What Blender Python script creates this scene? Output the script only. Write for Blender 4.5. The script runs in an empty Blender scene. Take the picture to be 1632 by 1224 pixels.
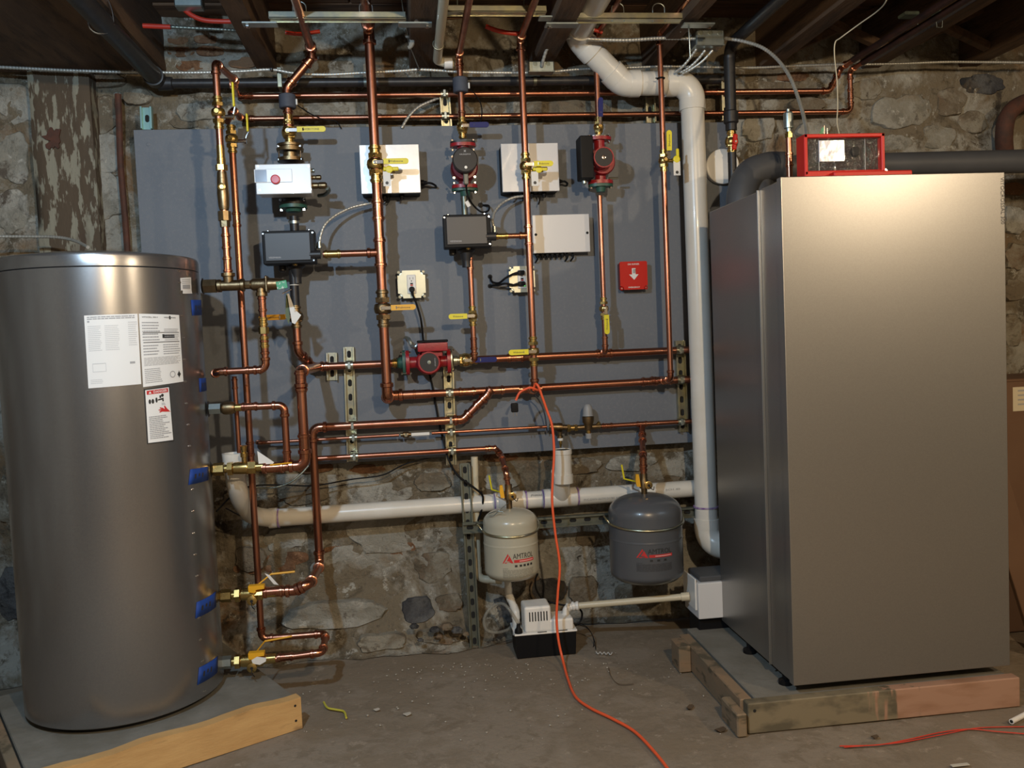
import bpy, bmesh, math, random
from mathutils import Vector, Matrix, noise
random.seed(7)
SC = bpy.context.scene
COL = SC.collection
V3 = Vector

# ------------------------------------------------------------------ camera
F_PX, IW, IH = 1370.0, 1632.0, 1224.0
EYE = V3((0.0, -3.35, 1.2))
def cam_axes(yaw=6.9, pitch=3.15, roll=2.46):
    y, p, r = (math.radians(a) for a in (yaw, pitch, roll))
    f = V3((math.sin(y)*math.cos(p), math.cos(y)*math.cos(p), -math.sin(p)))
    r0 = V3((math.cos(y), -math.sin(y), 0.0))
    u0 = r0.cross(f)
    c, s = math.cos(r), math.sin(r)
    return c*r0 - s*u0, s*r0 + c*u0, f
CR, CU, CF = cam_axes()
cd = bpy.data.cameras.new('camera')
cam = bpy.data.objects.new('camera', cd)
COL.objects.link(cam)
m = Matrix.Identity(4)
for i in range(3):
    m[i][0], m[i][1], m[i][2], m[i][3] = CR[i], CU[i], -CF[i], EYE[i]
cam.matrix_world = m
cd.sensor_width = 36.0
cd.lens = F_PX/IW*36.0
cd.clip_start = 0.05
SC.camera = cam

# ------------------------------------------------------------------ light, exposure
SC.view_settings.view_transform = 'Standard'
SC.view_settings.look = 'None'
SC.view_settings.gamma = 1.0
SC.view_settings.use_curve_mapping = False
SC.view_settings.exposure = 1.12
w = bpy.data.worlds.new('world'); SC.world = w
w.use_nodes = True
w.node_tree.nodes['Background'].inputs[0].default_value = (0.6, 0.7, 0.9, 1)
w.node_tree.nodes['Background'].inputs[1].default_value = 0.02
def lamp(name, loc, color, watts, radius):
    l = bpy.data.lights.new(name, 'POINT'); l.color = color; l.energy = watts; l.shadow_soft_size = radius
    o = bpy.data.objects.new(name, l); o.location = loc; COL.objects.link(o)
    return o
lamp('cool_bulb', (-0.62, -2.45, 2.08), (0.57, 0.79, 1.0), 50, 0.03)
lamp('warm_bulb', (0.62, -3.55, 2.08), (1.0, 0.765, 0.48), 70, 0.03)
lamp('far_warm_bulb', (2.78, -3.30, 2.20), (1.0, 0.78, 0.52), 40, 0.04)

# ------------------------------------------------------------------ picking world points
def ray(px, py):
    return CF + CR*((px-IW/2)/F_PX) - CU*((py-IH/2)/F_PX)
def P(px, py, Y):
    d = ray(px, py); return EYE + d*((Y-EYE.y)/d.y)
def PZ(px, py, Z):
    d = ray(px, py); return EYE + d*((Z-EYE.z)/d.z)
def PX(px, py, X):
    d = ray(px, py); return EYE + d*((X-EYE.x)/d.x)
def PC(px, py, c, R):
    d = ray(px, py); ex, ey = EYE.x-c[0], EYE.y-c[1]
    A = d.x**2+d.y**2; B = 2*(ex*d.x+ey*d.y); C = ex*ex+ey*ey-R*R
    D = max(0.0, B*B-4*A*C)
    p = EYE + d*((-B-math.sqrt(D))/2/A)
    return math.atan2(p.y-c[1], p.x-c[0]), p.z

# ------------------------------------------------------------------ materials
MATS = {}
def M(name, c1, c2=None, scale=12.0, rough=0.5, metal=0.0, bump=0.0, bscale=60.0, lo=0.35, hi=0.65,
      c3=None, scale3=3.0, lo3=0.5, hi3=0.7, coat=0.0, rough2=None, aniso=0.0, stretch=None, spec=0.5, emit=None, alpha=None, trans=0.0, detail=6):
    if name in MATS: return MATS[name]
    mt = bpy.data.materials.new(name); mt.use_nodes = True
    nt = mt.node_tree; N = nt.nodes; L = nt.links
    b = N['Principled BSDF']
    b.inputs['Base Color'].default_value = (*c1, 1)
    b.inputs['Roughness'].default_value = rough
    b.inputs['Metallic'].default_value = metal
    b.inputs['Coat Weight'].default_value = coat
    b.inputs['Specular IOR Level'].default_value = spec
    if trans: b.inputs['Transmission Weight'].default_value = trans
    if alpha is not None: b.inputs['Alpha'].default_value = alpha
    if emit: 
        b.inputs['Emission Color'].default_value = (*emit[:3], 1); b.inputs['Emission Strength'].default_value = emit[3]
    tc = N.new('ShaderNodeTexCoord'); src = tc.outputs['Object']
    if stretch:
        mp = N.new('ShaderNodeMapping'); mp.inputs['Scale'].default_value = stretch
        L.new(src, mp.inputs['Vector']); src = mp.outputs['Vector']
    def nz(sc, det=detail, ro=0.6):
        n = N.new('ShaderNodeTexNoise'); n.inputs['Scale'].default_value = sc
        n.inputs['Detail'].default_value = det; n.inputs['Roughness'].default_value = ro
        L.new(src, n.inputs['Vector']); return n.outputs['Fac']
    def mr(s, a, b_, x=0.0, y=1.0):
        r = N.new('ShaderNodeMapRange'); r.inputs[1].default_value = a; r.inputs[2].default_value = b_
        r.inputs[3].default_value = x; r.inputs[4].default_value = y; L.new(s, r.inputs[0]); return r.outputs[0]
    def mix(f, a, b_):
        x = N.new('ShaderNodeMix'); x.data_type = 'RGBA'; L.new(f, x.inputs[0])
        for sock, v in ((6, a), (7, b_)):
            if isinstance(v, tuple): x.inputs[sock].default_value = (*v, 1)
            else: L.new(v, x.inputs[sock])
        return x.outputs[2]
    if c2:
        n1 = nz(scale)
        out = mix(mr(n1, lo, hi), c1, c2)
        if c3: out = mix(mr(nz(scale3), lo3, hi3), out, c3)
        L.new(out, b.inputs['Base Color'])
        if rough2 is not None: L.new(mr(n1, lo, hi, rough, rough2), b.inputs['Roughness'])
    if bump:
        bp = N.new('ShaderNodeBump'); bp.inputs['Strength'].default_value = 1.0
        bp.inputs['Distance'].default_value = bump
        L.new(nz(bscale, 5), bp.inputs['Height']); L.new(bp.outputs[0], b.inputs['Normal'])
        if coat: L.new(bp.outputs[0], b.inputs['Coat Normal'])
    if aniso:
        b.inputs['Anisotropic'].default_value = aniso
        tg = N.new('ShaderNodeTangent'); tg.direction_type = 'RADIAL'; tg.axis = 'Z'
        L.new(tg.outputs[0], b.inputs['Tangent'])
    MATS[name] = mt
    return mt
copper = M('copper', (0.56, 0.255, 0.165), (0.34, 0.135, 0.085), 9, 0.27, 1.0, rough2=0.36, bump=0.0004, bscale=40, stretch=(1, 1, .35))
copper_h = M('copper_horizontal', (0.56, 0.255, 0.165), (0.34, 0.135, 0.085), 9, 0.27, 1.0, rough2=0.36, bump=0.0004, bscale=40, stretch=(.35, 1, 1))
copper_fit = M('copper_fitting', (0.62, 0.29, 0.18), (0.38, 0.15, 0.095), 25, 0.20, 1.0, rough2=0.3)
dark_copper = M('dark_brown_copper', (0.10, 0.045, 0.035), (0.05, 0.03, 0.028), 20, 0.5, 0.7)
brass = M('brass', (0.66, 0.47, 0.17), (0.48, 0.33, 0.12), 30, 0.22, 1.0, rough2=0.34)
bronze = M('bronze', (0.30, 0.22, 0.12), (0.20, 0.14, 0.08), 35, 0.38, 1.0, bump=0.0004, bscale=150)
chrome = M('chrome', (0.80, 0.80, 0.80), rough=0.14, metal=1.0)
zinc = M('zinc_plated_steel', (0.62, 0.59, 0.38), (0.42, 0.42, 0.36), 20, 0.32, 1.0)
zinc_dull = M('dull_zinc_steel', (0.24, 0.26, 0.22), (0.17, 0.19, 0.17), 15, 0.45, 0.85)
galv = M('galvanised_steel', (0.45, 0.50, 0.48), (0.36, 0.42, 0.42), 40, 0.35, 0.9)
armor = M('armoured_cable_steel', (0.62, 0.62, 0.58), (0.5, 0.5, 0.46), 30, 0.38, 0.6)
hole = M('dark_hole', (0.012, 0.012, 0.012), rough=0.9)
silver = M('silver_lacquered_steel', (0.365, 0.36, 0.35), (0.34, 0.335, 0.325), 260, 0.35, 0.86, bump=0.00003, bscale=900)
tank_silver = M('silver_tank_jacket', (0.35, 0.35, 0.355), (0.31, 0.31, 0.32), 240, 0.25, 0.88, aniso=0.0, bump=0.00004, bscale=700)
pvc = M('white_pvc', (0.72, 0.70, 0.65), (0.66, 0.63, 0.56), 6, 0.30, coat=0.15)
pvc_old = M('cream_pvc', (0.60, 0.54, 0.40), rough=0.35)
purple = M('purple_primer', (0.20, 0.10, 0.32), (0.42, 0.34, 0.5), 60, 0.45)
black_iron = M('black_iron', (0.022, 0.022, 0.025), (0.035, 0.033, 0.033), 40, 0.42, 0.3)
black_plastic = M('black_plastic', (0.009, 0.009, 0.010), rough=0.5, spec=.14)
gray_plastic = M('charcoal_plastic', (0.048, 0.050, 0.057), rough=0.42, spec=.4)
foam = M('grey_foam', (0.05, 0.06, 0.085), (0.065, 0.075, 0.10), 60, 0.7)
duct_paint = M('dark_grey_vent', (0.075, 0.078, 0.085), (0.06, 0.062, 0.068), 5, 0.5)
board_mat = M('grey_painted_plywood', (0.150, 0.168, 0.197), (0.136, 0.152, 0.180), 2.2, 0.58, bump=0.0006, bscale=420, c3=(0.17, 0.18, 0.2), scale3=80)
red_pump = M('red_cast_iron', (0.34, 0.015, 0.022), (0.27, 0.012, 0.02), 60, 0.32, bump=0.0004, bscale=250)
red_paint = M('red_painted_steel', (0.56, 0.016, 0.010), rough=0.38, spec=.25)
red_dark = M('dark_red_cast_iron', (0.20, 0.012, 0.02), rough=0.38)
green_iron = M('green_cast_iron', (0.028, 0.10, 0.075), (0.02, 0.075, 0.055), 60, 0.45)
yellow_grip = M('yellow_vinyl', (0.76, 0.65, 0.02), rough=0.42)
orange_grip = M('orange_yellow_vinyl', (0.78, 0.40, 0.02), rough=0.42)
blue_grip = M('blue_vinyl', (0.008, 0.014, 0.12), rough=0.45, spec=.25)
box_white = M('light_grey_enamel', (0.66, 0.66, 0.67), rough=0.28, coat=0.3)
box_steel = M('brushed_steel_lid', (0.60, 0.60, 0.60), (0.55, 0.55, 0.55), 40, 0.36, 0.55)
white_plastic = M('white_plastic', (0.78, 0.77, 0.74), rough=0.35)
paper = M('white_paper', (0.84, 0.835, 0.82), rough=0.22, coat=0.5)
ink = M('black_ink', (0.03, 0.03, 0.03), rough=0.5)
grey_ink = M('grey_print', (0.36, 0.36, 0.37), rough=0.5)
pale_ink = M('pale_print', (0.55, 0.55, 0.56), rough=0.5)
red_ink = M('red_print', (0.55, 0.03, 0.03), rough=0.5)
silver_ink = M('silver_print', (0.45, 0.45, 0.47), rough=0.5)
blue_tape = M('blue_masking_tape', (0.010, 0.055, 0.30), (0.008, 0.045, 0.25), 30, 0.7)
cream_enamel = M('cream_tank_enamel', (0.42, 0.40, 0.32), rough=0.28, coat=0.2)
grey_enamel = M('slate_tank_enamel', (0.085, 0.09, 0.10), rough=0.30, coat=0.2)
orange_cord = M('orange_cord_jacket', (0.80, 0.11, 0.035), rough=0.45)
red_pex = M('red_tubing', (0.55, 0.04, 0.02), rough=0.4)
clear_tube = M('clear_vinyl_tube', (0.30, 0.30, 0.27), rough=0.25, alpha=0.42)
plate_cream = M('galvanised_cover_plate', (0.62, 0.60, 0.46), (0.55, 0.54, 0.42), 30, 0.35, 0.35)
wood_pale = M('pale_form_lumber', (0.60, 0.37, 0.15), (0.50, 0.29, 0.11), 5, 0.7, bump=0.0008, bscale=40, stretch=(1, 1, 5), c3=(0.30, 0.18, 0.08), scale3=4.0, lo3=0.55, hi3=0.66)
wood_form = M('concrete_stained_lumber', (0.185, 0.15, 0.10), (0.26, 0.17, 0.10), 4, 0.75, bump=0.001, bscale=40, stretch=(1, 1, 3), c3=(0.10, 0.08, 0.05), scale3=9, lo3=0.55, hi3=0.62)
pad_conc = M('pad_concrete', (0.20, 0.19, 0.165), (0.15, 0.14, 0.115), 9, 0.85, bump=0.002, bscale=50)
cardboard = M('brown_cardboard', (0.15, 0.085, 0.05), (0.13, 0.07, 0.04), 4, 0.8)
cloudy = M('shrink_film', (0.010, 0.009, 0.008), (0.035, 0.03, 0.026), 9, 0.10, coat=1.0, bump=0.016, bscale=38)
screen_mat = M('pale_screen', (0.60, 0.62, 0.70), (0.68, 0.70, 0.78), 6, 0.10, coat=1.0, bump=0.001, bscale=25)
rust = M('rusty_iron', (0.10, 0.035, 0.02), (0.05, 0.025, 0.018), 20, 0.8, bump=0.002, bscale=60)
joist_mat = M('dark_old_joist', (0.075, 0.042, 0.024), (0.13, 0.075, 0.04), 3.5, 0.85, bump=0.003, bscale=30, stretch=(4, 0.6, 4), c3=(0.030, 0.018, 0.012), scale3=6, lo3=.5, hi3=.7)
plank_mat = M('dark_floor_planks', (0.10, 0.05, 0.027), (0.16, 0.088, 0.045), 3.0, 0.85, bump=0.002, bscale=30, stretch=(0.6, 5, 4), c3=(0.035, 0.02, 0.014), scale3=4, lo3=.5, hi3=.65)
post_mat = M('peeling_painted_wood', (0.085, 0.06, 0.038), (0.25, 0.235, 0.18), 24, 0.85, bump=0.003, bscale=40, stretch=(1.6, 1, .38), lo=.49, hi=.53, c3=(0.06, 0.035, 0.025), scale3=2.2, lo3=.54, hi3=.66)
tag_white = M('white_card_tag', (0.74, 0.73, 0.70), rough=0.5)
tag_green = M('green_card_tag', (0.04, 0.30, 0.14), (0.5, 0.55, 0.5), 90, 0.4, lo=.55, hi=.6)

def form_front():
    mt = bpy.data.materials.new('part_stained_front_lumber'); mt.use_nodes = True
    nt = mt.node_tree; N = nt.nodes; L = nt.links; b = N['Principled BSDF']; b.inputs['Roughness'].default_value = .75
    tc = N.new('ShaderNodeTexCoord')
    def nz(sc, stretch):
        mp = N.new('ShaderNodeMapping'); mp.inputs['Scale'].default_value = stretch; L.new(tc.outputs['Object'], mp.inputs['Vector'])
        n = N.new('ShaderNodeTexNoise'); n.inputs['Scale'].default_value = sc; n.inputs['Detail'].default_value = 5; L.new(mp.outputs[0], n.inputs['Vector']); return n.outputs['Fac']
    def mix(f, a, c):
        x = N.new('ShaderNodeMix'); x.data_type = 'RGBA'; L.new(f, x.inputs[0])
        for sock, v in ((6, a), (7, c)):
            if isinstance(v, tuple): x.inputs[sock].default_value = (*v, 1)
            else: L.new(v, x.inputs[sock])
        return x.outputs[2]
    sx = N.new('ShaderNodeSeparateXYZ'); L.new(tc.outputs['Object'], sx.inputs[0])
    ad = N.new('ShaderNodeMath'); ad.operation = 'MULTIPLY_ADD'; L.new(nz(30, (1, 1, .12)), ad.inputs[0]); ad.inputs[1].default_value = .55; L.new(sx.outputs[0], ad.inputs[2])
    mr = N.new('ShaderNodeMapRange'); mr.inputs[1].default_value = .26; mr.inputs[2].default_value = .30; L.new(ad.outputs[0], mr.inputs[0])
    st = N.new('ShaderNodeMapRange'); st.inputs[1].default_value = .46; st.inputs[2].default_value = .60; L.new(nz(8, (1, 1, 2.2)), st.inputs[0])
    grey = mix(st.outputs[0], (.20, .165, .105), (.10, .085, .055))
    st2 = N.new('ShaderNodeMapRange'); st2.inputs[1].default_value = .5; st2.inputs[2].default_value = .7; L.new(nz(6, (1, 1, 4)), st2.inputs[0])
    bare = mix(st2.outputs[0], (.36, .21, .14), (.28, .15, .09))
    L.new(mix(mr.outputs[0], grey, bare), b.inputs['Base Color']); return mt
def stone_mat(name, base, light, dark, warm, seedoff=0.0, k=.62, bd=.02):
    mt = bpy.data.materials.new(name); mt.use_nodes = True
    nt = mt.node_tree; N = nt.nodes; L = nt.links; b = N['Principled BSDF']
    b.inputs['Roughness'].default_value = 0.92; b.inputs['Specular IOR Level'].default_value = 0.25
    g = N.new('ShaderNodeNewGeometry')
    mp = N.new('ShaderNodeMapping'); mp.inputs['Location'].default_value = (seedoff, seedoff*.7, seedoff*.3)
    L.new(g.outputs['Position'], mp.inputs['Vector'])
    def nz(sc, det=8, ro=0.62, dist=0.0):
        n = N.new('ShaderNodeTexNoise'); n.inputs['Scale'].default_value = sc; n.inputs['Detail'].default_value = det
        n.inputs['Roughness'].default_value = ro; n.inputs['Distortion'].default_value = dist
        L.new(mp.outputs[0], n.inputs['Vector']); return n.outputs['Fac']
    def ramp(s, a, c):
        r = N.new('ShaderNodeMapRange'); r.inputs[1].default_value = a; r.inputs[2].default_value = c; L.new(s, r.inputs[0]); return r.outputs[0]
    def mix(f, a, c):
        x = N.new('ShaderNodeMix'); x.data_type = 'RGBA'; L.new(f, x.inputs[0])
        for sock, v in ((6, a), (7, c)):
            if isinstance(v, tuple): x.inputs[sock].default_value = (*v, 1)
            else: L.new(v, x.inputs[sock])
        return x.outputs[2]
    c = mix(ramp(nz(2.9, 10, .68, .35), .47, .55), base, light)
    c = mix(ramp(nz(3.7, 8, .65, .3), .55, .66), c, warm)
    c = mix(ramp(nz(8.5, 10, .74, .5), .52, .60), c, tuple(x*k for x in base))
    c = mix(ramp(nz(5.2, 10, .72, .5), .60, .66), c, dark)
    c = mix(ramp(nz(34, 6, .7), .58, .70), c, dark)
    c = mix(ramp(nz(17, 8, .75), .58, .64), c, tuple(min(1, x*1.22) for x in light))
    L.new(c, b.inputs['Base Color'])
    bp = N.new('ShaderNodeBump'); bp.inputs['Distance'].default_value = bd
    L.new(nz(22, 8, .68), bp.inputs['Height']); L.new(bp.outputs[0], b.inputs['Normal'])
    MATS[name] = mt
    return mt
wall_mat = stone_mat('parged_rubble_wall', (0.20, 0.165, 0.115), (0.36, 0.345, 0.30), (0.060, 0.048, 0.036), (0.21, 0.135, 0.075))
stone_a = stone_mat('pale_fieldstone', (0.30, 0.285, 0.24), (0.40, 0.385, 0.34), (0.12, 0.10, 0.08), (0.24, 0.19, 0.13), 5, .75)
stone_b = stone_mat('brown_fieldstone', (0.19, 0.155, 0.11), (0.30, 0.275, 0.22), (0.08, 0.06, 0.045), (0.20, 0.13, 0.08), 9, .75)
stone_c = stone_mat('dark_fieldstone', (0.06, 0.06, 0.065), (0.12, 0.12, 0.12), (0.03, 0.03, 0.03), (0.09, 0.07, 0.05), 13)
brick_mat = stone_mat('old_brick', (0.21, 0.105, 0.055), (0.26, 0.15, 0.085), (0.10, 0.055, 0.035), (0.22, 0.12, 0.06), 17)
floor_mat = stone_mat('dusty_concrete_floor', (0.215, 0.175, 0.13), (0.245, 0.205, 0.16), (0.19, 0.152, 0.112), (0.21, 0.168, 0.12), 21, .9, .005)

# ------------------------------------------------------------------ mesh builder
ORG = {}
class MB:
    def __init__(s): s.v = []; s.f = []
    def add(s, vs, fs):
        o = len(s.v); s.v += [V3(v) for v in vs]; s.f += [[i+o for i in f] for f in fs]; return s
    def box(s, c, size, bev=0.0, R=None, seg=1):
        c = V3(c); hx, hy, hz = (a/2 for a in size)
        if bev:
            b = bmesh.new(); bmesh.ops.create_cube(b, size=1.0)
            for v in b.verts: v.co = V3((v.co.x*size[0], v.co.y*size[1], v.co.z*size[2]))
            bmesh.ops.bevel(b, geom=list(b.edges), offset=bev, segments=seg, profile=0.5, affect='EDGES')
            b.verts.index_update()
            vs = [v.co.copy() for v in b.verts]; fs = [[v.index for v in f.verts] for f in b.faces]; b.free()
        else:
            vs = [V3((x, y, z)) for x in (-hx, hx) for y in (-hy, hy) for z in (-hz, hz)]
            fs = [[0, 1, 3, 2], [4, 6, 7, 5], [0, 4, 5, 1], [2, 3, 7, 6], [0, 2, 6, 4], [1, 5, 7, 3]]
        if R: vs = [R @ v for v in vs]
        return s.add([v+c for v in vs], fs)
    def box2(s, a, b, bev=0.0, seg=1):
        a, b = V3(a), V3(b)
        return s.box((a+b)/2, tuple(abs(b[i]-a[i]) for i in range(3)), bev, None, seg)
    def lathe(s, p, axis, prof, seg=20, roll=0.0):
        p = V3(p); a = V3(axis).normalized()
        u = a.cross(V3((0, 0, 1))) if abs(a.z) < 0.9 else a.cross(V3((0, 1, 0)))
        u.normalize(); w_ = a.cross(u)
        vs = []; fs = []
        for t, r in prof:
            for k in range(seg):
                an = 2*math.pi*k/seg + roll
                vs.append(p + a*t + (u*math.cos(an) + w_*math.sin(an))*max(r, 1e-5))
        for i in range(len(prof)-1):
            for k in range(seg):
                k2 = (k+1) % seg
                fs.append([i*seg+k, i*seg+k2, (i+1)*seg+k2, (i+1)*seg+k])
        fs.append([k for k in range(seg)][::-1]); n = (len(prof)-1)*seg
        fs.append([n+k for k in range(seg)])
        return s.add(vs, fs)
    def cyl(s, p0, p1, r, seg=16, r2=None):
        p0, p1 = V3(p0), V3(p1); return s.lathe(p0, p1-p0, [(0, r), ((p1-p0).length, r if r2 is None else r2)], seg)
    def tube(s, pts, r, seg=14, closed=False, caps=True):
        pts = [V3(p) for p in pts]; n = len(pts); vs = []; fs = []
        if not isinstance(r, (list, tuple)): r = [r]*n
        tan = []
        for i in range(n):
            if closed: t = pts[(i+1) % n]-pts[i-1]
            else: t = pts[min(i+1, n-1)]-pts[max(i-1, 0)]
            tan.append(t.normalized())
        t0 = tan[0]; u = t0.cross(V3((0, 0, 1)))
        if u.length < 0.1: u = t0.cross(V3((0, 1, 0)))
        u.normalize()
        for i in range(n):
            u = (u - tan[i]*u.dot(tan[i])).normalized(); w_ = tan[i].cross(u)
            for k in range(seg):
                an = 2*math.pi*k/seg
                vs.append(pts[i] + (u*math.cos(an)+w_*math.sin(an))*r[i])
        for i in range(n if closed else n-1):
            j = (i+1) % n
            for k in range(seg):
                k2 = (k+1) % seg
                fs.append([i*seg+k, i*seg+k2, j*seg+k2, j*seg+k])
        if not closed and caps:
            fs.append(list(range(seg))[::-1]); fs.append([(n-1)*seg+k for k in range(seg)])
        return s.add(vs, fs)
    def prism(s, poly, d):
        poly = [V3(p) for p in poly]; d = V3(d); n = len(poly)
        return s.add(poly+[p+d for p in poly], [list(range(n))[::-1], [n+i for i in range(n)]] + [[i, (i+1) % n, n+(i+1) % n, n+i] for i in range(n)])
    def build(s, name, mat, parent=None, origin=None, smooth=35):
        me = bpy.data.meshes.new(name)
        if parent is not None: org = ORG[parent.name]
        elif origin is not None: org = V3(origin)
        else:
            xs = [v.x for v in s.v]; ys = [v.y for v in s.v]; zs = [v.z for v in s.v]
            org = V3(((min(xs)+max(xs))/2, (min(ys)+max(ys))/2, min(zs)))
        me.from_pydata([tuple(v-org) for v in s.v], [], s.f)
        b = bmesh.new(); b.from_mesh(me); bmesh.ops.recalc_face_normals(b, faces=b.faces); b.to_mesh(me); b.free()
        me.materials.append(mat)
        if smooth:
            me.shade_smooth(); me.set_sharp_from_angle(angle=math.radians(smooth))
        o = bpy.data.objects.new(name, me); COL.objects.link(o)
        if smooth:
            wn = o.modifiers.new('weighted_normals', 'WEIGHTED_NORMAL'); wn.keep_sharp = True; wn.weight = 90
        if parent is not None: o.parent = parent
        else: o.location = org
        ORG[o.name] = org
        return o
def tag(o, label, cat, group=None):
    o['label'] = label; o['category'] = cat
    if group: o['group'] = group
    return o
def thing(name, label, cat, loc, group=None):
    o = bpy.data.objects.new(name, None); COL.objects.link(o); o.location = loc; o.empty_display_size = .05
    ORG[o.name] = V3(loc); return tag(o, label, cat, group)
def structure(o): o['kind'] = 'structure'; return o
def roundpath(pts, rad, n=7):
    pts = [V3(p) for p in pts]; out = [pts[0]]; corners = []
    for i in range(1, len(pts)-1):
        a, b, c = pts[i-1], pts[i], pts[i+1]
        u = (a-b).normalized(); v = (c-b).normalized(); ang = u.angle(v)
        if ang > math.radians(176): out.append(b); continue
        d = min(rad/math.tan(ang/2), (a-b).length*.49, (c-b).length*.49); rr = d*math.tan(ang/2)
        ctr = b + (u+v).normalized()*(rr/math.sin(ang/2))
        s, e = b+u*d, b+v*d; arc = []
        s0 = s-ctr; e0 = e-ctr; th = s0.angle(e0)
        for k in range(n+1):
            t = k/n; arc.append(ctr + (s0*math.sin((1-t)*th)+e0*math.sin(t*th))/math.sin(th))
        out += arc; corners.append((arc, u, v))
    out.append(pts[-1]); return out, corners
def spline(pts, n=8):
    pts = [V3(p) for p in pts]; q = [pts[0]*2-pts[1]]+pts+[pts[-1]*2-pts[-2]]; out = []
    for i in range(1, len(q)-2):
        for k in range(n):
            t = k/n; a, b, c, d = q[i-1:i+3]
            out.append(0.5*((2*b)+(c-a)*t+(2*a-5*b+4*c-d)*t*t+(3*b-a-3*c+d)*t**3))
    out.append(pts[-1]); return out
def text_mesh(s, size, bold=False):
    cu = bpy.data.curves.new('lettering', 'FONT'); cu.body = s; cu.size = size; cu.resolution_u = 2
    if bold: cu.offset = size*0.012
    o = bpy.data.objects.new('lettering', cu)
    me = bpy.data.meshes.new_from_object(o)
    vs = [v.co.copy() for v in me.vertices]; fs = [list(p.vertices) for p in me.polygons]
    bpy.data.objects.remove(o); bpy.data.meshes.remove(me); bpy.data.curves.remove(cu)
    return vs, fs
def text(s, pos, size, mat, parent, right=(1, 0, 0), up=(0, 0, 1), width=None, lift=0.0006, bold=False, name='lettering', center=True):
    vs, fs = text_mesh(s, size, bold)
    if not vs: return
    r, u = V3(right).normalized(), V3(up).normalized(); n = r.cross(u)
    x0, x1 = min(v.x for v in vs), max(v.x for v in vs)
    k = (width/(x1-x0)) if width else 1.0
    cx = (x0+x1)/2 if center else x0
    b = MB(); b.add([V3(pos)+r*((v.x-cx)*k)+u*v.y+n*lift for v in vs], fs)
    return b.build(name, mat, parent, smooth=0)
# patch on a vertical cylinder: corners given as (angle, z): bottom-left, bottom-right, top-right, top-left
def cpos(c, R, a, z): return V3((c[0]+R*math.cos(a), c[1]+R*math.sin(a), z))
def bil(q, u, v):
    return tuple(q[0][i]*(1-u)*(1-v)+q[1][i]*u*(1-v)+q[2][i]*u*v+q[3][i]*(1-u)*v for i in range(2))
def patch(b, c, R, q, u0=0, u1=1, v0=0, v1=1, n=10):
    vs = []
    for j in range(2):
        for i in range(n+1):
            a, z = bil(q, u0+(u1-u0)*i/n, v0+(v1-v0)*j); vs.append(cpos(c, R, a, z))
    b.add(vs, [[i, i+1, n+2+i, n+1+i] for i in range(n)])
def cyl_text(s, c, R, q, u0, u1, v0, v1, mat, parent, bold=False):
    vs, fs = text_mesh(s, 1.0, bold)
    x0, x1 = min(v.x for v in vs), max(v.x for v in vs); y0, y1 = min(v.y for v in vs), max(v.y for v in vs)
    b = MB(); out = []
    for v in vs:
        a, z = bil(q, u0+(u1-u0)*(v.x-x0)/(x1-x0), v0+(v1-v0)*(v.y-y0)/(y1-y0)); out.append(cpos(c, R, a, z))
    b.add(out, fs); return b.build('lettering', mat, parent, smooth=0)
def print_rows(b, c, R, q, u0, u1, v0, v1, rows, fill=0.6, rag=0.15):
    h = (v1-v0)/rows
    for k in range(rows):
        vb = v1-(k+1)*h; u = u0; end = u1-(random.random()*rag*(u1-u0))
        while u < end-0.01:
            wl = random.uniform(.03, .09)*(u1-u0)*1.6; e = min(u+wl, end)
            patch(b, c, R, q, u, e, vb+h*(1-fill)/2, vb+h*(1+fill)/2, 2); u = e+.012*(u1-u0)
NOUT = V3((0, -1, 0))

# ------------------------------------------------------------------ plumbing kit
def bead(b, p, d, r, R=1.28, wd=0.5):
    b.lathe(V3(p)-V3(d).normalized()*r*wd, d, [(0, r), (r*wd*.35, r*R), (r*wd*1.65, r*R), (r*wd*2, r)], 16)
def sleeve(b, p, d, r, L=None, seg=16):
    d = V3(d).normalized(); L = L or r*4.6; p = V3(p)-d*L/2
    b.lathe(p, d, [(0, r*1.0), (0, r*1.14), (r*.25, r*1.14), (r*.35, r*1.32), (r*.85, r*1.32), (r*.95, r*1.12), (L-r*.95, r*1.12), (L-r*.85, r*1.32), (L-r*.35, r*1.32), (L-r*.25, r*1.14), (L, r*1.14), (L, r)], seg)
def elbow(arc, u, v, r, parent, mat=None, ext=1.7, name='elbow'):
    b = MB(); s, e = arc[0], arc[-1]
    b.tube([s+u*r*ext]+arc+[e+v*r*ext], r*1.13, 16)
    bead(b, s+u*r*(ext-.5), u, r*1.08); bead(b, e+v*r*(ext-.5), v, r*1.08)
    return b.build(name, mat or copper_fit, parent)
def pipe(label, pts, r, mat=None, rad=2.1, fits=(), name='copper_pipe', cat='pipe', fmat=None, group=None, ends=False):
    t = thing(name, label, cat, pts[0], group)
    path, corners = roundpath(pts, rad*r, 8)
    MB().tube(path, r, 18).build('pipe_length', mat or copper, t)
    for arc, u, v in corners: elbow(arc, u, v, r, t, fmat)
    for p, d in fits:
        b = MB(); sleeve(b, p, d, r); b.build('coupling', fmat or copper_fit, t)
    return t
def tee(b, p, d, side, r, r2=None):
    r2 = r2 or r; d = V3(d).normalized(); side = V3(side).normalized(); p = V3(p)
    sleeve(b, p, d, r, L=r*6.2)
    b.cyl(p, p+side*r*2.6, r2*1.13, 16); bead(b, p+side*r*2.3, side, r2*1.08)
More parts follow.
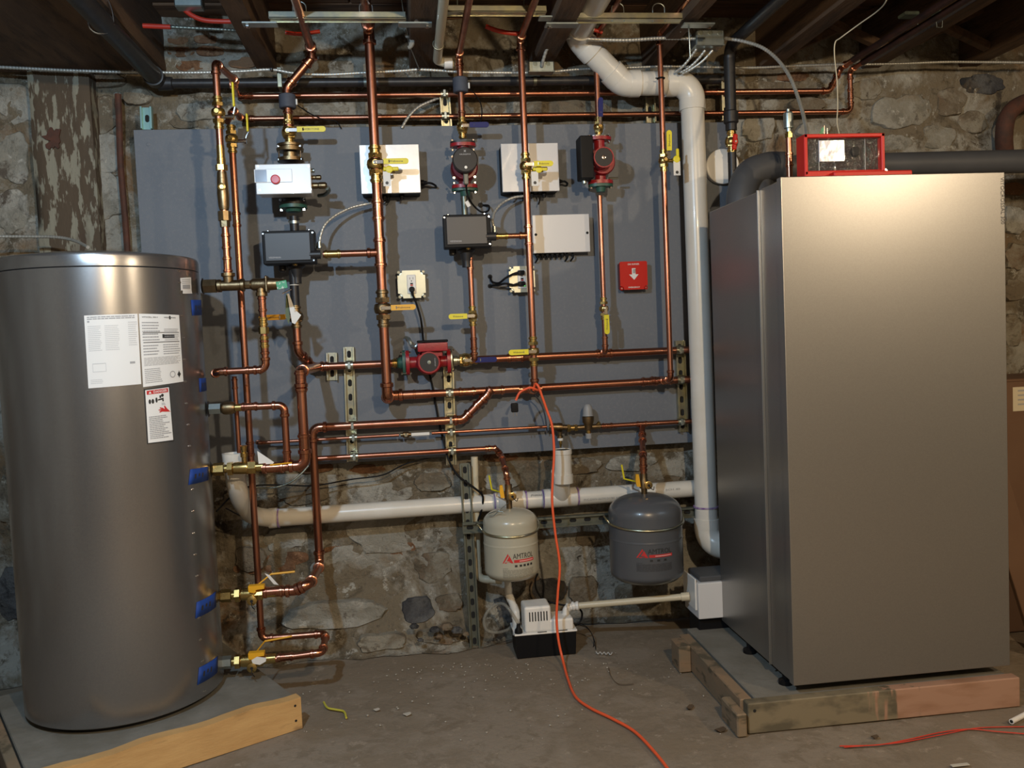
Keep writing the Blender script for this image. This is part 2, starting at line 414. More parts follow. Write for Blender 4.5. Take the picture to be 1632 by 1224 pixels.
def lever(t, base, l, L, grip, s=NOUT, wd=0.011, th=0.0045, text_s=None, off=0.014, frac=0.25):
    s = V3(s).normalized(); l = V3(l).normalized(); w_ = s.cross(l).normalized(); base = V3(base)
    R = Matrix((l, w_, s)).transposed()
    b = MB(); b.lathe(base-s*.002, s, [(0, wd*.75), (.004, wd*.75), (.004, wd*.5), (.010, wd*.5)], 6)
    nut = b.build('stem_nut', chrome, t)
    b = MB(); b.box(base+l*(L*frac*.5)+s*.004, (L*frac+wd, wd*1.25, .0025), .0005, R)
    k = base+l*(L*frac)
    b.box(k+l*(L*.08)+s*(.004+off*.3), (L*.22, wd*1.1, .0025), .0005, R@Matrix.Rotation(-0.35, 3, 'Y'))
    lb_ = b.build('lever_bar', chrome, t)
    c = k+l*(L*(1-frac)*.5)+s*(.004+off*.45)
    b = MB()
    hl = L*(1-frac)/2; poly = []
    for a in range(-6, 7):
        an = a*math.pi/12; poly.append(c + l*(hl-wd+math.cos(an)*wd) + w_*(math.sin(an)*wd))
    poly = [c - l*hl - w_*wd*.95] + poly + [c - l*hl + w_*wd*.95]
    b.prism([p-s*th/2 for p in poly], s*th)
    g = b.build('grip', grip, lb_, smooth=50)
    if text_s:
        up = V3((0, 0, 1)) if abs(l.z) < .5 else V3((-1, 0, 0)); rt = V3((1, 0, 0)) if abs(l.z) < .5 else V3((0, 0, 1))
        text(text_s, c+s*(th/2)-up*wd*.35, wd*1.0, ink, lb_, rt, up, width=hl*1.1)
    return nut
def ball_valve(label, p, d, r, l=None, L=.085, grip=None, s=NOUT, mat=None, h=3.6, txt=None, cat='valve', name='ball_valve', wd=.010, stem=1.9):
    p = V3(p); d = V3(d).normalized(); s = V3(s).normalized(); mat = mat or brass
    t = thing(name, label, cat, p)
    b = MB(); H = h*r
    for sg in (-1, 1):
        b.lathe(p+d*sg*H, -d*sg, [(0, r), (0, r*1.16), (r*.2, r*1.16), (r*.32, r*1.36), (r*.75, r*1.36), (r*.85, r*1.14), (r*1.5, r*1.14), (r*1.6, r*1.45), (r*1.9, r*1.45)], 18)
        b.lathe(p+d*sg*(H-r*1.7), -d*sg, [(0, r*1.62), (r*.95, r*1.62)], 6, roll=.5)
    b.lathe(p-d*r*1.05, d, [(0, r*1.5), (r*.3, r*1.75), (r*1.05, r*1.9), (r*1.8, r*1.75), (r*2.1, r*1.5)], 20)
    b.build('valve_body', mat, t)
    b = MB(); b.cyl(p+s*r*1.5, p+s*(r*stem+.008), r*.62, 12); b.build('stem', mat, t)
    if l is not None: lever(t, p+s*(r*stem+.008), l, L, grip or yellow_grip, s, wd=wd, text_s=txt)
    return t
def card(t, top, w_, h, mat=None, tilt=0.0, name='card_tag', off=0.0, mark=True):
    top = V3(top); R = Matrix.Rotation(tilt, 3, 'Y')
    b = MB(); b.box(top+R@V3((0, -off, -h/2)), (w_, .0008, h), 0, R); o = b.build(name, mat or tag_white, t)
    if mark:
        b = MB(); b.lathe(top+R@V3((0, -off-.0006, -h*.78)), NOUT, [(0, w_*.22), (.0006, w_*.22)], 14); b.build('printed_dot', ink, t)
    return o
def strut(label, a, b_, up=(0, -1, 0), wd=.041, dp=.021, mat=None, holes=True, name='strut_channel', cat='strut channel', slots=.05, group=None):
    """C channel from a to b; 'up' is the direction the slotted back faces"""
    a, b_ = V3(a), V3(b_); d = (b_-a).normalized(); up = V3(up); up = (up-d*up.dot(d)).normalized(); w_ = d.cross(up)
    L = (b_-a).length; t = thing(name, label, cat, a, group); th = .0028
    Rm = Matrix((d, w_, up)).transposed(); mid = (a+b_)/2
    bb = MB()
    for sg in (-1, 1):
        bb.box(mid+w_*sg*(wd/2-th/2)+up*(dp/2), (L, th, dp), .0006, Rm)
        bb.box(mid+w_*sg*(wd/2-.0035)+up*(dp), (L, .007, th), .0006, Rm)
    bb.box(mid+up*th/2+up*.002, (L, wd, th), 0, Rm)
    bb.build('channel', mat or zinc, t)
    if holes:
        n = max(1, int(L/slots))
        for k in range(n):
            hb = MB(); c = a+d*((k+.5)*L/n)+up*(th+.0025)
            pl = []
            for q in range(16):
                an = q*math.pi/8; e = .006 if math.cos(an) >= 0 else -.006
                pl.append(c+d*(e+math.cos(an)*.0075)+w_*math.sin(an)*.0075)
            hb.prism(pl, up*.0008); hb.build('slot', hole, t, smooth=0)
    return t
def clamp(t, p, along, r, wd=.028):
    """pipe clamp over a pipe at p running along 'along' with bolt in front"""
    p = V3(p); along = V3(along).normalized(); b = MB()
    pts = []
    side = along.cross(NOUT).normalized()
    for k in range(13):
        an = math.pi*k/12; pts.append((math.cos(an), math.sin(an)))
    o = [p+side*(r+.002)*x*1.0+NOUT*(r+.002)*y for x, y in pts]
    o = [p+side*(r+.002)-NOUT*.02]+o+[p-side*(r+.002)-NOUT*.02]
    vs = []; fs = []
    for q in o: vs += [q-along*wd/2, q+along*wd/2]
    n = len(o)
    inner = [q+(q-p).normalized()*.0025 for q in o]
    for q in inner: vs += [q-along*wd/2, q+along*wd/2]
    for i in range(n-1):
        fs += [[2*i, 2*i+1, 2*i+3, 2*i+2], [2*n+2*i, 2*n+2*i+2, 2*n+2*i+3, 2*n+2*i+1]]
        fs += [[2*i, 2*i+2, 2*n+2*i+2, 2*n+2*i], [2*i+1, 2*n+2*i+1, 2*n+2*i+3, 2*i+3]]
    b.add(vs, fs)
    b.build('pipe_clamp', zinc, t)
    b = MB(); b.box(p+NOUT*(r+.006), (.010, .008, .026) if abs(along.x) > .5 else (.026, .008, .010), .001)
    b.lathe(p+NOUT*(r+.008)+V3((0, 0, -.004)), NOUT, [(0, .006), (.005, .006)], 6)
    b.build('clamp_bolt', galv, t)
def flange(t, p, d, wide, r, mat, wd=.074, th=.010, nm='flange'):
    """two-bolt oval flange at p, axis d, wide direction"""
    p = V3(p); d = V3(d).normalized(); wide = V3(wide).normalized(); n = d.cross(wide)
    poly = []
    for k in range(28):
        an = 2*math.pi*k/28; x = math.cos(an); y = math.sin(an)
        poly.append(p + wide*(wd/2*(abs(x)**.8)*(1 if x > 0 else -1)) + n*(r*1.75*y) - d*th/2)
    b = MB(); b.prism(poly, d*th); return b.build(nm, mat, t)
def bolt(t, p, d, L=.03, r=.0045):
    p = V3(p); d = V3(d).normalized(); b = MB()
    b.cyl(p-d*L/2, p+d*L/2, r*.6, 8); b.lathe(p-d*L/2, d, [(0, r*1.3), (.006, r*1.3)], 6); b.lathe(p+d*(L/2-.008), d, [(0, r*1.3), (.006, r*1.3)], 6)
    return b.build('bolt', chrome, t)
def cable(label, pts, r, mat, n=8, cat='cable', name='cable', seg=8, ridged=False, group=None):
    pth = spline(pts, n)
    if ridged:
        q = [pth[0]]; step = .0035
        L = 0; acc = []
        for i in range(1, len(pth)):
            a, b = pth[i-1], pth[i]; k = max(1, int((b-a).length/step))
            for j in range(k): q.append(a.lerp(b, (j+1)/k))
        rr = [r*(1.0 if i % 3 else .78) for i in range(len(q))]
        b = MB().tube(q, rr, seg); o = b.build(name, mat, smooth=60)
    else: o = MB().tube(pth, r, seg).build(name, mat, smooth=60)
    return tag(o, label, cat, group)

# ================================================================== SETTING
def wall_y(x, z):
    p = V3((x*1.3, 3.1, z*1.3))
    y = .085 + .030*noise.fractal(p*1.5, 1.0, 2.0, 5) + .020*noise.fractal(p*7, 0.9, 2.1, 4)
    k = max(0.0, min(1.0, (.50-x)/.25))
    if z < .24: y -= .20*(1-math.sqrt(max(0, z)/.24))*k*(.8+.6*noise.noise(V3((x*4, 7, 0))))
    return min(y, .16) if z > .3 else y
def grid(b, nx, nz, f):
    o = len(b.v)
    for j in range(nz+1):
        for i in range(nx+1): b.v.append(V3(f(i/nx, j/nz)))
    for j in range(nz):
        for i in range(nx):
            a = o+j*(nx+1)+i; b.f.append([a, a+1, a+nx+2, a+nx+1])
X0, X1, YF, HC = -2.3, 3.7, -5.2, 2.46
b = MB(); grid(b, 300, 125, lambda u, v: (X0+(X1-X0)*u, wall_y(X0+(X1-X0)*u, v**1.5*2.55), v**1.5*2.55))
wall_back = structure(b.build('wall_back', wall_mat, origin=(0, .1, 0), smooth=60))
b = MB(); grid(b, 40, 20, lambda u, v: (X0+.03*noise.noise(V3((1, u*9, v*5))), .2+(YF-.2)*u, v*2.55))
structure(b.build('wall_left', wall_mat, origin=(X0, -2.5, 0), smooth=60))
b = MB(); grid(b, 40, 20, lambda u, v: (X1+.03*noise.noise(V3((5, u*9, v*5))), .2+(YF-.2)*u, v*2.55))
structure(b.build('wall_right', wall_mat, origin=(X1, -2.5, 0), smooth=60))
b = MB(); grid(b, 40, 20, lambda u, v: (X0+(X1-X0)*u, YF+.03*noise.noise(V3((9, u*9, v*5))), v*2.55))
structure(b.build('wall_front', wall_mat, origin=(0, YF, 0), smooth=60))
b = MB(); grid(b, 150, 135, lambda u, v: (X0+(X1-X0)*u, .2+(YF-.2)*v, -.004+.004*noise.fractal(V3((u*14, v*13, 2)), 1, 2, 4)))
structure(b.build('floor', floor_mat, origin=(0, -2.5, 0), smooth=60))

def stone(px, py, wpx, hpx, mat, depth=.03, name='stone', jag=.25, seed=None, parent=None):
    c = P(px, py, .05); s = 3.3/F_PX
    w_, h_ = wpx*s, hpx*s; sd = seed if seed is not None else px*.013+py*.007
    yb = wall_y(c.x, c.z); n = 26; vs = []; fs = []; depth *= .42
    rings = [(1.0, .02), (.985, -depth*.3), (.93, -depth*.85), (.45, -depth*1.0)]
    for rr, dy in rings:
        for k in range(n):
            an = 2*math.pi*k/n; ca, sa = math.cos(an), math.sin(an)
            ex = (abs(ca)**.75)*(1 if ca > 0 else -1); ez = (abs(sa)**.75)*(1 if sa > 0 else -1)
            jg = 1+jag*1.1*noise.noise(V3((ca*1.5+sd, sa*1.5, sd*3)))+jag*.55*noise.noise(V3((ca*4+sd, sa*4, sd*3)))
            x, z = c.x+ex*w_/2*rr*jg, c.z+ez*h_/2*rr*jg
            vs.append(V3((x, min(yb, wall_y(x, z)+.004)+dy+.012*noise.noise(V3((x*16, z*16, sd))), z)))
    vs.append(V3((c.x, yb-depth*1.05, c.z)))
    for i in range(len(rings)-1):
        for k in range(n):
            k2 = (k+1) % n; fs.append([i*n+k, i*n+k2, (i+1)*n+k2, (i+1)*n+k])
    for k in range(n): fs.append([3*n+k, 3*n+(k+1) % n, 4*n])
    b = MB(); b.add(vs, fs); return b.build(name, mat, parent or wall_back, smooth=50)
# stones and bricks that show through the old parging
for a in [(532, 976, 160, 40, stone_a, .045), (640, 850, 175, 70, stone_a, .012), (570, 898, 150, 52, stone_a, .012), (450, 862, 70, 36, stone_a, .02),
          (668, 968, 52, 38, stone_c, .03), (716, 958, 44, 30, stone_b, .02), (600, 790, 120, 38, stone_a, .014), (480, 790, 80, 36, stone_b, .02),
          (900, 900, 100, 84, stone_a, .02), (800, 770, 60, 30, stone_a, .015), (690, 770, 60, 32, stone_b, .02), (920, 745, 90, 30, stone_b, .014),
          (1010, 740, 90, 28, stone_a, .012), (1060, 770, 70, 26, stone_b, .02), (880, 945, 60, 40, stone_c, .018), (930, 940, 50, 46, stone_b, .03),
          (1010, 945, 58, 36, stone_b, .03), (700, 1000, 70, 26, stone_b, .04), (610, 1010, 90, 24, stone_b, .04), (690, 905, 60, 50, stone_b, .012),
          (400, 890, 50, 40, stone_b, .02), (385, 800, 60, 46, stone_b, .02), (940, 855, 44, 40, stone_b, .02), (800, 975, 40, 50, stone_c, .01),
          (20, 160, 60, 60, stone_a, .02), (14, 250, 50, 80, stone_a, .02), (16, 335, 54, 60, stone_a, .02), (150, 120, 70, 26, stone_b, .03), (215, 150, 40, 24, stone_b, .03),
          (155, 175, 44, 60, stone_b, .012), (162, 240, 50, 60, stone_a, .012), (160, 310, 56, 70, stone_a, .014), (8, 480, 30, 90, stone_a, .02), (12, 800, 40, 80, stone_b, .02), (15, 950, 50, 90, stone_c, .02),
          (310, 175, 60, 30, stone_a, .016), (290, 190, 44, 22, stone_b, .02), (520, 172, 70, 20, stone_a, .012), (640, 170, 80, 18, stone_a, .012), (780, 172, 60, 20, stone_b, .012),
          (900, 170, 70, 24, stone_b, .012), (1000, 172, 70, 20, stone_a, .012), (560, 197, 60, 14, stone_a, .01), (690, 196, 50, 12, stone_b, .01),
          (1230, 140, 90, 32, stone_b, .02), (1210, 200, 60, 50, stone_a, .016), (1290, 165, 60, 26, stone_b, .02), (1300, 205, 60, 26, stone_a, .02),
          (1385, 140, 60, 30, stone_b, .024), (1440, 175, 110, 60, stone_a, .016), (1420, 225, 90, 30, stone_a, .02), (1500, 215, 70, 40, stone_a, .02), (1520, 160, 60, 44, stone_b, .02),
          (1575, 130, 80, 36, stone_c, .02), (1560, 190, 50, 40, stone_b, .02), (1620, 300, 40, 24, brick_mat, .02), (1624, 350, 44, 50, stone_a, .03), (1622, 410, 40, 44, stone_b, .03), (1624, 460, 40, 40, stone_b, .03), (1622, 525, 40, 60, stone_b, .03)]:
    stone(*a)
for a in [(455, 893, 74, 22, brick_mat, .004), (535, 884, 62, 20, brick_mat, .004), (395, 905, 50, 24, brick_mat, .006), (640, 878, 46, 26, brick_mat, .003),
          (445, 908, 50, 16, brick_mat, .004), (425, 742, 60, 16, brick_mat, .006), (500, 748, 60, 16, brick_mat, .006), (585, 750, 60, 16, brick_mat, .006), (1270, 118, 60, 16, brick_mat, .01), (800, 730, 60, 16, brick_mat, .006),
          (870, 838, 50, 20, brick_mat, .008), (285, 78, 44, 16, brick_mat, .01), (335, 80, 44, 16, brick_mat, .01), (300, 100, 46, 16, brick_mat, .01), (385, 98, 44, 18, brick_mat, .01), (280, 58, 34, 14, brick_mat, .01), (330, 60, 44, 14, brick_mat, .01)]:
    stone(*a, name='brick', jag=.08)

# ceiling: planks across, joists towards the camera
b = MB(); b.box2((X0, .3, 2.50), (X1, YF, 2.56)); ceiling = structure(b.build('ceiling', plank_mat, origin=(0, -2.5, 2.5)))
y = .22; k = 0
while y > YF:
    wd = random.uniform(.12, .16); x = X0
    while x < X1:
        L = random.uniform(1.6, 3.0) if y > -2.2 else 6.0; e = min(X1, x+L)
        if X1-e < .3: e = X1
        b = MB(); b.box2((x+.003, y, 2.455+random.uniform(-.004, .004)), (e-.003, y-wd+.008, 2.50), .003); b.build('plank', plank_mat, ceiling); x = e
    y -= wd; k += 1
JW = .085
for xj, wj in ((-2.0, .08), (-1.42, .09), (-.895, .095), (-.475, .075), (.115, .105), (.582, .088), (1.02, .06), (1.52, .08), (1.98, .075), (2.42, .08), (2.9, .08), (3.35, .08)):
    b = MB(); n = 26
    for i in range(n):
        pass
    vs = []; fs = []
    for i in range(n+1):
        yy = .25+(YF-.25)*i/n; dx = .006*noise.noise(V3((xj*5, yy*1.5, 0))); dz = .006*noise.noise(V3((xj*9, yy*2, 4)))
        for sx, zz in ((-1, 2.47), (-1, 2.262), (-.9, 2.255), (.9, 2.255), (1, 2.262), (1, 2.47)):
            vs.append(V3((xj+dx+sx*wj/2, yy, zz+(dz if zz < 2.3 else 0))))
    for i in range(n):
        for q in range(5): fs.append([i*6+q, i*6+q+1, i*6+q+7, i*6+q+6])
    fs.append(list(range(6))); fs.append([n*6+q for q in range(6)][::-1])
    b.add(vs, fs); b.build('joist', joist_mat, ceiling, smooth=30)
# diagonal cross bridging between the right-hand joists
for (xa, xb) in ((1.56, 1.94), (2.02, 2.38)):
    b = MB(); a = V3((xa, -.05, 2.28)); c = V3((xb, -.05, 2.44)); d = (c-a)
    an = math.atan2(d.z, d.x); b.box((a+c)/2, (d.length, .035, .03), .002, Matrix.Rotation(-an, 3, 'Y')); b.build('bridging_strut', joist_mat, ceiling)
    b = MB(); a = V3((xa, -.09, 2.44)); c = V3((xb, -.09, 2.28)); d = (c-a)
    an = math.atan2(d.z, d.x); b.box((a+c)/2, (d.length, .035, .03), .002, Matrix.Rotation(-an, 3, 'Y')); b.build('bridging_strut', joist_mat, ceiling)
# sill timber left of the backboard, brown soffit board
sl = P(0, 60, .02); 
b = MB(); b.box2((X0, .05, 2.244), (-.93, -2.6, 2.252), .004); tag(b.build('soffit_board', joist_mat), 'wide dark brown soffit board under the joists in the upper left corner', 'board')

# weathered upright timber on the left of the wall
a0, a1 = P(28, 104, .0), P(124, 110, .0)
t = thing('wall_timber', 'wide upright timber with peeling cream paint on the stone wall behind the left tank', 'timber', (a0.x, .0, 0))
b = MB(); xl, xr = a0.x+.02, a1.x+.03
vs = []; fs = []; nx, nz = 8, 60
for j in range(nz+1):
    for i in range(nx+1):
        x = xl+(xr-xl)*i/nx; z = 2.24*j/nz
        yy = .012+.008*noise.fractal(V3((x*14, 1, z*3)), 1, 2, 4)
        if i in (0, nx): yy += .012
        vs.append(V3((x, yy, z)))
m0 = len(vs); fs = [[j*(nx+1)+i, j*(nx+1)+i+1, (j+1)*(nx+1)+i+1, (j+1)*(nx+1)+i] for j in range(nz) for i in range(nx)]
for sx in (0, nx):
    o = len(vs)
    for j in range(nz+1): vs.append(V3((vs[j*(nx+1)+sx].x, .13, 2.24*j/nz)))
    for j in range(nz): fs.append([j*(nx+1)+sx, (j+1)*(nx+1)+sx, o+j+1, o+j])
b.add(vs, fs); b.build('weathered_face', post_mat, t, smooth=60)
kn = P(84, 222, .004); b = MB()
b.prism([kn+V3(((.026+.030*noise.noise(V3((math.cos(k*math.pi/12)*2.2, math.sin(k*math.pi/12)*2.2, 1))))*math.cos(k*math.pi/12), -.002, (.036+.034*noise.noise(V3((math.cos(k*math.pi/12)*2.2, 5, math.sin(k*math.pi/12)*2.2))))*math.sin(k*math.pi/12))) for k in range(24)], (0, .006, 0))
b.build('knot', rust, t)
e0, e1 = P(193, 165, .03), P(203, 395, .03)
b = MB(); pts = [(P(188, 150, .04)), P(190, 200, .04), P(192, 260, .045), P(197, 320, .04), P(203, 400, .04), P(208, 520, .04)]
b.tube(spline(pts, 5), .012, 8); tag(b.build('rusty_conduit', rust), 'thin rusty vertical pipe on the stone left of the grey backboard', 'pipe')
bb = MB(); bb.tube(spline([P(1604, 262, .05), P(1600, 220, .0), P(1606, 185, -.01), P(1628, 165, .0), P(1660, 160, .02)], 6), .034, 12)
tag(bb.build('rusted_iron_bend', rust, smooth=60), 'rusted dark red iron pipe bend in the stone at the right edge above the vent', 'pipe')

# backboard
BL, BR = P(212.5, 208, 0), P(1160, 192, 0)
t = thing('backboard', 'large grey painted plywood backboard that carries the pipes and pumps', 'board', ((BL.x+BR.x)/2, 0, .742))
b = MB(); b.box2((BL.x, 0, .742), (BR.x, .018, 2.018), .001); b.build('plywood_sheet', board_mat, t)
b = MB(); b.lathe(P(236, 230, 0), NOUT, [(0, .007), (.0015, .007), (.0025, .004)], 10)
b.build('screw_head', board_mat, t)
for px in (300, 560, 730, 1040):
    c = P(px, 600, .05)
    strut_x = c.x
    b = MB(); b.box2((c.x-.02, .018, .76), (c.x+.02, .10, 2.0)); b.build('furring_strip', zinc_dull, t)

# ================================================================== LEFT TANK
A = PZ(92, 1224, .1); A.z = 0; Bq = PZ(478, 1157, .0); Bq.z = 0
u = (Bq-A).normalized(); v = V3((-u.y, u.x, 0)); ang = math.atan2(u.y, u.x); Rz = Matrix.Rotation(ang, 3, 'Z')
t = thing('left_tank_pad', 'concrete pad in pale lumber forms under the silver storage tank', 'concrete pad', A)
Lp = (Bq-A).length
b = MB(); b.box(A+u*(Lp/2-.037)+v*.36+V3((0, 0, .047)), (Lp+.064, .68, .094), .003, Rz); b.build('concrete_slab', pad_conc, t)
b = MB(); n = 20; vs = []
for i in range(n+1):
    x = (Lp+.10)*i/n-.10
    top = .103+.004*math.sin(i*.9)+.003*noise.noise(V3((i*.7, 0, 0))); bot = .0
    for yy, zz in ((-.02, bot), (-.02, top), (.018, top), (.018, bot)): vs.append(A+u*x+v*yy+V3((0, 0, zz)))
b.add(vs, [[i*4+k, i*4+(k+1) % 4, i*4+4+(k+1) % 4, i*4+4+k] for i in range(n) for k in range(4)]+[[0, 1, 2, 3], [n*4+3, n*4+2, n*4+1, n*4]])
fb = b.build('form_board', wood_pale, t)
for zz in (.03, .078):
    b = MB(); b.lathe(A+u*(Lp-.02)-v*.02+V3((0, 0, zz)), -v, [(0, .004), (.001, .004)], 8); b.build('nail_hole', hole, t)
b = MB(); b.box(A+u*(-.09)+v*.40+V3((0, 0, .048)), (.03, .84, .096), .002, Rz); b.build('form_board', wood_form, t)
b = MB(); b.box(A+u*(-.155)+v*.40+V3((0, 0, .02)), (.085, .9, .04), .003, Rz); b.build('form_board', rust, t)

TC = (-.948, -.482); TR = .295; ZB, ZT = .112, 1.494
t = thing('storage_tank', 'tall silver cylindrical hot water storage tank on the left', 'tank', (TC[0], TC[1], .094))
b = MB(); b.lathe((TC[0], TC[1], 0), (0, 0, 1), [(ZB, TR-.006), (ZB+.004, TR), (ZB+.01, TR), (1.445, TR), (1.449, TR), (1.4505, TR-.003)], 128); b.build('jacket', tank_silver, t, smooth=30)
b = MB(); b.lathe((TC[0], TC[1], 0), (0, 0, 1), [(1.4515, TR-.002), (1.453, TR), (ZT-.012, TR), (ZT-.003, TR-.004), (ZT, TR-.014), (ZT+.012, TR-.10), (ZT+.02, TR-.2), (ZT+.022, .01)], 128); b.build('top_cover', tank_silver, t, smooth=30)
b = MB(); b.lathe((TC[0], TC[1], 0), (0, 0, 1), [(.095, TR-.03), (ZB, TR-.03)], 64); b.build('base_ring', hole, t)
def q4(*pts, c=TC, R=TR): return [PC(x, y, c, R) for x, y in pts]
def sticker(pts, mat, nm='sticker', lift=.0008, n=12):
    q = q4(*pts); b = MB(); patch(b, TC, TR+lift, q, n=n); return b.build(nm, mat, t, smooth=60), q
s1, q = sticker(((141, 619), (225, 612), (219, 500), (134, 503)), paper, 'paper_notice')
b = MB(); 
for u0, u1, v0, v1, rows in ((.05, .30, .50, .86, 14), (.36, .64, .5, .86, 14), (.80, .98, .55, .9, 12), (.05, .3, .05, .12, 3)): print_rows(b, TC, TR+.0013, q, u0, u1, v0, v1, rows, .35)
b.build('fine_print', pale_ink, t, smooth=0)
b = MB(); print_rows(b, TC, TR+.0013, q, .05, .95, .935, .985, 2, .6, .05); patch(b, TC, TR+.0013, q, .05, .09, .90, .925, 2); patch(b, TC, TR+.0013, q, .80, .90, .30, .33, 3); b.build('heading_print', grey_ink, t, smooth=0)
b = MB()
for uu in ((.10, .34),):
    for (a0, a1, c0, c1) in ((.10, .35, .325, .335), (.10, .35, .215, .222), (.10, .108, .22, .33), (.342, .35, .22, .33)): patch(b, TC, TR+.0013, q, a0, a1, c0, c1, 4)
b.build('diagram_print', pale_ink, t, smooth=0)
s2, q = sticker(((228, 617), (292, 608), (285, 502), (221, 500)), paper, 'rating_notice')
b = MB()
for u0, u1, v0, v1, rows in ((.05, .45, .62, .9, 7), (.55, .97, .62, .80, 7), (.05, .4, .42, .58, 4), (.5, .97, .42, .58, 5), (.05, .97, .28, .40, 7), (.05, .45, .04, .25, 8)): print_rows(b, TC, TR+.0013, q, u0, u1, v0, v1, rows, .4)
b.build('fine_print', grey_ink, t, smooth=0)
cyl_text('VITOCELL 300-V', TC, TR+.0013, q, .06, .42, .945, .965, ink, t, True)
cyl_text('VIESMANN'.replace('SM', 'SSM'), TC, TR+.0013, q, .56, .88, .945, .965, ink, t, True)
b = MB(); patch(b, TC, TR+.0014, q, .70, .74, .93, .98, 2); patch(b, TC, TR+.0013, q, .5, .82, .66, .715, 4); patch(b, TC, TR+.0013, q, .06, .95, .735, .745, 6); patch(b, TC, TR+.0013, q, .06, .95, .60, .61, 6)
for (cu, cv) in ((.88, .12),):
    for dd in range(5): patch(b, TC, TR+.0013, q, cu-.05+abs(dd-2)*.02, cu+.05-abs(dd-2)*.02, cv-.05+dd*.02, cv-.05+dd*.02+.02, 2)
b.build('emblem_print', ink, t, smooth=0)
b = MB()
for k in range(24):
    an = 2*math.pi*k/24; an2 = 2*math.pi*(k+1)/24
    vs = []
    for (aa, rr) in ((an, 1), (an2, 1), (an2, .75), (an, .75)):
        a_, z_ = bil(q, .70+.075*rr*math.cos(aa), .13+.05*rr*math.sin(aa)); vs.append(cpos(TC, TR+.0013, a_, z_))
    b.add(vs, [[0, 1, 2, 3]])
b.build('round_seal_print', grey_ink, t, smooth=0)
s3, q = sticker(((234.5, 708), (277, 703), (270, 615), (229, 620)), ink, 'danger_sign_border', .0012)
s3, q = sticker(((236, 706), (275.5, 701), (268.5, 617), (231, 622)), paper, 'danger_sign', .0016)
b = MB(); patch(b, TC, TR+.002, q, .05, .95, .91, .985, 6); b.build('red_header', red_ink, t, smooth=0)
cyl_text('DANGER', TC, TR+.0025, q, .32, .90, .925, .972, paper, t, True)
b = MB(); vs = []
for (aa, vv) in ((.12, .925), (.24, .925), (.18, .97)):
    a_, z_ = bil(q, aa, vv); vs.append(cpos(TC, TR+.0025, a_, z_))
b.add(vs, [[0, 1, 2]]); b.build('warning_triangle', paper, t, smooth=0)
def blob(b, q, cu, cv, ru, rv, lift=.0022, n=14, a0=0):
    vs = []
    for k in range(n):
        an = 2*math.pi*k/n; a_, z_ = bil(q, cu+ru*math.cos(an), cv+rv*math.sin(an)); vs.append(cpos(TC, TR+lift, a_, z_))
    b.add(vs, [list(range(n))])
def poly(b, q, pts, lift=.0022):
    vs = []
    for (x, y_) in pts:
        a_, z_ = bil(q, x, y_); vs.append(cpos(TC, TR+lift, a_, z_))
    b.add(vs, [list(range(len(vs)))])
b = MB(); blob(b, q, .15, .775, .05, .045); blob(b, q, .27, .775, .055, .045); blob(b, q, .42, .79, .045, .05)
poly(b, q, ((.48, .80), (.72, .82), (.72, .75), (.66, .75), (.66, .785), (.48, .775))); poly(b, q, ((.55, .82), (.62, .82), (.62, .87), (.55, .87))); blob(b, q, .68, .865, .06, .03)
b.build('tap_pictogram', ink, t, smooth=0)
b = MB(); poly(b, q, ((.98, .54), (.75, .55), (.62, .56), (.52, .545), (.50, .565), (.58, .58), (.47, .59), (.48, .605), (.60, .61), (.52, .63), (.54, .645), (.66, .63), (.74, .60), (.71, .66), (.75, .665), (.85, .60)))
b.build('hand_pictogram', red_ink, t, smooth=0)
b = MB(); poly(b, q, ((.62, .73), (.73, .73), (.80, .68), (.62, .68))); b.build('steam_print', pale_ink, t, smooth=0)
b = MB(); print_rows(b, TC, TR+.0022, q, .08, .95, .06, .50, 13, .55, .4); b.build('fine_print', grey_ink, t, smooth=0)
s4, q = sticker(((288, 463), (305, 463), (304, 442), (287, 443)), paper, 'small_barcode_label')
b = MB()
for k in range(3): patch(b, TC, TR+.0013, q, .1, .9, .55+k*.14, .60+k*.14, 2)
patch(b, TC, TR+.0013, q, .15, .85, .12, .45, 2); b.build('fine_print', grey_ink, t, smooth=0)
sticker(((291, 468), (306, 468), (305, 463), (291, 463)), paper, 'small_barcode_label')
for k, (px, py) in enumerate([(283, 432), (285, 450), (286, 468), (288, 503), (291, 538), (293, 573), (294, 608), (296, 643), (299, 677), (301, 711), (306, 780), (307, 815), (308, 850), (310, 884), (313, 918), (316, 985), (318, 1020), (321, 1054), (325, 1102)]):
    a_, z_ = PC(px, py, TC, TR)
    for dx in (0, .022):
        c = cpos(TC, TR, a_+dx, z_); nrm = V3((math.cos(a_+dx), math.sin(a_+dx), 0))
        b = MB(); b.lathe(c, nrm, [(0, .003), (.001, .003), (.002, .001)], 8); b.build('rivet', chrome, t)
for nm, pts in (('upper', ((304, 502), (325, 502), (326, 479), (304, 478))), ('mid', ((318, 625), (331, 620), (333, 603), (317, 602)))): pass
tape_lab = [('square of blue masking tape on the tank under its top port', ((306, 503), (326, 502), (327, 478), (304, 478))),
            ('small crumpled blue tape on the tank above the second port', ((318, 625), (330, 622), (334, 602), (317, 603))),
            ('blue tape marked with pen on the tank beside the third port', ((300, 773), (332, 765), (332, 743), (303, 748))),
            ('slanted blue tape on the tank left of the lower yellow valve', ((311, 986), (344, 967), (344, 942), (313, 960))),
            ('lowest slanted blue tape near the foot of the tank', ((314, 1092), (346, 1072), (347, 1045), (317, 1064)))]
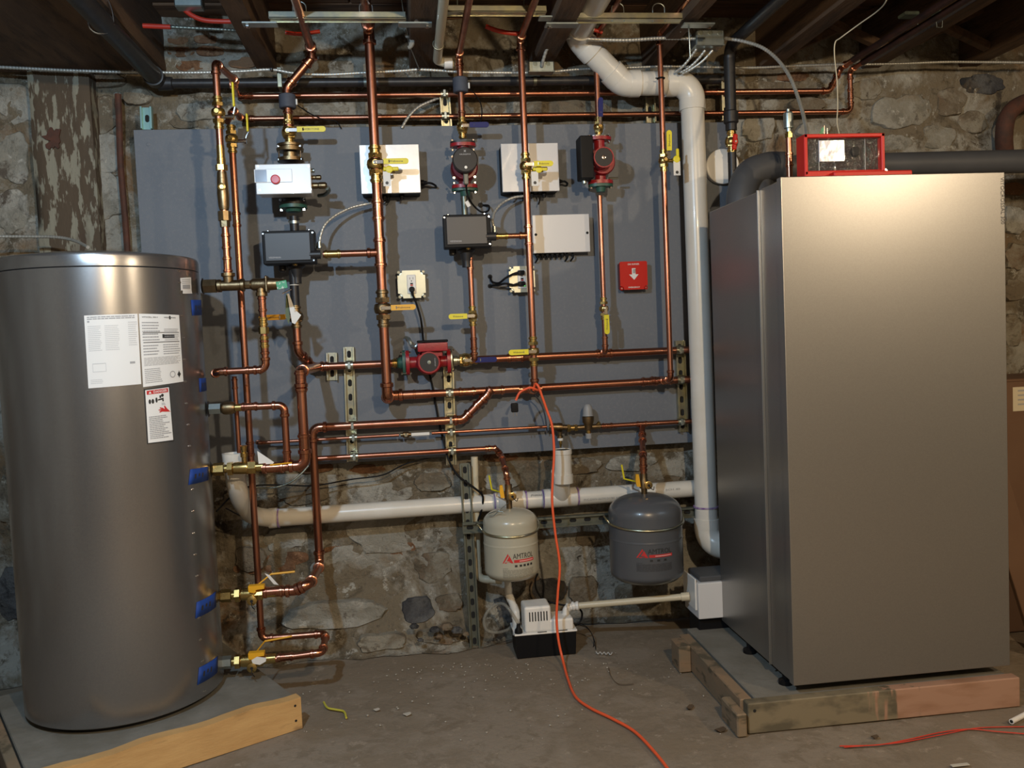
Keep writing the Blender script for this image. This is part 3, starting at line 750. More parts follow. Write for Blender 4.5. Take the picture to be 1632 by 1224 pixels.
for lb, pts in tape_lab:
    q = q4(*pts); b = MB(); 
    patch(b, TC, TR+.0008, q, n=6); o = b.build('blue_tape', blue_tape, smooth=60); tag(o, lb, 'tape', 'blue tape tabs on the tank')
    so = o.modifiers.new('thickness', 'SOLIDIFY'); so.thickness = .0004; so.offset = 1
    b = MB(); n0 = random.randint(3, 4)
    for k in range(n0): patch(b, TC, TR+.0015, q, .2+k*.17, .27+k*.17, .35+.1*(k % 2), .65, 1)
    b.build('pen_mark', ink, o, smooth=0)

# ================================================================== BOILER
bp = thing('boiler_pad', 'concrete pad in stained lumber forms under the boiler on the right', 'concrete pad', (1.37, -.65, 0))
b = MB(); b.box2((.985, -.935, 0), (1.80, -.30, .088), .003); b.build('concrete_slab', pad_conc, bp)
b = MB(); b.box2((.945, -.975, 0), (1.815, -.937, .092), .003); b.build('form_board', form_front(), bp)
b = MB(); b.box2((.937, -.936, 0), (.975, -.36, .090), .003); b.build('form_board', wood_form, bp)
b = MB(); b.box2((.893, -.49, 0), (.936, -.40, .093), .003); b.build('form_board', wood_form, bp)
b = MB(); b.box2((.905, -.99, 0), (.936, -.86, .070), .004); b.build('stake', wood_form, bp)
b = MB(); b.lathe((.965, -.9755, .07), NOUT, [(0, .005), (.0008, .005)], 8); b.build('nail_hole', hole, bp)
BX0, BX1, BY0, BY1, BZ0, BZ1 = 1.098, 1.800, -.952, -.345, .122, 1.628
bo = thing('boiler', 'large silver floor standing boiler cabinet on the right with a red controller on top', 'boiler', ((BX0+BX1)/2, -.65, .09))
b = MB(); b.box2((BX0, BY0, BZ0), (BX1, BY0+.03, BZ1), .003, 2); b.build('front_panel', silver, bo)
YS = -.785
b = MB(); b.box2((BX0+.006, BY0+.0305, BZ0+.001), (BX0+.04, YS-.004, BZ1-.008), .002); b.build('side_panel', silver, bo)
b = MB(); b.box2((BX0-.003, YS-.003, BZ0+.003), (BX0+.03, YS+.004, BZ1-.010), .001); b.build('panel_trim', silver, bo)
b = MB(); b.box2((BX0+.006, YS+.005, BZ0+.001), (BX0+.04, BY1, BZ1-.012), .002); b.build('side_panel', silver, bo)
b = MB(); b.box2((BX1-.03, BY0+.0305, BZ0+.001), (BX1, BY1, BZ1-.008), .002); b.build('side_panel', silver, bo)
b = MB(); b.box2((BX0+.041, BY0+.0305, BZ1-.02), (BX1-.031, BY1, BZ1-.004), .002); b.build('top_panel', silver, bo)
b = MB(); b.box2((BX0+.041, BY1-.02, BZ0+.003), (BX1-.031, BY1, BZ1-.022), .002); b.build('back_panel', silver, bo)
b = MB(); b.box2((BX0+.041, BY0+.032, BZ0+.003), (BX1-.031, BY1-.021, BZ0+.01)); b.build('bottom_panel', hole, bo)
for fx, fy in ((BX0+.02, BY0+.10), (BX0+.015, BY0+.37), (BX1-.05, BY0+.10), (BX1-.05, BY1-.06)):
    b = MB(); b.lathe((fx, fy, .0885), (0, 0, 1), [(0, .022), (.012, .022), (.016, .010), (BZ0-.0885+.002, .010)], 16); b.build('levelling_foot', black_plastic, bo)
vs_t = text('VITOCROSSAL 300', (BX1-.014, BY0-.0004, BZ1-.085), .017, M('dark_grey_print', (.10, .10, .10), rough=.5), bo, right=(0, 0, -1), up=(1, 0, 0), lift=.0006)
for sx, sz in ((.35, -.004), (.32, -.004)): pass

# red controller on top
rx0, rx1, ry0, ry1, rz0, rz1 = 1.222, 1.481, -.85, -.795, 1.632, 1.772
rc = thing('boiler_controller', 'red boiler controller wrapped in clear film on top of the boiler', 'controller', ((rx0+rx1)/2, -.82, rz0))
fr = .011
b = MB(); b.box2((rx0, ry0, rz0+.018), (rx0+fr, ry1, rz1), .002); b.build('side_wall', red_paint, rc)
b = MB(); b.box2((rx1-fr, ry0, rz0+.018), (rx1, ry1, rz1), .002); b.build('side_wall', red_paint, rc)
b = MB(); b.box2((rx0, ry0, rz1-fr), (rx1, ry1, rz1), .002); b.build('top_wall', red_paint, rc)
b = MB(); b.box2((rx0, ry0, rz0), (rx1, ry1, rz0+.030), .003); b.build('base_plinth', red_paint, rc)
b = MB(); b.box2((rx0+.075, ry0-.035, rz0-.003), (rx1+.067, ry1, rz0+.020), .003); b.build('base_tray', red_paint, rc)
b = MB(); b.box2((rx0+fr, ry0+.022, rz0+.030), (rx1-fr, ry0+.03, rz1-fr)); b.build('front_panel', cloudy, rc)
b = MB(); b.box2((rx0+.055, ry0+.016, rz0+.060), (rx0+.055+.082, ry0+.022, rz0+.124), .001); b.build('screen', screen_mat, rc)
b = MB(); b.lathe((rx0+.172, ry0+.022, rz0+.088), NOUT, [(0, .015), (.010, .014), (.012, .009)], 24); b.build('dial', black_plastic, rc)
b = MB(); 
gx, gz = 34, 16; vs = []
for j in range(gz+1):
    for i in range(gx+1):
        x = rx0+fr+(rx1-rx0-2*fr)*i/gx; z = rz0+.030+(rz1-rz0-.030-fr)*j/gz
        edge = min(i, gx-i, j, gz-j)
        vs.append(V3((x, ry0+.008+(.004*noise.noise(V3((x*38, z*30, 3)))+.002*noise.noise(V3((x*120, z*90, 3))))*min(1, edge/2), z)))
b.add(vs, [[j*(gx+1)+i, j*(gx+1)+i+1, (j+1)*(gx+1)+i+1, (j+1)*(gx+1)+i] for j in range(gz) for i in range(gx)])
film = M('clear_film', (0.6, 0.6, 0.58), rough=0.14, alpha=0.035, coat=1.0)
b.build('clear_film', film, rc, smooth=80)
b = MB(); b.lathe((rx1+.006, ry0+.02, rz0+.028), NOUT, [(0, .006), (.01, .006)], 10); b.build('corner_screw', chrome, rc)
for dx in (.055, .205):
    b = MB(); b.box2((rx0+dx, ry0+.0205, rz0+.03), (rx0+dx+.0015, ry0+.022, rz1-fr)); b.build('panel_seam', grey_ink, rc)

# air vent on a copper riser at the back left corner of the boiler
pA, pB = P(1262, 300, -.60), P(1257, 218, -.60)
t = pipe('short copper riser with chrome air vent beside the red controller', [V3((pB.x, -.60, BZ1-.02)), V3((pB.x, -.60, pB.z))], .0105, fits=[(V3((pB.x, -.60, pB.z-.075)), (0, 0, 1))])
b = MB(); z0 = pB.z; b.lathe((pB.x, -.60, z0-.004), (0, 0, 1), [(0, .013), (.014, .013), (.014, .010), (.02, .010)], 6); b.build('brass_nut', brass, t)
b = MB(); b.lathe((pB.x, -.60, z0+.016), (0, 0, 1), [(0, .009), (.012, .009), (.012, .015), (.018, .016), (.058, .016), (.064, .013), (.064, .006), (.074, .006), (.076, .003)], 20); b.build('air_vent', galv, t)
t2 = thing('green_tag', 'small green tag and steel clip behind the red controller', 'tag', P(1306, 212, -.60))
b = MB(); c = P(1308, 208, -.60); b.prism([c+V3((-.018, 0, -.035)), c+V3((.012, 0, -.035)), c+V3((.010, 0, .012)), c+V3((.004, 0, .008))], (0, .001, 0)); b.build('card', tag_green, t2)
b = MB(); b.cyl(c+V3((.012, .002, -.045)), c+V3((.014, .002, .016)), .004, 8); b.build('clip', chrome, t2)
b = MB(); b.cyl(c+V3((.024, .002, -.045)), c+V3((.024, .002, .008)), .003, 8); b.build('clip', chrome, t2)

# grey vent pipe
z = 1.777
vp = [V3((1.275, -.42, 1.60)), V3((1.275, -.38, 1.70)), V3((1.36, -.31, 1.765)), V3((1.50, -.30, z)), V3((3.0, -.30, z+.01))]
t = thing('vent_pipe', 'dark grey vent pipe running right from behind the boiler controller', 'vent pipe', vp[0])
b = MB(); pth = spline(vp, 8); b.tube(pth, .044, 28); b.build('duct_run', duct_paint, t)
b = MB(); b.tube(spline([V3((1.19, -.44, 1.56)), V3((1.195, -.42, 1.66)), V3((1.235, -.40, 1.735)), V3((1.31, -.38, 1.765)), V3((1.38, -.36, 1.77))], 8), .052, 28); b.build('duct_elbow', duct_paint, t)
for s_ in (.2, .9):
    b = MB(); b.lathe(V3((1.5+s_, -.30, z)), (1, 0, 0), [(0, .044), (.001, .0465), (.04, .0465), (.041, .044)], 28); b.build('joint_collar', duct_paint, t)

# things at the right edge
ct = thing('carton', 'tall brown cardboard carton at the right edge behind the boiler', 'box', (2.35, -.33, 0))
b = MB(); b.box2((2.0, -.40, 0), (2.7, -.02, .955), .004); b.build('carton_body', cardboard, ct)
b = MB(); b.box2((2.0, -.402, .952), (2.7, -.15, .962), .002, 1); b.build('carton_flap', cardboard, ct)
cl = P(1622, 636, -.4005)
b = MB(); b.box2((cl.x-.02, -.4012, cl.z-.045), (cl.x+.16, -.4002, cl.z+.045)); b.build('paper_label', pvc_old, ct)
for k in range(4):
    b = MB(); b.box2((cl.x, -.4018, cl.z+.028-k*.017), (cl.x+.11-.02*(k % 2), -.4012, cl.z+.034-k*.017)); b.build('label_line', grey_ink, ct)
p0, p1 = P(1592, 790, -.62), P(1660, 1010, -.62)
b = MB(); d = (p1-p0); an = math.atan2(d.z, d.x)
b.box((p0+p1)/2+V3((0, 0, 0)), (d.length*1.25, .02, .10), .002, Matrix.Rotation(-an, 3, 'Y')); tag(b.build('leaning_board', cardboard), 'narrow brown board leaning across the carton at the right edge', 'board')
pa, pb = PZ(1612, 1150, .014), PZ(1645, 1133, .014)
tb = thing('white_tube_offcut', 'short white plastic tube lying by the right end of the boiler pad', 'tube', pa)
b = MB(); b.cyl(pa, pb, .0075, 14); b.build('tube_wall', white_plastic, tb)
b = MB(); b.cyl(pa-(pb-pa).normalized()*.0006, pa, .005, 12); b.build('tube_bore', hole, tb)
cable('pair of thin red wires lying on the floor in front of the boiler', [PZ(1338, 1189, .004), PZ(1400, 1187, .004), PZ(1450, 1178, .005), PZ(1500, 1167, .005), PZ(1545, 1162, .004), PZ(1590, 1166, .005), PZ(1640, 1170, .005)], .0018, red_pex, name='red_wire', cat='wire')
cable('second thin red wire crossing the floor close to the boiler pad', [PZ(1345, 1191, .003), PZ(1430, 1184, .003), PZ(1500, 1171, .003), PZ(1560, 1160, .003), PZ(1640, 1158, .003)], .0016, red_pex, name='red_wire', cat='wire')

# white condensate box low at the left of the boiler
nb = thing('neutraliser_box', 'white plastic box low down between the boiler and the wall', 'box', P(1125, 985, -.30))
c0, c1 = P(1112, 930, -.36), P(1150, 985, -.36)
b = MB(); b.box2((c0.x, -.36, c1.z), (c0.x+.16, -.20, c0.z), .006, 2); b.build('box_body', box_white, nb)
b = MB(); b.box2((c0.x-.006, -.345, c1.z+.03), (c0.x, -.21, c0.z+.012), .002); b.build('side_flange', white_plastic, nb)
b = MB(); b.box2((c0.x+.012, -.35, c0.z+.0005), (c0.x+.15, -.215, c0.z+.02), .004); b.build('lid', duct_paint, nb)
b = MB(); b.box2((c0.x+.01, -.33, 0), (c0.x+.15, -.22, c1.z-.0005), .003); b.build('support_block', black_plastic, nb)
q0, q1 = P(1103, 950, -.28), P(905, 975, -.23)
q1 = V3((q1.x, -.17, q1.z)); q0 = V3((c0.x-.007, -.28, q0.z))
t = pipe('thin cream drain pipe from the white box to the pump on the floor', [q0, q1+V3((.03, 0, 0)), q1+V3((.005, 0, -.005)), q1+V3((.0, 0, -.05))], .0125, pvc_old, rad=1.8, name='plastic_pipe', fmat=white_plastic)
b = MB(); b.lathe(q0, q1-q0, [(0, .016), (.03, .016), (.03, .0125)], 18); b.build('socket', pvc_old, t)

# ================================================================== EXPANSION TANKS
def ex_tank(label, pc, Ybase, R, ztop, zbot, mat, zr, zl):
    c = (pc.x, Ybase)
    t = thing('expansion_tank', label, 'tank', (c[0], c[1], zbot))
    prof = [(0, .01), (.004, R*.5), (.016, R*.86), (.032, R*.985), (.04, R), (.046, R)]
    H = ztop-zbot
    prof += [(zl-zbot-.004, R), (zl-zbot-.002, R+.0015), (zl-zbot+.002, R+.0015), (zl-zbot+.004, R)]
    prof += [(zl-zbot+.008, R), (H-R*.52-.006, R), (H-R*.52, R)]
    for k in range(1, 9):
        a = k/8*math.pi/2; prof.append((H-R*.52+R*.50*math.sin(a)*.98, R*max(.14, math.cos(a)**.75)))
    b = MB(); b.lathe((c[0], c[1], zbot), (0, 0, 1), prof, 72); b.build('shell', mat, t, smooth=40)
    b = MB(); b.lathe((c[0], c[1], zbot-.012), (0, 0, 1), [(0, .006), (.014, .007)], 12); b.build('air_valve_cap', black_plastic, t)
    b = MB(); b.lathe((c[0], c[1], ztop-.012), (0, 0, 1), [(0, .011), (.03, .011)], 16); b.build('threaded_neck', bronze, t)
    # wire hoop
    pts = []
    for k in range(26):
        a = math.radians(-172+k*(164/25)); pts.append((c[0]+(R+.004)*math.cos(a), c[1]+(R+.004)*math.sin(a), zr-.008*math.sin(math.radians(k/25*180))*1.2))
    return t, c, pts
cW = P(813, 838, -.20); zt, zb = P(811, 812, -.20).z, P(812, 928, -.30).z
tW, ccW, ptsW = ex_tank('small cream expansion tank with red and black lettering hanging on the wall', cW, -.20, .101, P(811, 809, -.20).z, P(812, 926, -.22).z, cream_enamel, P(811, 852, -.30).z, P(811, 874, -.30).z)
cG = P(1029, 850, -.23)
tG, ccG, ptsG = ex_tank('larger slate grey expansion tank with red and black lettering by the boiler', cG, -.23, .137, P(1029, 785, -.23).z, P(1029, 928, -.25).z, grey_enamel, P(1029, 842, -.36).z, P(1029, 868, -.36).z)
def hoop(label, pts, xl, zl, ct_):
    o = MB(); left = [V3((pts[0][0]-.012, pts[0][1]+.01, pts[0][2]+.016)), V3((pts[0][0]-.022, pts[0][1]+.0, pts[0][2]+.03))]
    path = [left[1], left[0]]+[V3(p) for p in pts]+[V3((pts[-1][0]+.006, pts[-1][1]+.03, pts[-1][2]+.012)), V3((pts[-1][0]+.006, -.045, pts[-1][2]+.02))]
    o.tube(path, .0042, 10); return tag(o.build('wire_hoop', zinc, smooth=60), label, 'bracket')
hoop('zinc wire hoop around the small cream expansion tank', ptsW, 0, 0, 0)
hoop('zinc wire hoop around the slate grey expansion tank', ptsG, 0, 0, 0)
def amtrol(t, c, R, xl, xr, zb_, h, dark):
    R += .0008
    al, _ = PC(xl[0], xl[1], c, R); ar, _ = PC(xr[0], xr[1], c, R); z0 = PC(xl[0], xl[1], c, R)[1]
    q = [(al, z0), (ar, z0), (ar, z0+h), (al, z0+h)]
    cyl_text('AMTROL', c, R+.0004, q, .31, .97, .42, .95, ink, t)
    b = MB(); patch(b, c, R, q, .34, 1.0, .02, .32, 8); b.build('red_bar', red_ink, t, smooth=0)
    b = MB(); patch(b, c, R+.0005, q, .50, .96, .11, .22, 6); b.build('bar_lettering', M('pale_red_print', (.72, .35, .33), rough=.5), t, smooth=0)
    def pl(pts):
        bb = MB(); bb.add([cpos(c, R, *bil(q, x, y)) for x, y in pts], [list(range(len(pts)))]); return bb
    b = pl([(0, 0), (.035, 0), (.19, .78), (.17, .98)]); b.build('red_triangle_mark', red_ink, t, smooth=0)
    b = pl([(.06, 0), (.32, 0), (.205, .80), (.19, .62), (.125, .22), (.18, .22), (.24, .12), (.08, .10)]); b.build('red_triangle_mark', red_ink, t, smooth=0)
    b = MB()
    for k, u0 in enumerate((.36, .50, .62, .74, .86)[:5 if not dark else 3]):
        u0 = u0 if not dark else .36+k*.19; patch(b, c, R, q, u0, u0+.075, -.42, -.20, 2)
    b.build('pictogram', ink, t, smooth=0)
    b = MB()
    for row in range(9):
        v1 = -.58-row*.105; u = 0.0
        if row == 0:
            patch(b, c, R, q, 0, .16, v1, v1+.05, 2); continue
        while u < .97:
            e = min(.98, u+random.uniform(.05, .16)); patch(b, c, R, q, u, e, v1-.055, v1, 2); u = e+.015
    b.build('fine_print', M('print_on_cream', (.24, .23, .19), rough=.5) if not dark else M('print_on_slate', (.05, .05, .055), rough=.5), t, smooth=0)
amtrol(tW, ccW, .101, (801, 898), (850, 893), 0, .036, False)
amtrol(tG, ccG, .137, (1014, 889), (1071, 882), 0, .034, True)
for (t, c, R, ztp, sx) in ((tW, ccW, .101, P(811, 809, -.20).z, .9), (tG, ccG, .137, P(1029, 785, -.23).z, 1.0)):
    b = MB(); n = 12; vs = [V3((c[0], c[1], ztp-.008))]
    for k in range(n):
        an = 2*math.pi*k/n; rr = .048*sx*(1 if k % 2 else .8); vs.append(V3((c[0]+math.cos(an)*rr, c[1]+math.sin(an)*rr, ztp-.005-rr*rr*3.4+(.004 if k % 3 == 0 else 0))))
    b.add(vs, [[0, k+1, (k+1) % n+1] for k in range(n)]); b.build('paper_collar', tag_white, t, smooth=0)

# ================================================================== STRUTS
YH, YR, YB, YT, YW = -.062, -.185, -.115, -.45, .012
strut('tall slotted strut on the board left of the horizontal red pump', P(556, 553, -.002), P(562, 735, -.002))
strut('short strut piece beside the tall left strut behind the pipe', P(529, 562, -.002), P(530, 606, -.002))
strut('slotted strut on the board under the horizontal red pump', P(714, 572, -.002), P(719, 740, -.002))
strut('slotted strut on the board beside the large white pipe', P(1082, 543, -.002), P(1088, 688, -.002))
strut('short strut piece above the board between two copper pipes', P(708, 150, .035), P(712, 206, .035), slots=.06)
strut('short strut above the board right of the white pipe elbow', P(1154, 132, .035), P(1156, 192, .035))
strut('short strut above the board left of the thin red valve pipe', P(1034, 156, .035), P(1036, 196, .035))
strut('bright strut end sticking up over the top left board corner', P(234.5, 172, .014), P(236, 207, .014), mat=M('bright_galvanised', (.35, .55, .52), rough=.35, metal=.8))
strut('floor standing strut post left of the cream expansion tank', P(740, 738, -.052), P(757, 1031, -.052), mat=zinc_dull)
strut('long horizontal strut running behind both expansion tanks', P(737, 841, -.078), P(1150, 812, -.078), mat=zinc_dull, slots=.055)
for lb, (x0, y0), (x1, y1), Y in (('left', (430, 38), (647, 40), -.43), ('middle', (697, 28), (870, 30), -.43), ('right', (908, 39), (1098, 41), -.43)):
    a = P(x0, y0, Y); e = P(x1, y1, Y); zz = (a.z+e.z)/2
    t = strut('%s yellow zinc strut hung under the ceiling joists' % {'left': 'left hand', 'middle': 'middle', 'right': 'right hand'}[lb], V3((a.x, Y, zz+.012)), V3((e.x, Y, zz+.012)), up=(0, 0, 1), holes=False, wd=.041, dp=.021)
    for s_, x in ((-1, a.x), (1, e.x)):
        b = MB(); b.box((x+s_*.03, Y-.005, zz-.002), (.11, .04, .006), .001); b.build('end_plate', galv, t)
        b = MB(); b.lathe((x+s_*.07, Y-.005, zz-.006), (0, 0, -1), [(0, .008), (.006, .008)], 6); b.build('plate_bolt', chrome, t)
    for px in {'left': (478, 584), 'middle': (740, 846), 'right': (985, 1050)}[lb]:
        c = P(px, 28, Y); b = MB(); pts = []
        for k in range(15):
            an = math.pi*(k/14); pts.append((c.x+.021*math.cos(an), Y, zz+.036+.019+.018*math.sin(an)))
        pts = [(c.x+.021, Y, zz+.012)]+pts+[(c.x-.021, Y, zz+.012)]
        b.tube(pts, .002, 8); b.build('hanger_loop', galv, t)

# ================================================================== COPPER
ZC = 2.305
def seg(a, b): return [a, b]
# risers that climb past the board and turn over the struts towards the camera
def over(pt, Y1=-2.6, z=None): return [V3((pt.x, pt.y, z or pt.z)), V3((pt.x-.0, Y1, z or pt.z))]
def keepx(pts):
    x = sum(p.x for p in pts)/len(pts); return [V3((x, p.y, p.z)) for p in pts]
rA = keepx([P(618, 632, YR), P(587, 46, YR)])
jA = P(636, 630, YH)
t = pipe('thick copper riser from the long header up past the left white box to the ceiling', [V3((rA[0].x+.16, YH, jA.z)), V3((rA[0].x, YH, jA.z)), V3((rA[0].x, YR, jA.z)), rA[1], V3((rA[1].x, -2.6, rA[1].z))], .0175, rad=1.5,
         fits=[(V3((rA[0].x, YR, P(598, 335, YR).z)), (0, 0, 1))])
b = MB(); tee(b, V3((rA[0].x, YR, P(560, 404, YR).z)), (0, 0, 1), (-1, 0, 0), .0175, .0135); b.build('tee', copper_fit, t)
rAx = rA[0].x
rB = keepx([P(849, 622, YR), P(833, 62, YR)])
t = pipe('copper riser in front of the middle white box running up to the ceiling', [V3((rB[0].x, YH, rB[0].z)), rB[0], rB[1], V3((rB[1].x, -2.6, rB[1].z))], .0125, rad=1.7)
b = MB(); tee(b, V3((rB[0].x, YR, P(815, 376, YR).z)), (0, 0, 1), (-1, 0, 0), .0125, .0105); b.build('tee', copper_fit, t)
rBx = rB[0].x
rC = keepx([P(1066, 606, YR), P(1054, 56, YR)])
t = pipe('tall plain copper riser crossing in front of the white pipe elbow', [V3((rC[0].x, YH, rC[0].z)), rC[0], rC[1], V3((rC[1].x, -2.6, rC[1].z))], .0105, rad=1.9)
b = MB(); b.tube([V3((rC[0].x+.013*math.cos(a*math.pi/8), YR+.013*math.sin(a*math.pi/8), P(1057, 125, YR).z)) for a in range(16)], .003, 8, closed=True)
b.box((rC[0].x-.016, YR-.004, P(1057, 125, YR).z), (.012, .004, .003)); tag(b.build('zip_tie', black_plastic), 'black zip tie around the riser in front of the white elbow', 'zip tie')
rCx = rC[0].x
# riser through the left pump: sensor collar, bend, ceiling run
xD = P(463, 250, YB).x
a1, a2, a3 = P(450, 140, YB), P(497, 92, YB), P(500, 84, YB)
a0 = V3((xD, YB, P(455, 205, YB).z))
pipe('copper pipe bending right above the left pump towards the ceiling', [a0, V3((xD, YB, a1.z)), V3((a2.x, YB, a2.z)), V3((a2.x, YB, a2.z+.03)), V3((a2.x, -2.6, a2.z+.03))], .0145, rad=2.0, fits=[(V3((xD, YB, P(454, 190, YB).z)), (0, 0, 1))])
xE = P(739, 250, YB).x
e0, e1 = P(733, 205, YB), P(725, 88, YB)
pipe('copper riser above the round faced black and red pump', [V3((xE, YB, e0.z)), V3((xE, YB, e1.z)), V3((xE, -2.6, e1.z))], .0115, rad=1.8, fits=[(V3((xE, YB, P(726, 100, YB).z)), (0, 0, 1)), (V3((xE, YB, P(732, 188, YB).z)), (0, 0, 1))])
xF = P(956, 260, YB).x
pipe('copper riser above the bright red pump vanishing behind the white elbow', [V3((xF, YB, P(953, 195, YB).z)), V3((xF, YB, P(950, 60, YB).z)), V3((xF, -2.6, P(950, 60, YB).z))], .0105, rad=1.8)
# drops under the pumps
xE2 = P(752, 480, YB).x; 
zE = P(752, 574, YH).z
xE2t = P(745, 395, YB)
pipe('copper drop from the middle black valve box to the header', [V3((xE2, YB, xE2t.z)), V3((xE2, YB, zE+.02)), V3((xE2, YH, zE))][:2]+[V3((xE2, YB, zE+.006)), V3((xE2, YH, zE+.002))], .0105, rad=1.2, fits=[(V3((xE2, YB, P(745, 420, YB).z)), (0, 0, 1)), (V3((xE2, YB, P(750, 548, YB).z)), (0, 0, 1))])
xF2 = P(960, 430, YB).x; zF = P(965, 562, YH).z
pipe('copper drop from the bright red pump down to the header', [V3((xF2, YB, P(953, 312, YB).z)), V3((xF2, YB, zF+.006)), V3((xF2, YH, zF+.002))], .0095, rad=1.2, fits=[(V3((xF2, YB, P(965, 545, YB).z)), (0, 0, 1))])
# cross links to the mixing valves
zG = P(560, 404, YR).z
pipe('short copper link from the left black valve box to the thick riser', [V3((P(517, 403, YR+.05).x, YR, zG)), V3((rAx-.03, YR, zG))], .0125, copper_h, fits=[(V3((P(530, 403, YR).x, YR, zG)), (1, 0, 0))], fmat=brass)
zH = P(815, 376, YR).z
pipe('short copper link from the middle black valve box to its riser', [V3((P(787, 377, YR+.03).x, YR, zH)), V3((rBx-.022, YR, zH))], .0098, copper_h, fits=[(V3((P(800, 377, YR).x, YR, zH)), (1, 0, 0))], fmat=brass)
# upper header
h0, h1 = P(500, 588, YH), P(1095, 556, YH); zh = (P(500, 588, YH).z+h1.z)/2
z1 = P(560, 583, YH).z; z2 = P(940, 564, YH).z
zh = (z1+z2)/2
xv = P(472, 510, YB).x
pipe('copper header from the left tee through the horizontal red pump, left part', [V3((xv, YB, P(472, 520, YB).z)), V3((xv, YB, P(478, 560, YB).z)), V3((xv+.045, YH, zh)), V3((P(632, 578, YH).x, YH, zh))], .0145, copper_h, rad=2.0, fits=[(V3((P(510, 583, YH).x, YH, zh)), (1, 0, 0))], fmat=None)
pipe('upper copper header running right from the horizontal pump to the wall strut', [V3((P(795, 572, YH).x, YH, zh)), V3((P(1135, 556, YH).x, YH, zh))], .0145, copper_h, fits=[(V3((P(822, 571, YH).x, YH, zh)), (1, 0, 0)), (V3((P(963, 563, YH).x, YH, zh)), (1, 0, 0))])
# lower header
z3 = (P(650, 629, YH).z+P(1000, 611, YH).z)/2
t = pipe('lower copper header running across the board to the wall strut', [V3((rAx+.13, YH, jA.z)), V3((P(1135, 603, YH).x, YH, P(1090, 605, YH).z))], .0145, copper_h, fits=[(V3((P(650, 629, YH).x, YH, jA.z)), (1, 0, 0)), (V3((P(744, 624, YH).x, YH, jA.z)), (1, 0, 0)), (V3((P(790, 621, YH).x, YH, jA.z)), (1, 0, 0)), (V3((P(1035, 607, YH).x, YH, P(1060, 607, YH).z)), (1, 0, 0))])
b = MB(); c = V3((rBx, YH, P(849, 620, YH).z)); tee(b, c, (1, 0, 0), NOUT, .0145, .0125); b.build('tee', copper_fit, t)
b = MB(); c = V3((rCx, YH, P(1066, 606, YH).z)); tee(b, c, (1, 0, 0), NOUT, .0145, .0105); b.build('tee', copper_fit, t)
# pipe d: from tank port up, right, diagonal into lower header
YD = -.07
d1 = P(506, 905, YD); dx = P(504, 800, YD).x; dz = P(640, 674, YD).z
pd = [P(412, 945, YT), P(470, 941, YT), P(494, 930, YT), V3((dx, YD, P(506, 902, YD).z)), V3((dx, YD, dz)), V3((P(738, 667, YD).x, YD, dz)), P(776, 630, YD), P(781, 622, YD)]
pipe('copper pipe from the lower tank valve up and right across the board', pd, .0152, rad=1.9, fits=[(P(436, 943, YT), (1, 0, 0)), (P(768, 638, YD), (P(776, 630, YD)-P(738, 667, YD)))])
# thick vertical 478 from the tank valve to the header tee
xk = P(482, 700, -.36).x
pk = [P(420, 745, YT), P(470, 743, YT), V3((xk, -.40, P(486, 735, -.40).z)), V3((xk, -.36, P(482, 712, -.36).z)), V3((xk, -.30, P(478, 592, -.30).z)), V3((xv+.03, -.08, zh))]
pk = [P(420, 745, YT), V3((P(481, 742, YT).x, YT, P(481, 742, YT).z)), V3((P(479, 600, YT).x, YT, P(477, 592, YT).z)), V3((P(479, 600, YT).x+.02, -.08, zh))]
xk = pk[2].x; pk[1].x = xk
t = pipe('thick copper pipe rising from the middle tank valve to the header', pk, .0160, rad=1.7, fits=[(P(436, 745, YT), (1, 0, 0)), (V3((xk, YT, P(475, 608, YT).z)), (0, 0, 1)), (V3((xk, YT, P(481, 708, YT).z)), (0, 0, 1))])
# port at y 650 with small loop
g0 = P(388, 649, YT); g1 = P(452, 645, YT); gx = P(456, 700, YT).x
t = pipe('copper loop from the second tank port down to the middle tank valve', [g0, V3((gx, YT, g0.z)), V3((gx, YT, P(458, 742, YT).z))], .0115, copper, rad=1.7, fits=[(P(398, 648, YT), (1, 0, 0)), (V3((gx, YT, P(458, 730, YT).z)), (0, 0, 1))])
# long pipe b behind the tank fittings down to the lowest port
YL = -.30
xb = P(386, 500, YL).x
zbz = P(405, 1010, YL).z
nz_ = P(519, 1018, -.32)
b_pts = [V3((xb, YL, P(366, 232, YL).z)), V3((xb, YL, zbz-.002)), V3((P(522, 1018, YL).x, YL, zbz)), P(521, 1034, YT), P(430, 1049, YT)]
b_pts = [V3((xb, YL, P(366, 232, YL).z)), V3((xb, YL, P(418, 1018, YL).z)), V3((P(520, 1015, YL).x, YL, P(418, 1018, YL).z)), P(514, 1040, YT), P(425, 1052, YT)]
pipe('long copper pipe behind the tank fittings down to the lowest tank port', b_pts, .0115, rad=1.8, fits=[(V3((xb, YL, P(378, 350, YL).z)), (0, 0, 1)), (P(455, 1047, YT), (1, 0, 0)), (V3((xb, YL, P(400, 715, YL).z)), (0, 0, 1))])
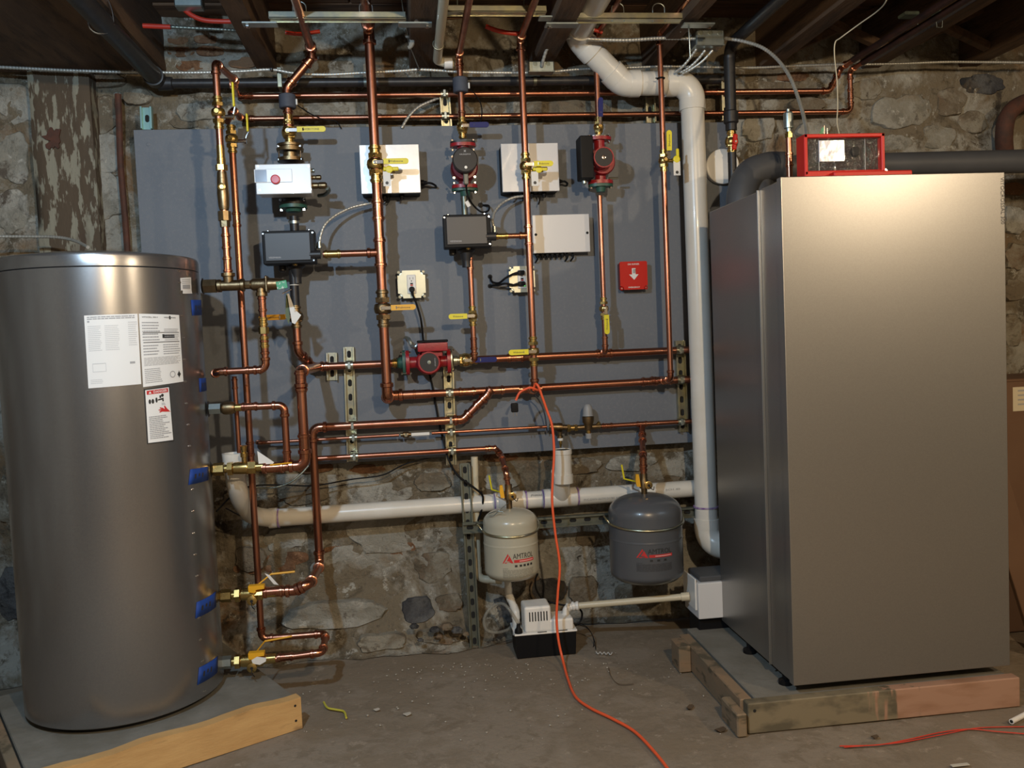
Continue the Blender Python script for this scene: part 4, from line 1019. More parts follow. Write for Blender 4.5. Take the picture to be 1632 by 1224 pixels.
# riser a to cold water tee
ya = YT
xa = P(357, 330, ya).x
pipe('copper riser over the top tank port with brass valves at its head', [V3((xa, ya, P(364, 437, ya).z)), V3((xa, ya, P(344, 100, ya).z)), V3((xa+.02, ya+.22, P(344, 100, ya).z+.01)), P(372, 135, -.15), P(384, 150, YW), P(420, 150, YW)][:4]+[V3((P(378, 150, YW).x, YW, P(384, 150, YW).z))], .0115, rad=1.7, fits=[(V3((xa, ya, P(362, 385, ya).z)), (0, 0, 1)), (V3((xa, ya, P(363, 422, ya).z)), (0, 0, 1))])
zt1, zt2 = P(760, 150, YW).z, P(760, 185, YW).z
hx = P(380, 150, YW).x
q1 = P(1322, 144, YW)
pipe('upper of two long copper pipes running above the backboard', [V3((hx, YW, zt1)), V3((q1.x, YW, zt1)), V3((P(1340, 115, YW).x, YW, P(1340, 108, YW).z)), V3((P(1340, 115, YW).x, -.10, P(1340, 108, YW).z))], .0110, copper_h, rad=2.2, fits=[(V3((P(392, 150, YW).x, YW, zt1)), (1, 0, 0)), (V3((P(1150, 150, YW).x, YW, zt1)), (1, 0, 0))])
q2 = P(1356, 178, YW)
pipe('lower of two long copper pipes running above the backboard', [P(362, 195, YL+.1), P(372, 175, -.15), V3((P(385, 186, YW).x, YW, zt2)), V3((q2.x, YW, zt2)), V3((q2.x, YW, P(1358, 112, YW).z)), V3((q2.x, -.10, P(1358, 112, YW).z))], .0100, copper_h, rad=2.2, fits=[(V3((P(396, 186, YW).x, YW, zt2)), (1, 0, 0)), (V3((q2.x, YW, P(1357, 150, YW).z)), (0, 0, 1))])
for xq, pz, lb in ((P(1340, 115, YW).x, P(1340, 108, YW).z, 'left one of two dark copper pipes under the upper right ceiling'), (q2.x, P(1358, 112, YW).z, 'right one of two dark copper pipes under the upper right ceiling')):
    b = MB(); b.tube([V3((xq, -.09, pz)), V3((xq, -2.6, pz))], .0125, 16); tag(b.build('dark_copper_pipe', dark_copper), lb, 'pipe')  # ceiling runs of the two long pipes, coloured much darker than the rest
# discharge branch: relief valve, drop, run left, drop to funnel
rx = P(420, 520, YT).x
zz = P(380, 591, YT).z; xl = P(346, 592, YT).x; xc = P(368, 590, YT).x
pipe('copper pipe looping left from the relief valve behind the tank', [V3((rx, YT, P(419, 478, YT).z)), V3((rx, YT, zz)), V3((xl, YT, zz)), V3((xl-.02, YT+.05, zz-.01))], .0112, rad=1.9, fits=[(V3((rx, YT, P(420, 485, YT).z)), (0, 0, 1)), (V3((rx, YT, P(425, 553, YT).z)), (0, 0, 1)), (V3((P(405, 588, YT).x, YT, zz)), (1, 0, 0))])
pipe('thin copper drop ending in the white funnel pipe by the tank', [V3((xc, -.40, P(370, 600, -.40).z)), V3((xc+.001, -.40, P(377, 722, -.40).z))], .0078, fits=[(V3((xc, -.40, P(369, 612, -.40).z)), (0, 0, 1))])
# thin make-up line e
ze = P(560, 698, -.07).z; ye = -.055
pe0 = P(409, 706, ye)
pipe('thin copper feed line crossing the lower board, left of the small valve', [V3((pe0.x, .0, pe0.z)), V3((pe0.x, ye, pe0.z)), V3((P(636, 694, ye).x, ye, pe0.z-.0))], .0062, copper_h, rad=1.6, fits=[(V3((P(425, 706, ye).x, ye, pe0.z)), (1, 0, 0))])
xe1 = P(871, 683, ye)
pipe('thin copper feed line from the small valve to the brass backflow fitting', [V3((P(688, 692, ye).x, ye, pe0.z)), V3((xe1.x, ye, pe0.z))], .0062, copper_h)
# tank branch f
zf = P(640, 723, ye).z
xf = P(804, 760, -.16).x
pipe('copper branch along the board bottom edge down to the cream tank', [V3((P(497, 735, ye).x, ye, zf)), V3((P(790, 714, ye).x, ye, zf)), V3((xf, -.12, zf-.02)), V3((xf, -.20, P(806, 762, -.20).z)), V3((xf, -.20, P(808, 775, -.20).z))][:2]+[V3((xf, ye-.03, zf-.03)), V3((xf+.002, -.20, P(806, 752, -.20).z)), V3((ccW[0], -.20, P(808, 778, -.20).z))], .0098, copper_h, rad=2.0, fits=[(V3((P(782, 714, ye).x, ye, zf)), (1, 0, 0))])
# regulator to grey tank
zr_ = P(1000, 677, ye).z
t = pipe('copper pipe right of the pressure regulator to the wall strut', [V3((P(958, 679, ye).x, ye, zr_)), V3((P(1135, 672, ye).x, ye, zr_))], .0095, copper_h, fits=[(V3((P(968, 679, ye).x, ye, zr_)), (1, 0, 0)), (V3((P(1023, 676, ye).x, ye, zr_)), (1, 0, 0))])
xg = P(1025, 700, -.12)
pipe('copper drop from the tee down to the slate grey tank', [V3((P(1023, 676, ye).x, ye, zr_-.008)), V3((P(1024, 700, -.10).x, -.10, zr_-.05)), V3((ccG[0], -.23, P(1027, 730, -.23).z)), V3((ccG[0], -.23, P(1028, 757, -.23).z))], .0115, rad=2.0, fits=[(V3((ccG[0], -.23, P(1027, 740, -.23).z)), (0, 0, 1))])

# clamps on struts
nmz = ('upper header', 'diagonal pipe', 'thin feed line', 'bottom branch')
for (px, py, sl, rows) in ((560, 640, 'left tall strut', ((zh, .0145), (dz, .0152), (pe0.z, .0062), (zf, .0098))), (717, 640, 'strut beneath the horizontal pump', ((jA.z, .0145), (dz, .0152), (pe0.z, .0062), (zf, .0098))), (1084, 615, 'strut beside the large white pipe', ((zh, .0145), (P(1090, 605, YH).z, .0145), (zr_, .0095)))):
    for k, (zz_, r) in enumerate(rows):
        nm_ = nmz[k]
        if px == 717 and k == 0: nm_ = 'lower header'
        if px == 1084: nm_ = ('upper header', 'lower header', 'regulator pipe')[k]
        c_ = V3((P(px, py, YH).x, YH if r > .01 else ye, zz_)); ck = thing('strut_clamp', 'zinc clamp holding the %s on the %s' % (nm_, sl), 'clamp', c_, 'pipe clamps on the struts')
        clamp(ck, c_, (1, 0, 0), r)
for zz_, nm_ in ((zt1, 'upper'), (zt2, 'lower')):
    c_ = V3((P(709, 170, YW).x, YW, zz_)); ck = thing('strut_clamp', 'small clamp on the short strut above the board holding the %s long pipe' % nm_, 'clamp', c_, 'pipe clamps on the struts')
    clamp(ck, c_, (1, 0, 0), .011)

# ================================================================== WHITE PVC
def pvc_pipe(label, pts, r, rad=1.5, socks=(), mat=None, rings=(), name='plastic_pipe', hub=1.13, ext=.55):
    mat = mat or pvc
    t = thing(name, label, 'pipe', pts[0]); path, corners = roundpath(pts, rad*r, 10)
    MB().tube(path, r, 32).build('pipe_length', mat, t, smooth=50)
    for arc, u, v in corners:
        b = MB(); s, e = arc[0], arc[-1]
        b.tube([s+u*.001]+arc+[e+v*.001], r*1.10, 32)
        for p, d in ((s, u), (e, v)): b.lathe(V3(p)-d*.002, d, [(0, r*1.08), (.004, r*hub), (r*ext*1.7, r*hub), (r*ext*1.7, r)], 32)
        b.build('elbow', mat, t, smooth=40)
    for p, d, L in socks:
        b = MB(); d = V3(d).normalized(); b.lathe(V3(p)-d*L/2, d, [(0, r), (0, r*hub), (L, r*hub), (L, r)], 32); b.build('coupling', mat, t, smooth=40)
    for p, d in rings:
        b = MB(); d = V3(d).normalized(); b.lathe(V3(p)-d*.003, d, [(0, r*1.004), (.0005, r*(hub-.02)), (.0065, r*(hub-.02)), (.007, r*1.004)], 32); b.build('primer_ring', purple, t, smooth=40)
    return t
YV = -.10; RV = .0445
vx = P(1108, 300, YV).x; xv2 = (P(1107, 230, YV).x+P(1122, 830, YV).x)/2
zt = P(1040, 133, YV).z
topz = P(925, 78, -.22).z
pv = [V3((1.40, -.30, P(1125, 872, -.15).z)), V3((xv2, YV-.02, P(1125, 868, -.12).z)), V3((xv2, YV, zt)), V3((P(992, 132, YV).x, YV, zt)), V3((.682, -.15, 2.305)), V3((.682, -2.6, 2.315))]
pv[0] = V3((1.24, -.22, pv[1].z))
t = pvc_pipe('large white plastic flue pipe that bends down past the board beside the boiler', pv, RV, rad=1.45, rings=[(V3((xv2, YV-.0165, P(1122, 806, YV).z)), (0, 0, 1))])

YW2 = -.035; RW = .0335
l0, l1 = P(440, 826, YW2), P(1140, 776, YW2)
lz0, lz1 = l0.z, l1.z
cU = P(372, 735, -.36)
wa = [P(375, 722, -.38), P(378, 800, -.34), V3((P(402, 824, -.12).x, -.10, lz0+.004)), l0, l1]
t = thing('plastic_pipe', 'white plastic drain pipe running along the wall low behind the cream tank', 'pipe', l0)
b = MB(); b.tube([P(430, 826, YW2), l1], RW, 28); b.build('pipe_length', pvc, t)
dl = (l1-l0).normalized()
b = MB(); sp = spline([P(374, 745, -.37), P(377, 772, -.33), P(386, 800, -.24), P(402, 820, -.12), P(432, 826, YW2)], 6); b.tube(sp, RW*1.0, 24); b.build('elbow', pvc, t)
b = MB(); zf0 = P(374, 722, -.38).z; fx = P(374, 735, -.38)
b.lathe((fx.x, -.38, zf0-.085), (0, 0, 1), [(0, .030), (.018, .036), (.02, .040), (.055, .040), (.056, .038), (.085, .040), (.085, .034), (.02, .030)], 28); b.build('funnel_cup', pvc, t)
text('CHARLOTTE'[:0] or 'SCH 40', (fx.x, -.38-.0405, zf0-.05), .012, ink, t, width=.03)
for px, L in ((437, .03),):
    b = MB(); b.lathe(P(px-8, 826, YW2), dl, [(0, RW), (0, RW*1.14), (L, RW*1.14), (L, RW)], 28); b.build('socket', pvc, t)
def ringat(px, py): 
    b = MB(); b.lathe(P(px, py, YW2), dl, [(0, RW), (.0005, RW*1.09), (.006, RW*1.09), (.0065, RW)], 28); b.build('primer_ring', purple, t)
for px, py in ((443, 826), (787, 801), (837, 797), (864, 795), (919, 791)): ringat(px, py)
for (pa, pb) in (((789, 801), (836, 797)), ((866, 795), (918, 791))):
    b = MB(); a_, b_ = P(*pa, YW2), P(*pb, YW2); L = (b_-a_).length; b.lathe(a_, b_-a_, [(0, RW), (0, RW*1.13), (L, RW*1.13), (L, RW)], 28); b.build('wye_body' if pa[0] > 850 else 'coupling', pvc, t)
yw = P(895, 790, YW2)
b = MB(); b.tube([yw, P(893, 775, -.075), P(894, 752, -.11)], RW*1.12, 28); b.build('wye_branch', pvc, t)
b = MB(); c0, c1 = P(893, 768, -.11), P(896, 716, -.115)
c0 = V3((c1.x, c1.y, c0.z)); b.tube([c0, c1], RW*1.02, 28, caps=False); b.tube([c1-V3((0, 0, .018)), c1], RW*1.10, 28, caps=False); b.tube([c0-V3((0, 0, .004)), c0+V3((0, 0, .03))], RW*1.13, 28); b.build('standpipe', pvc, t)
b = MB(); b.lathe(c1-V3((0, 0, .004)), (0, 0, 1), [(0, RW*.9), (.001, RW*.9)], 24); b.build('standpipe_mouth', hole, t)
text('JM EAGLE', P(853, 790, YW2)+V3((0, -RW-.0008, .006)), .010, ink, t, width=.045)
text('PVC-DWV ASTM D1785 ASTM D2665 NSF-PW', P(975, 790, YW2)+V3((0, -RW-.0008, -.006)), .011, grey_ink, t, right=dl, width=.24)
text('SCH 40', P(1068, 779, YW2)+V3((0, -RW-.0008, .0)), .011, grey_ink, t, right=dl, width=.06)
# thin cream pipe beside the post
t = pvc_pipe('thin cream plastic pipe standing behind the cream expansion tank', [P(756, 728, -.03), P(762, 922, -.03), P(800, 926, -.04)], .0135, rad=2.2, mat=pvc_old, ext=.9)
t = pvc_pipe('white plastic pipe dropping behind the cream tank into the floor pump', [P(809, 915, -.06), P(811, 948, -.07), P(822, 975, -.14), P(823, 1012, -.16)], .0140, rad=1.6, ext=.8)

# ================================================================== CONDENSATE PUMP
s0 = P(823, 1050, -.225); s0 = PZ(823, 1050, 0.002); s1 = PZ(920, 1042, .002)
sx0, sx1, sy = s0.x, s1.x, (s0.y+s1.y)/2
t = thing('condensate_pump', 'white condensate pump on a black reservoir standing on the floor', 'pump', ((sx0+sx1)/2, sy+.07, 0))
zr = P(823, 1014, sy).z
b = MB(); dp_ = .135
vs = []
for z_, k in ((.001, .004), (zr, 0)):
    for xx, yy in ((sx0+k, sy+k), (sx1-k, sy+k), (sx1-k, sy+dp_-k), (sx0+k, sy+dp_-k)): vs.append(V3((xx, yy, z_)))
b.add(vs, [[0, 3, 2, 1], [4, 5, 6, 7]]+[[i, (i+1) % 4, 4+(i+1) % 4, 4+i] for i in range(4)]); b.build('reservoir', black_plastic, t)
b = MB(); b.box2((sx0-.004, sy-.004, zr), (sx1+.004, sy+dp_+.004, zr+.007), .003, 2); b.build('rim_cover', white_plastic, t)
hx0, hx1 = sx0+(sx1-sx0)*.16, sx0+(sx1-sx0)*.60
zh1 = P(860, 972, sy).z+.012
b = MB(); b.box2((hx0, sy+.004, zr+.006), (hx1, sy+.105, zh1), .010, 3); b.build('motor_housing', white_plastic, t)
b = MB(); b.box2((hx1-.01, sy+.004, zr+.006), (sx1-.008, sy+.105, zr+.006+(zh1-zr)*.42), .008, 3); b.build('side_housing', white_plastic, t)
for k in range(7):
    x = hx0+.018+k*.0108; b = MB(); b.box2((x, sy+.0028, zh1-.055), (x+.0042, sy+.0042, zh1-.020)); b.build('vent_slot', hole, t)
for xx in (.36, .70):
    b = MB(); b.box2((sx0+(sx1-sx0)*xx, sy-.0048, zr+.008), (sx0+(sx1-sx0)*xx+.035, sy-.0035, zr+.0105)); b.build('latch_slot', hole, t)
b = MB(); bxx = sx0+.014
b.lathe((bxx, sy+.014, zr+.007), (0, 0, 1), [(0, .015), (.012, .014), (.02, .008), (.036, .006), (.037, .0045)], 16); b.build('check_valve', black_plastic, t)
pt0 = V3((bxx, sy+.014, zr+.042))
cable('clear vinyl tube looping from the pump check valve beside the post', [pt0, P(812, 972, sy+.02), P(800, 962, sy+.05), P(784, 967, sy+.08), P(772, 985, sy+.08), P(775, 1003, sy+.08), P(790, 1008, sy+.09), P(808, 1004, sy+.12), P(818, 995, -.09)], .0062, clear_tube, name='vinyl_tube', cat='tube')
cable('black power cord looping up from the pump behind the cream tank', [P(912, 1000, -.15), P(925, 990, -.15), P(927, 975, -.12), P(915, 967, -.10), P(890, 963, -.08), P(866, 955, -.06), P(855, 940, -.05), P(853, 925, -.05), P(857, 914, -.05)], .0038, black_plastic, name='power_cord', cat='cord')
cable('thin black wire curling right of the condensate pump', [P(922, 992, -.12), P(936, 1000, -.12), P(945, 1015, -.13), P(946, 1030, -.16), P(938, 1036, -.18)], .0015, black_plastic, name='thin_wire', cat='wire')
cable('second thin black wire reaching the floor beside the pump', [P(920, 994, -.12), P(938, 1003, -.12), P(947, 1020, -.14), P(950, 1038, -.20)], .0015, black_plastic, name='thin_wire', cat='wire')
t = thing('wire_offcut', 'curled white wire bits on the floor right of the pump', 'wire', PZ(962, 1041, .003))
b = MB(); b.tube(spline([PZ(950+k*3.2, 1040+(2.2 if k % 2 else -1.5)+k*.2, .004) for k in range(9)], 3), .0018, 6); b.build('wire_curl', white_plastic, t)

# ================================================================== BOXES ON THE BOARD
def encl(label, tl, br, D, lidmat, bodymat=None, glands=(), ports=(), name='electrical_box', screws=True):
    a = P(*tl, -D); c = P(*br, -D)
    t = thing(name, label, 'electrical box', ((a.x+c.x)/2, -D/2, c.z))
    b = MB(); b.box2((a.x+.002, -D+.014, c.z+.002), (c.x-.002, -.0005, a.z-.002), .002); b.build('box_body', bodymat or zinc_dull, t)
    b = MB(); b.box2((a.x, -D, c.z), (c.x, -D+.0135, a.z), .0015); b.build('lid', lidmat, t)
    for gx in glands:
        x = P(gx, br[1], -D).x; b = MB()
        b.lathe((x, -D*.5, c.z+.0015), (0, 0, -1), [(0, .010), (.010, .010), (.011, .007), (.018, .006)], 12); b.build('cable_gland', black_plastic, t)
    return t, a, c
t, a, c = encl('square steel lidded box on the board behind the thick left riser', (572, 231), (671, 307), .105, box_steel, black_plastic, (612, 640))
w1 = (a, c)
b = MB(); gz = P(682, 291, -.06); b.lathe((c.x-.001, -.055, gz.z), (1, 0, 0), [(0, .011), (.014, .011), (.018, .008), (.026, .007)], 14); b.build('side_gland', black_plastic, t)
cable('short black cable sticking out right of the steel lidded box', [V3((c.x+.022, -.055, gz.z)), V3((c.x+.04, -.056, gz.z-.002)), V3((c.x+.056, -.040, gz.z-.007)), V3((c.x+.062, -.004, gz.z-.008))], .0042, black_plastic)
t, a, c = encl('light grey lidded square box on the board behind the centre riser', (798, 229), (892, 304), .095, box_white, black_plastic, (850, 870))
w2 = (a, c)
b = MB(); gz = P(898, 289, -.05); b.lathe((c.x-.001, -.05, gz.z), (1, 0, 0), [(0, .009), (.012, .009), (.016, .006), (.02, .006)], 14); b.build('side_gland', black_plastic, t)
cable('short black cable sticking out right of the light grey square box', [V3((c.x+.018, -.05, gz.z)), V3((c.x+.030, -.05, gz.z-.001)), V3((c.x+.042, -.035, gz.z-.006)), V3((c.x+.046, -.004, gz.z-.008))], .004, black_plastic)
t, a, c = encl('shallow light grey wiring box with cords hanging under it', (848, 343), (941, 401), .055, box_white, box_white, (858, 866, 874, 882, 890, 898))
for px, dz in ((857, .028), (905, .026), (914, .026)):
    x = P(px, 400, -.05).x
    o = MB().tube(spline([V3((x, -.028, c.z)), V3((x+.002, -.03, c.z-dz*.6)), V3((x-.003, -.02, c.z-dz)), V3((x-.003, -.002, c.z-dz-.002))], 5), .0035, 8).build('hanging_lead', black_plastic, t)
for px, py in ((854, 374), (936, 371)):
    b = MB(); q_ = P(px, py, -.055); b.lathe((q_.x, -.055, q_.z), NOUT, [(0, .0052), (.0008, .0052)], 12); b.build('lid_screw', hole, t)
# loops of cable under the two upper boxes
for k, (pts, lb) in enumerate((([(612, 306), (613, 318), (619, 322), (622, 314), (621, 306)], 'short black cable loop hanging under the steel lidded box'), ([(814, 303), (817, 312), (813, 317)], 'small black lead hanging under the left of the light grey square box'), ([(831, 303), (834, 314), (833, 321)], 'small black lead hanging under the light grey box beside the riser'), ([(856, 303), (860, 318), (858, 326)], 'small black lead hanging under the right of the light grey square box'))):
    cable(lb, [P(x, y, -.045) for x, y in pts], .003, black_plastic)
cable('black wire loop on the board under the steel lidded box', [P(604, 306, -.02), P(600, 318, -.015), P(606, 326, -.012), P(616, 322, -.012), P(618, 312, -.02)], .0016, black_plastic)

# outlets
def outlet(label, c_px, w_px, led=False, plugs=1):
    c = P(*c_px, -.045); s = w_px*3.27/F_PX; h = s/2
    t = thing('outlet_box', label, 'outlet', (c.x, -.02, c.z-h))
    b = MB(); b.box2((c.x-h+.004, -.040, c.z-h+.004), (c.x+h-.004, -.0005, c.z+h-.004), .004); b.build('back_box', galv, t)
    b = MB(); cc = .019; pts = []
    for sx, sz in ((-1, -1), (1, -1), (1, 1), (-1, 1)):
        A_ = [(sx*(h-cc), sz*h), (sx*(h-cc*.9), sz*(h-cc*.6)), (sx*(h-cc*.6), sz*(h-cc*.9)), (sx*h, sz*(h-cc))]
        if sx*sz > 0: A_ = A_[::-1]
        pts += A_
    b.prism([V3((c.x+x, -.0405, c.z+z)) for x, z in pts], (0, -.005, 0)); b.build('cover_plate', plate_cream, t)
    for sx in (-1, 1):
        for sz in (-1, 1):
            b = MB(); b.box((c.x+sx*(h-.006), -.0425, c.z+sz*(h-.006)), (.011, .003, .011), .003); b.build('corner_ear', plate_cream, t)
            b = MB(); b.lathe((c.x+sx*(h-.006), -.044, c.z+sz*(h-.006)), NOUT, [(0, .0035), (.0015, .003)], 10); b.build('corner_screw', chrome, t)
    b = MB(); b.box((c.x, -.0475, c.z), (.034, .005, .072), .002); rc_ = b.build('receptacle', white_plastic, t)
    b = MB(); b.box((c.x, -.0505, c.z-.004), (.010, .002, .005), .0005); b.build('reset_button', red_paint, rc_)
    b = MB(); b.box((c.x, -.0505, c.z+.002), (.010, .002, .005), .0005); b.build('test_button', black_plastic, rc_)
    for sx in (-.006, .006):
        b = MB(); b.box((c.x+sx, -.0502, c.z+.022), (.0016, .0006, .008)); b.build('slot', hole, rc_)
    b = MB(); b.lathe((c.x, -.0500, c.z+.012), NOUT, [(0, .0022), (.0005, .0022)], 8); b.build('ground_hole', hole, rc_)
    return t, c
t, c = outlet('square metal outlet plate with a white receptacle and black plug left of centre', (656, 453), 44)
pg = thing('plug', 'black plug in the left outlet under the steel lidded box', 'plug', (c.x, -.06, c.z-.025))
b = MB(); b.lathe((c.x, -.0502, c.z-.020), NOUT, [(0, .011), (.012, .011), (.016, .009), (.024, .009)], 14); b.build('plug_body', black_plastic, pg)
b = MB(); b.lathe((c.x, -.066, c.z-.024), (0.1, 0, -1), [(0, .0065), (.022, .0045)], 12); b.build('strain_relief', black_plastic, pg)
cable('black power cord falling from the left outlet behind the horizontal red pump', [V3((c.x+.002, -.066, c.z-.040)), P(664, 485, -.06), P(671, 510, -.055), P(675, 545, -.035), P(681, 580, -.02), P(690, 620, -.015), P(698, 665, -.015), P(706, 700, -.02), P(716, 735, -.05), P(730, 758, -.085), P(755, 777, -.085), P(769, 790, -.075), P(768, 810, -.06), P(762, 830, -.05)], .0042, black_plastic, name='power_cord', cat='cord')
t, c = outlet('square metal outlet plate with two black plugs behind the centre riser', (832, 445), 42)
b = MB(); b.lathe((c.x+.008, -.0505, c.z-.025), NOUT, [(0, .002), (.001, .002)], 8); b.build('green_led', M('green_led', (.1, .8, .2), rough=.4, emit=(.1, .9, .2, 1.2)), t)
for dz, nm in ((.024, 'upper'), (-.018, 'lower')):
    pg = thing('plug', '%s black plug in the outlet behind the centre riser' % nm, 'plug', (c.x, -.06, c.z+dz))
    b = MB(); b.box((c.x-.004, -.058, c.z+dz), (.026, .016, .018), .004, None, 2); b.build('plug_body', black_plastic, pg)
    b = MB(); b.lathe((c.x-.016, -.060, c.z+dz), (-1, 0, -.2), [(0, .006), (.02, .004)], 12); b.build('strain_relief', black_plastic, pg)
hc = P(782, 450, -.001)
b = MB()
t = thing('cord_hole', 'black rubber hole in the board where two cords enter left of the outlet', 'grommet', hc)
for pz in (441, 456):
    b = MB(); q_ = P(781, pz, 0); b.lathe((q_.x, -.0005, q_.z), NOUT, [(0, .009), (.003, .008)], 14); b.build('grommet_ring', black_plastic, t)
cable('upper black cord curving from the right outlet into the board hole', [V3((c.x-.036, -.060, c.z+.020)), P(806, 443, -.07), P(795, 451, -.05), P(784, 449, -.02), V3((P(781, 441, 0).x, -.004, P(781, 441, 0).z))], .0042, black_plastic, name='power_cord', cat='cord')
cable('lower black cord running from the right outlet into the board hole', [V3((c.x-.036, -.060, c.z-.022)), P(806, 452, -.065), P(795, 454, -.05), P(785, 455, -.02), V3((P(781, 456, 0).x, -.004, P(781, 456, 0).z))], .0042, black_plastic, name='power_cord', cat='cord')
# small grommet by the middle valve box
b = MB(); q_ = P(766, 327, 0); b.lathe((q_.x, -.0005, q_.z), NOUT, [(0, .010), (.004, .009)], 14); tag(b.build('rubber_grommet', black_plastic), 'small black grommet in the board above the middle black valve box', 'grommet')

# red emergency switch
c = P(1010, 439, -.05); h = 46*3.27/F_PX/2
t = thing('burner_switch', 'red emergency gas burner switch plate on the right side of the board', 'switch', (c.x, -.02, c.z-h))
b = MB(); b.box2((c.x-h+.003, -.043, c.z-h+.003), (c.x+h-.003, -.0005, c.z+h-.003), .004); b.build('back_box', red_dark, t)
b = MB(); cc = .015; pts = []
for sx, sz in ((-1, -1), (1, -1), (1, 1), (-1, 1)):
    A_ = [(sx*(h-cc), sz*h), (sx*(h-cc*.9), sz*(h-cc*.6)), (sx*(h-cc*.6), sz*(h-cc*.9)), (sx*h, sz*(h-cc))] if sz < 0 else [(sx*(h-.004), sz*h), (sx*h, sz*(h-.004))]
    if sx*sz > 0: A_ = A_[::-1]
    pts += A_
b.prism([V3((c.x+x, -.0435, c.z+z)) for x, z in pts], (0, -.007, 0)); b.build('cover_plate', red_paint, t)
for sx in (-1, 1):
    b = MB(); b.box((c.x+sx*(h-.006), -.045, c.z-h+.006), (.013, .004, .013), .003); b.build('corner_ear', red_paint, t)
    b = MB(); b.lathe((c.x+sx*(h-.006), -.047, c.z-h+.006), NOUT, [(0, .003), (.001, .003)], 8); b.build('corner_screw', chrome, t)
sw_white = white_plastic
b = MB(); b.prism([V3((c.x+x, -.0512, c.z+z)) for x, z in ((-.007, .028), (.0075, .028), (.0075, .004), (.019, .004), (.001, -.017), (-.019, .004), (-.007, .004))], (0, -.0006, 0)); b.build('arrow', sw_white, t)
b = MB(); b.box((c.x+.001, -.054, c.z+.017), (.009, .006, .016), .001, Matrix.Rotation(.3, 3, 'X')); b.build('toggle', M('switch_toggle', (.45, .44, .42), rough=.4), t)
text('GAS BURNER', (c.x, -.0508, c.z+h-.014), .009, sw_white, t, width=.046, bold=True)
text('EMERGENCY', (c.x, -.0508, c.z-h+.006), .008, sw_white, t, width=.046, bold=True)

# round white device at the right end
c = P(1152, 265, -.03)
t = thing('round_device', 'round white disc device on the board behind the large white pipe', 'device', (c.x, -.02, c.z-.073))
b = MB(); b.lathe((c.x, -.0005, c.z), NOUT, [(0, .066), (.022, .070), (.030, .068), (.034, .060), (.035, .02)], 48); b.build('disc_body', white_plastic, t)
for dx in (.022, .034):
    b = MB(); b.box2((c.x+dx-.0015, -.0362, c.z-.022), (c.x+dx+.0015, -.035, c.z)); b.build('vent_slot', grey_ink, t)

# ================================================================== MIXING VALVE BOXES
def mixbox(label, tl, br, Yf, pipe_x, gl):
    a, c = P(*tl, Yf), P(*br, Yf); t = thing('mixing_valve', label, 'valve', ((a.x+c.x)/2, YB, c.z))
    b = MB(); b.box2((a.x, Yf+.006, c.z), (c.x, Yf+.075, a.z), .005, 2); b.build('housing', black_plastic, t)
    b = MB(); m_ = .008; b.box2((a.x+.011, Yf, c.z+.012), (c.x-.016, Yf+.006, a.z-.009), .001); b.build('front_cover', gray_plastic, t)
    text('VIESSMANN', ((a.x+.042), Yf-.0003, c.z+.020), .009, silver_ink, t, width=.042)
    for x, z in ((a.x+.005, a.z-.010), (c.x-.006, a.z-.010), (c.x-.006, c.z+.01)):
        b = MB(); b.lathe((x, Yf+.0055, z), NOUT, [(0, .0035), (.002, .003)], 10); b.build('corner_screw', chrome, t)
    px = pipe_x
    b = MB(); b.lathe((px, YB, c.z+.01), (0, 0, -1), [(0, .034), (.014, .034), (.022, .024), (.050, .019), (.055, .0175), (.075, .0175)], 24)
    b.lathe((px-.05, YB+.01, c.z+.004), (0, 0, -1), [(0, .014), (.02, .014), (.024, .010)], 12)
    b.build('valve_body', black_iron, t)
    b = MB(); b.lathe((px+.004, Yf+.03, c.z+.001), (0, 0, -1), [(0, .009), (.004, .008), (.007, .004)], 12); b.build('brass_plug', brass, t)
    b = MB(); b.lathe((c.x-.02, YR+.0, gl), (1, 0, 0), [(0, .016), (.038, .016), (.038, .013)], 20); b.build('side_port', black_iron, t)
    for x in (a.x+.02, c.x-.02):
        b = MB(); b.lathe((x, Yf+.03, a.z), (0, 0, 1), [(0, .006), (.004, .006), (.006, .003)], 10); b.build('top_screw', chrome, t)
    return t, a, c
mA = mixbox('left hand black motorised mixing valve box under the large pump', (416, 368), (503, 419), -.20, P(472, 430, YB).x, zG)
mB = mixbox('middle black motorised mixing valve box under the round faced pump', (706, 342), (784, 393), -.20, P(743, 400, YB).x, zH)
# black iron nipple and pipe under left box
t = thing('iron_nipple', 'black iron nipple under the left mixing valve box', 'pipe', P(474, 440, YB))
b = MB(); xx = xv; b.cyl((xx, YB, P(472, 425, YB).z), (xx, YB, P(473, 487, YB).z), .0165, 20); b.build('nipple', black_iron, t)
b = MB(); z_ = P(472, 455, YB).z; b.lathe((xx, YB, z_), (0, 0, 1), [(0, .0168), (.0005, .0175), (.003, .0175), (.0035, .0168)], 20); b.build('thread_ring', pvc, t)
t = thing('iron_nipple', 'dark iron nipple between the green flange and left valve box', 'pipe', P(463, 360, YB))
b = MB(); b.cyl((xD, YB, P(463, 370, YB).z), (xD, YB, P(463, 345, YB).z), .0165, 20); b.build('nipple', black_iron, t)
b = MB(); b.lathe((xD, YB, P(463, 357, YB).z), (0, 0, 1), [(0, .018), (.010, .018)], 20); b.build('thread_ring', galv, t)
t = thing('iron_nipple', 'dark iron nipple between round faced pump and middle valve box', 'pipe', P(740, 325, YB))
b = MB(); xx = P(740, 325, YB).x; b.cyl((xx, YB, P(740, 345, YB).z), (xx, YB, P(740, 306, YB).z), .0115, 20); b.build('nipple', zinc_dull, t)

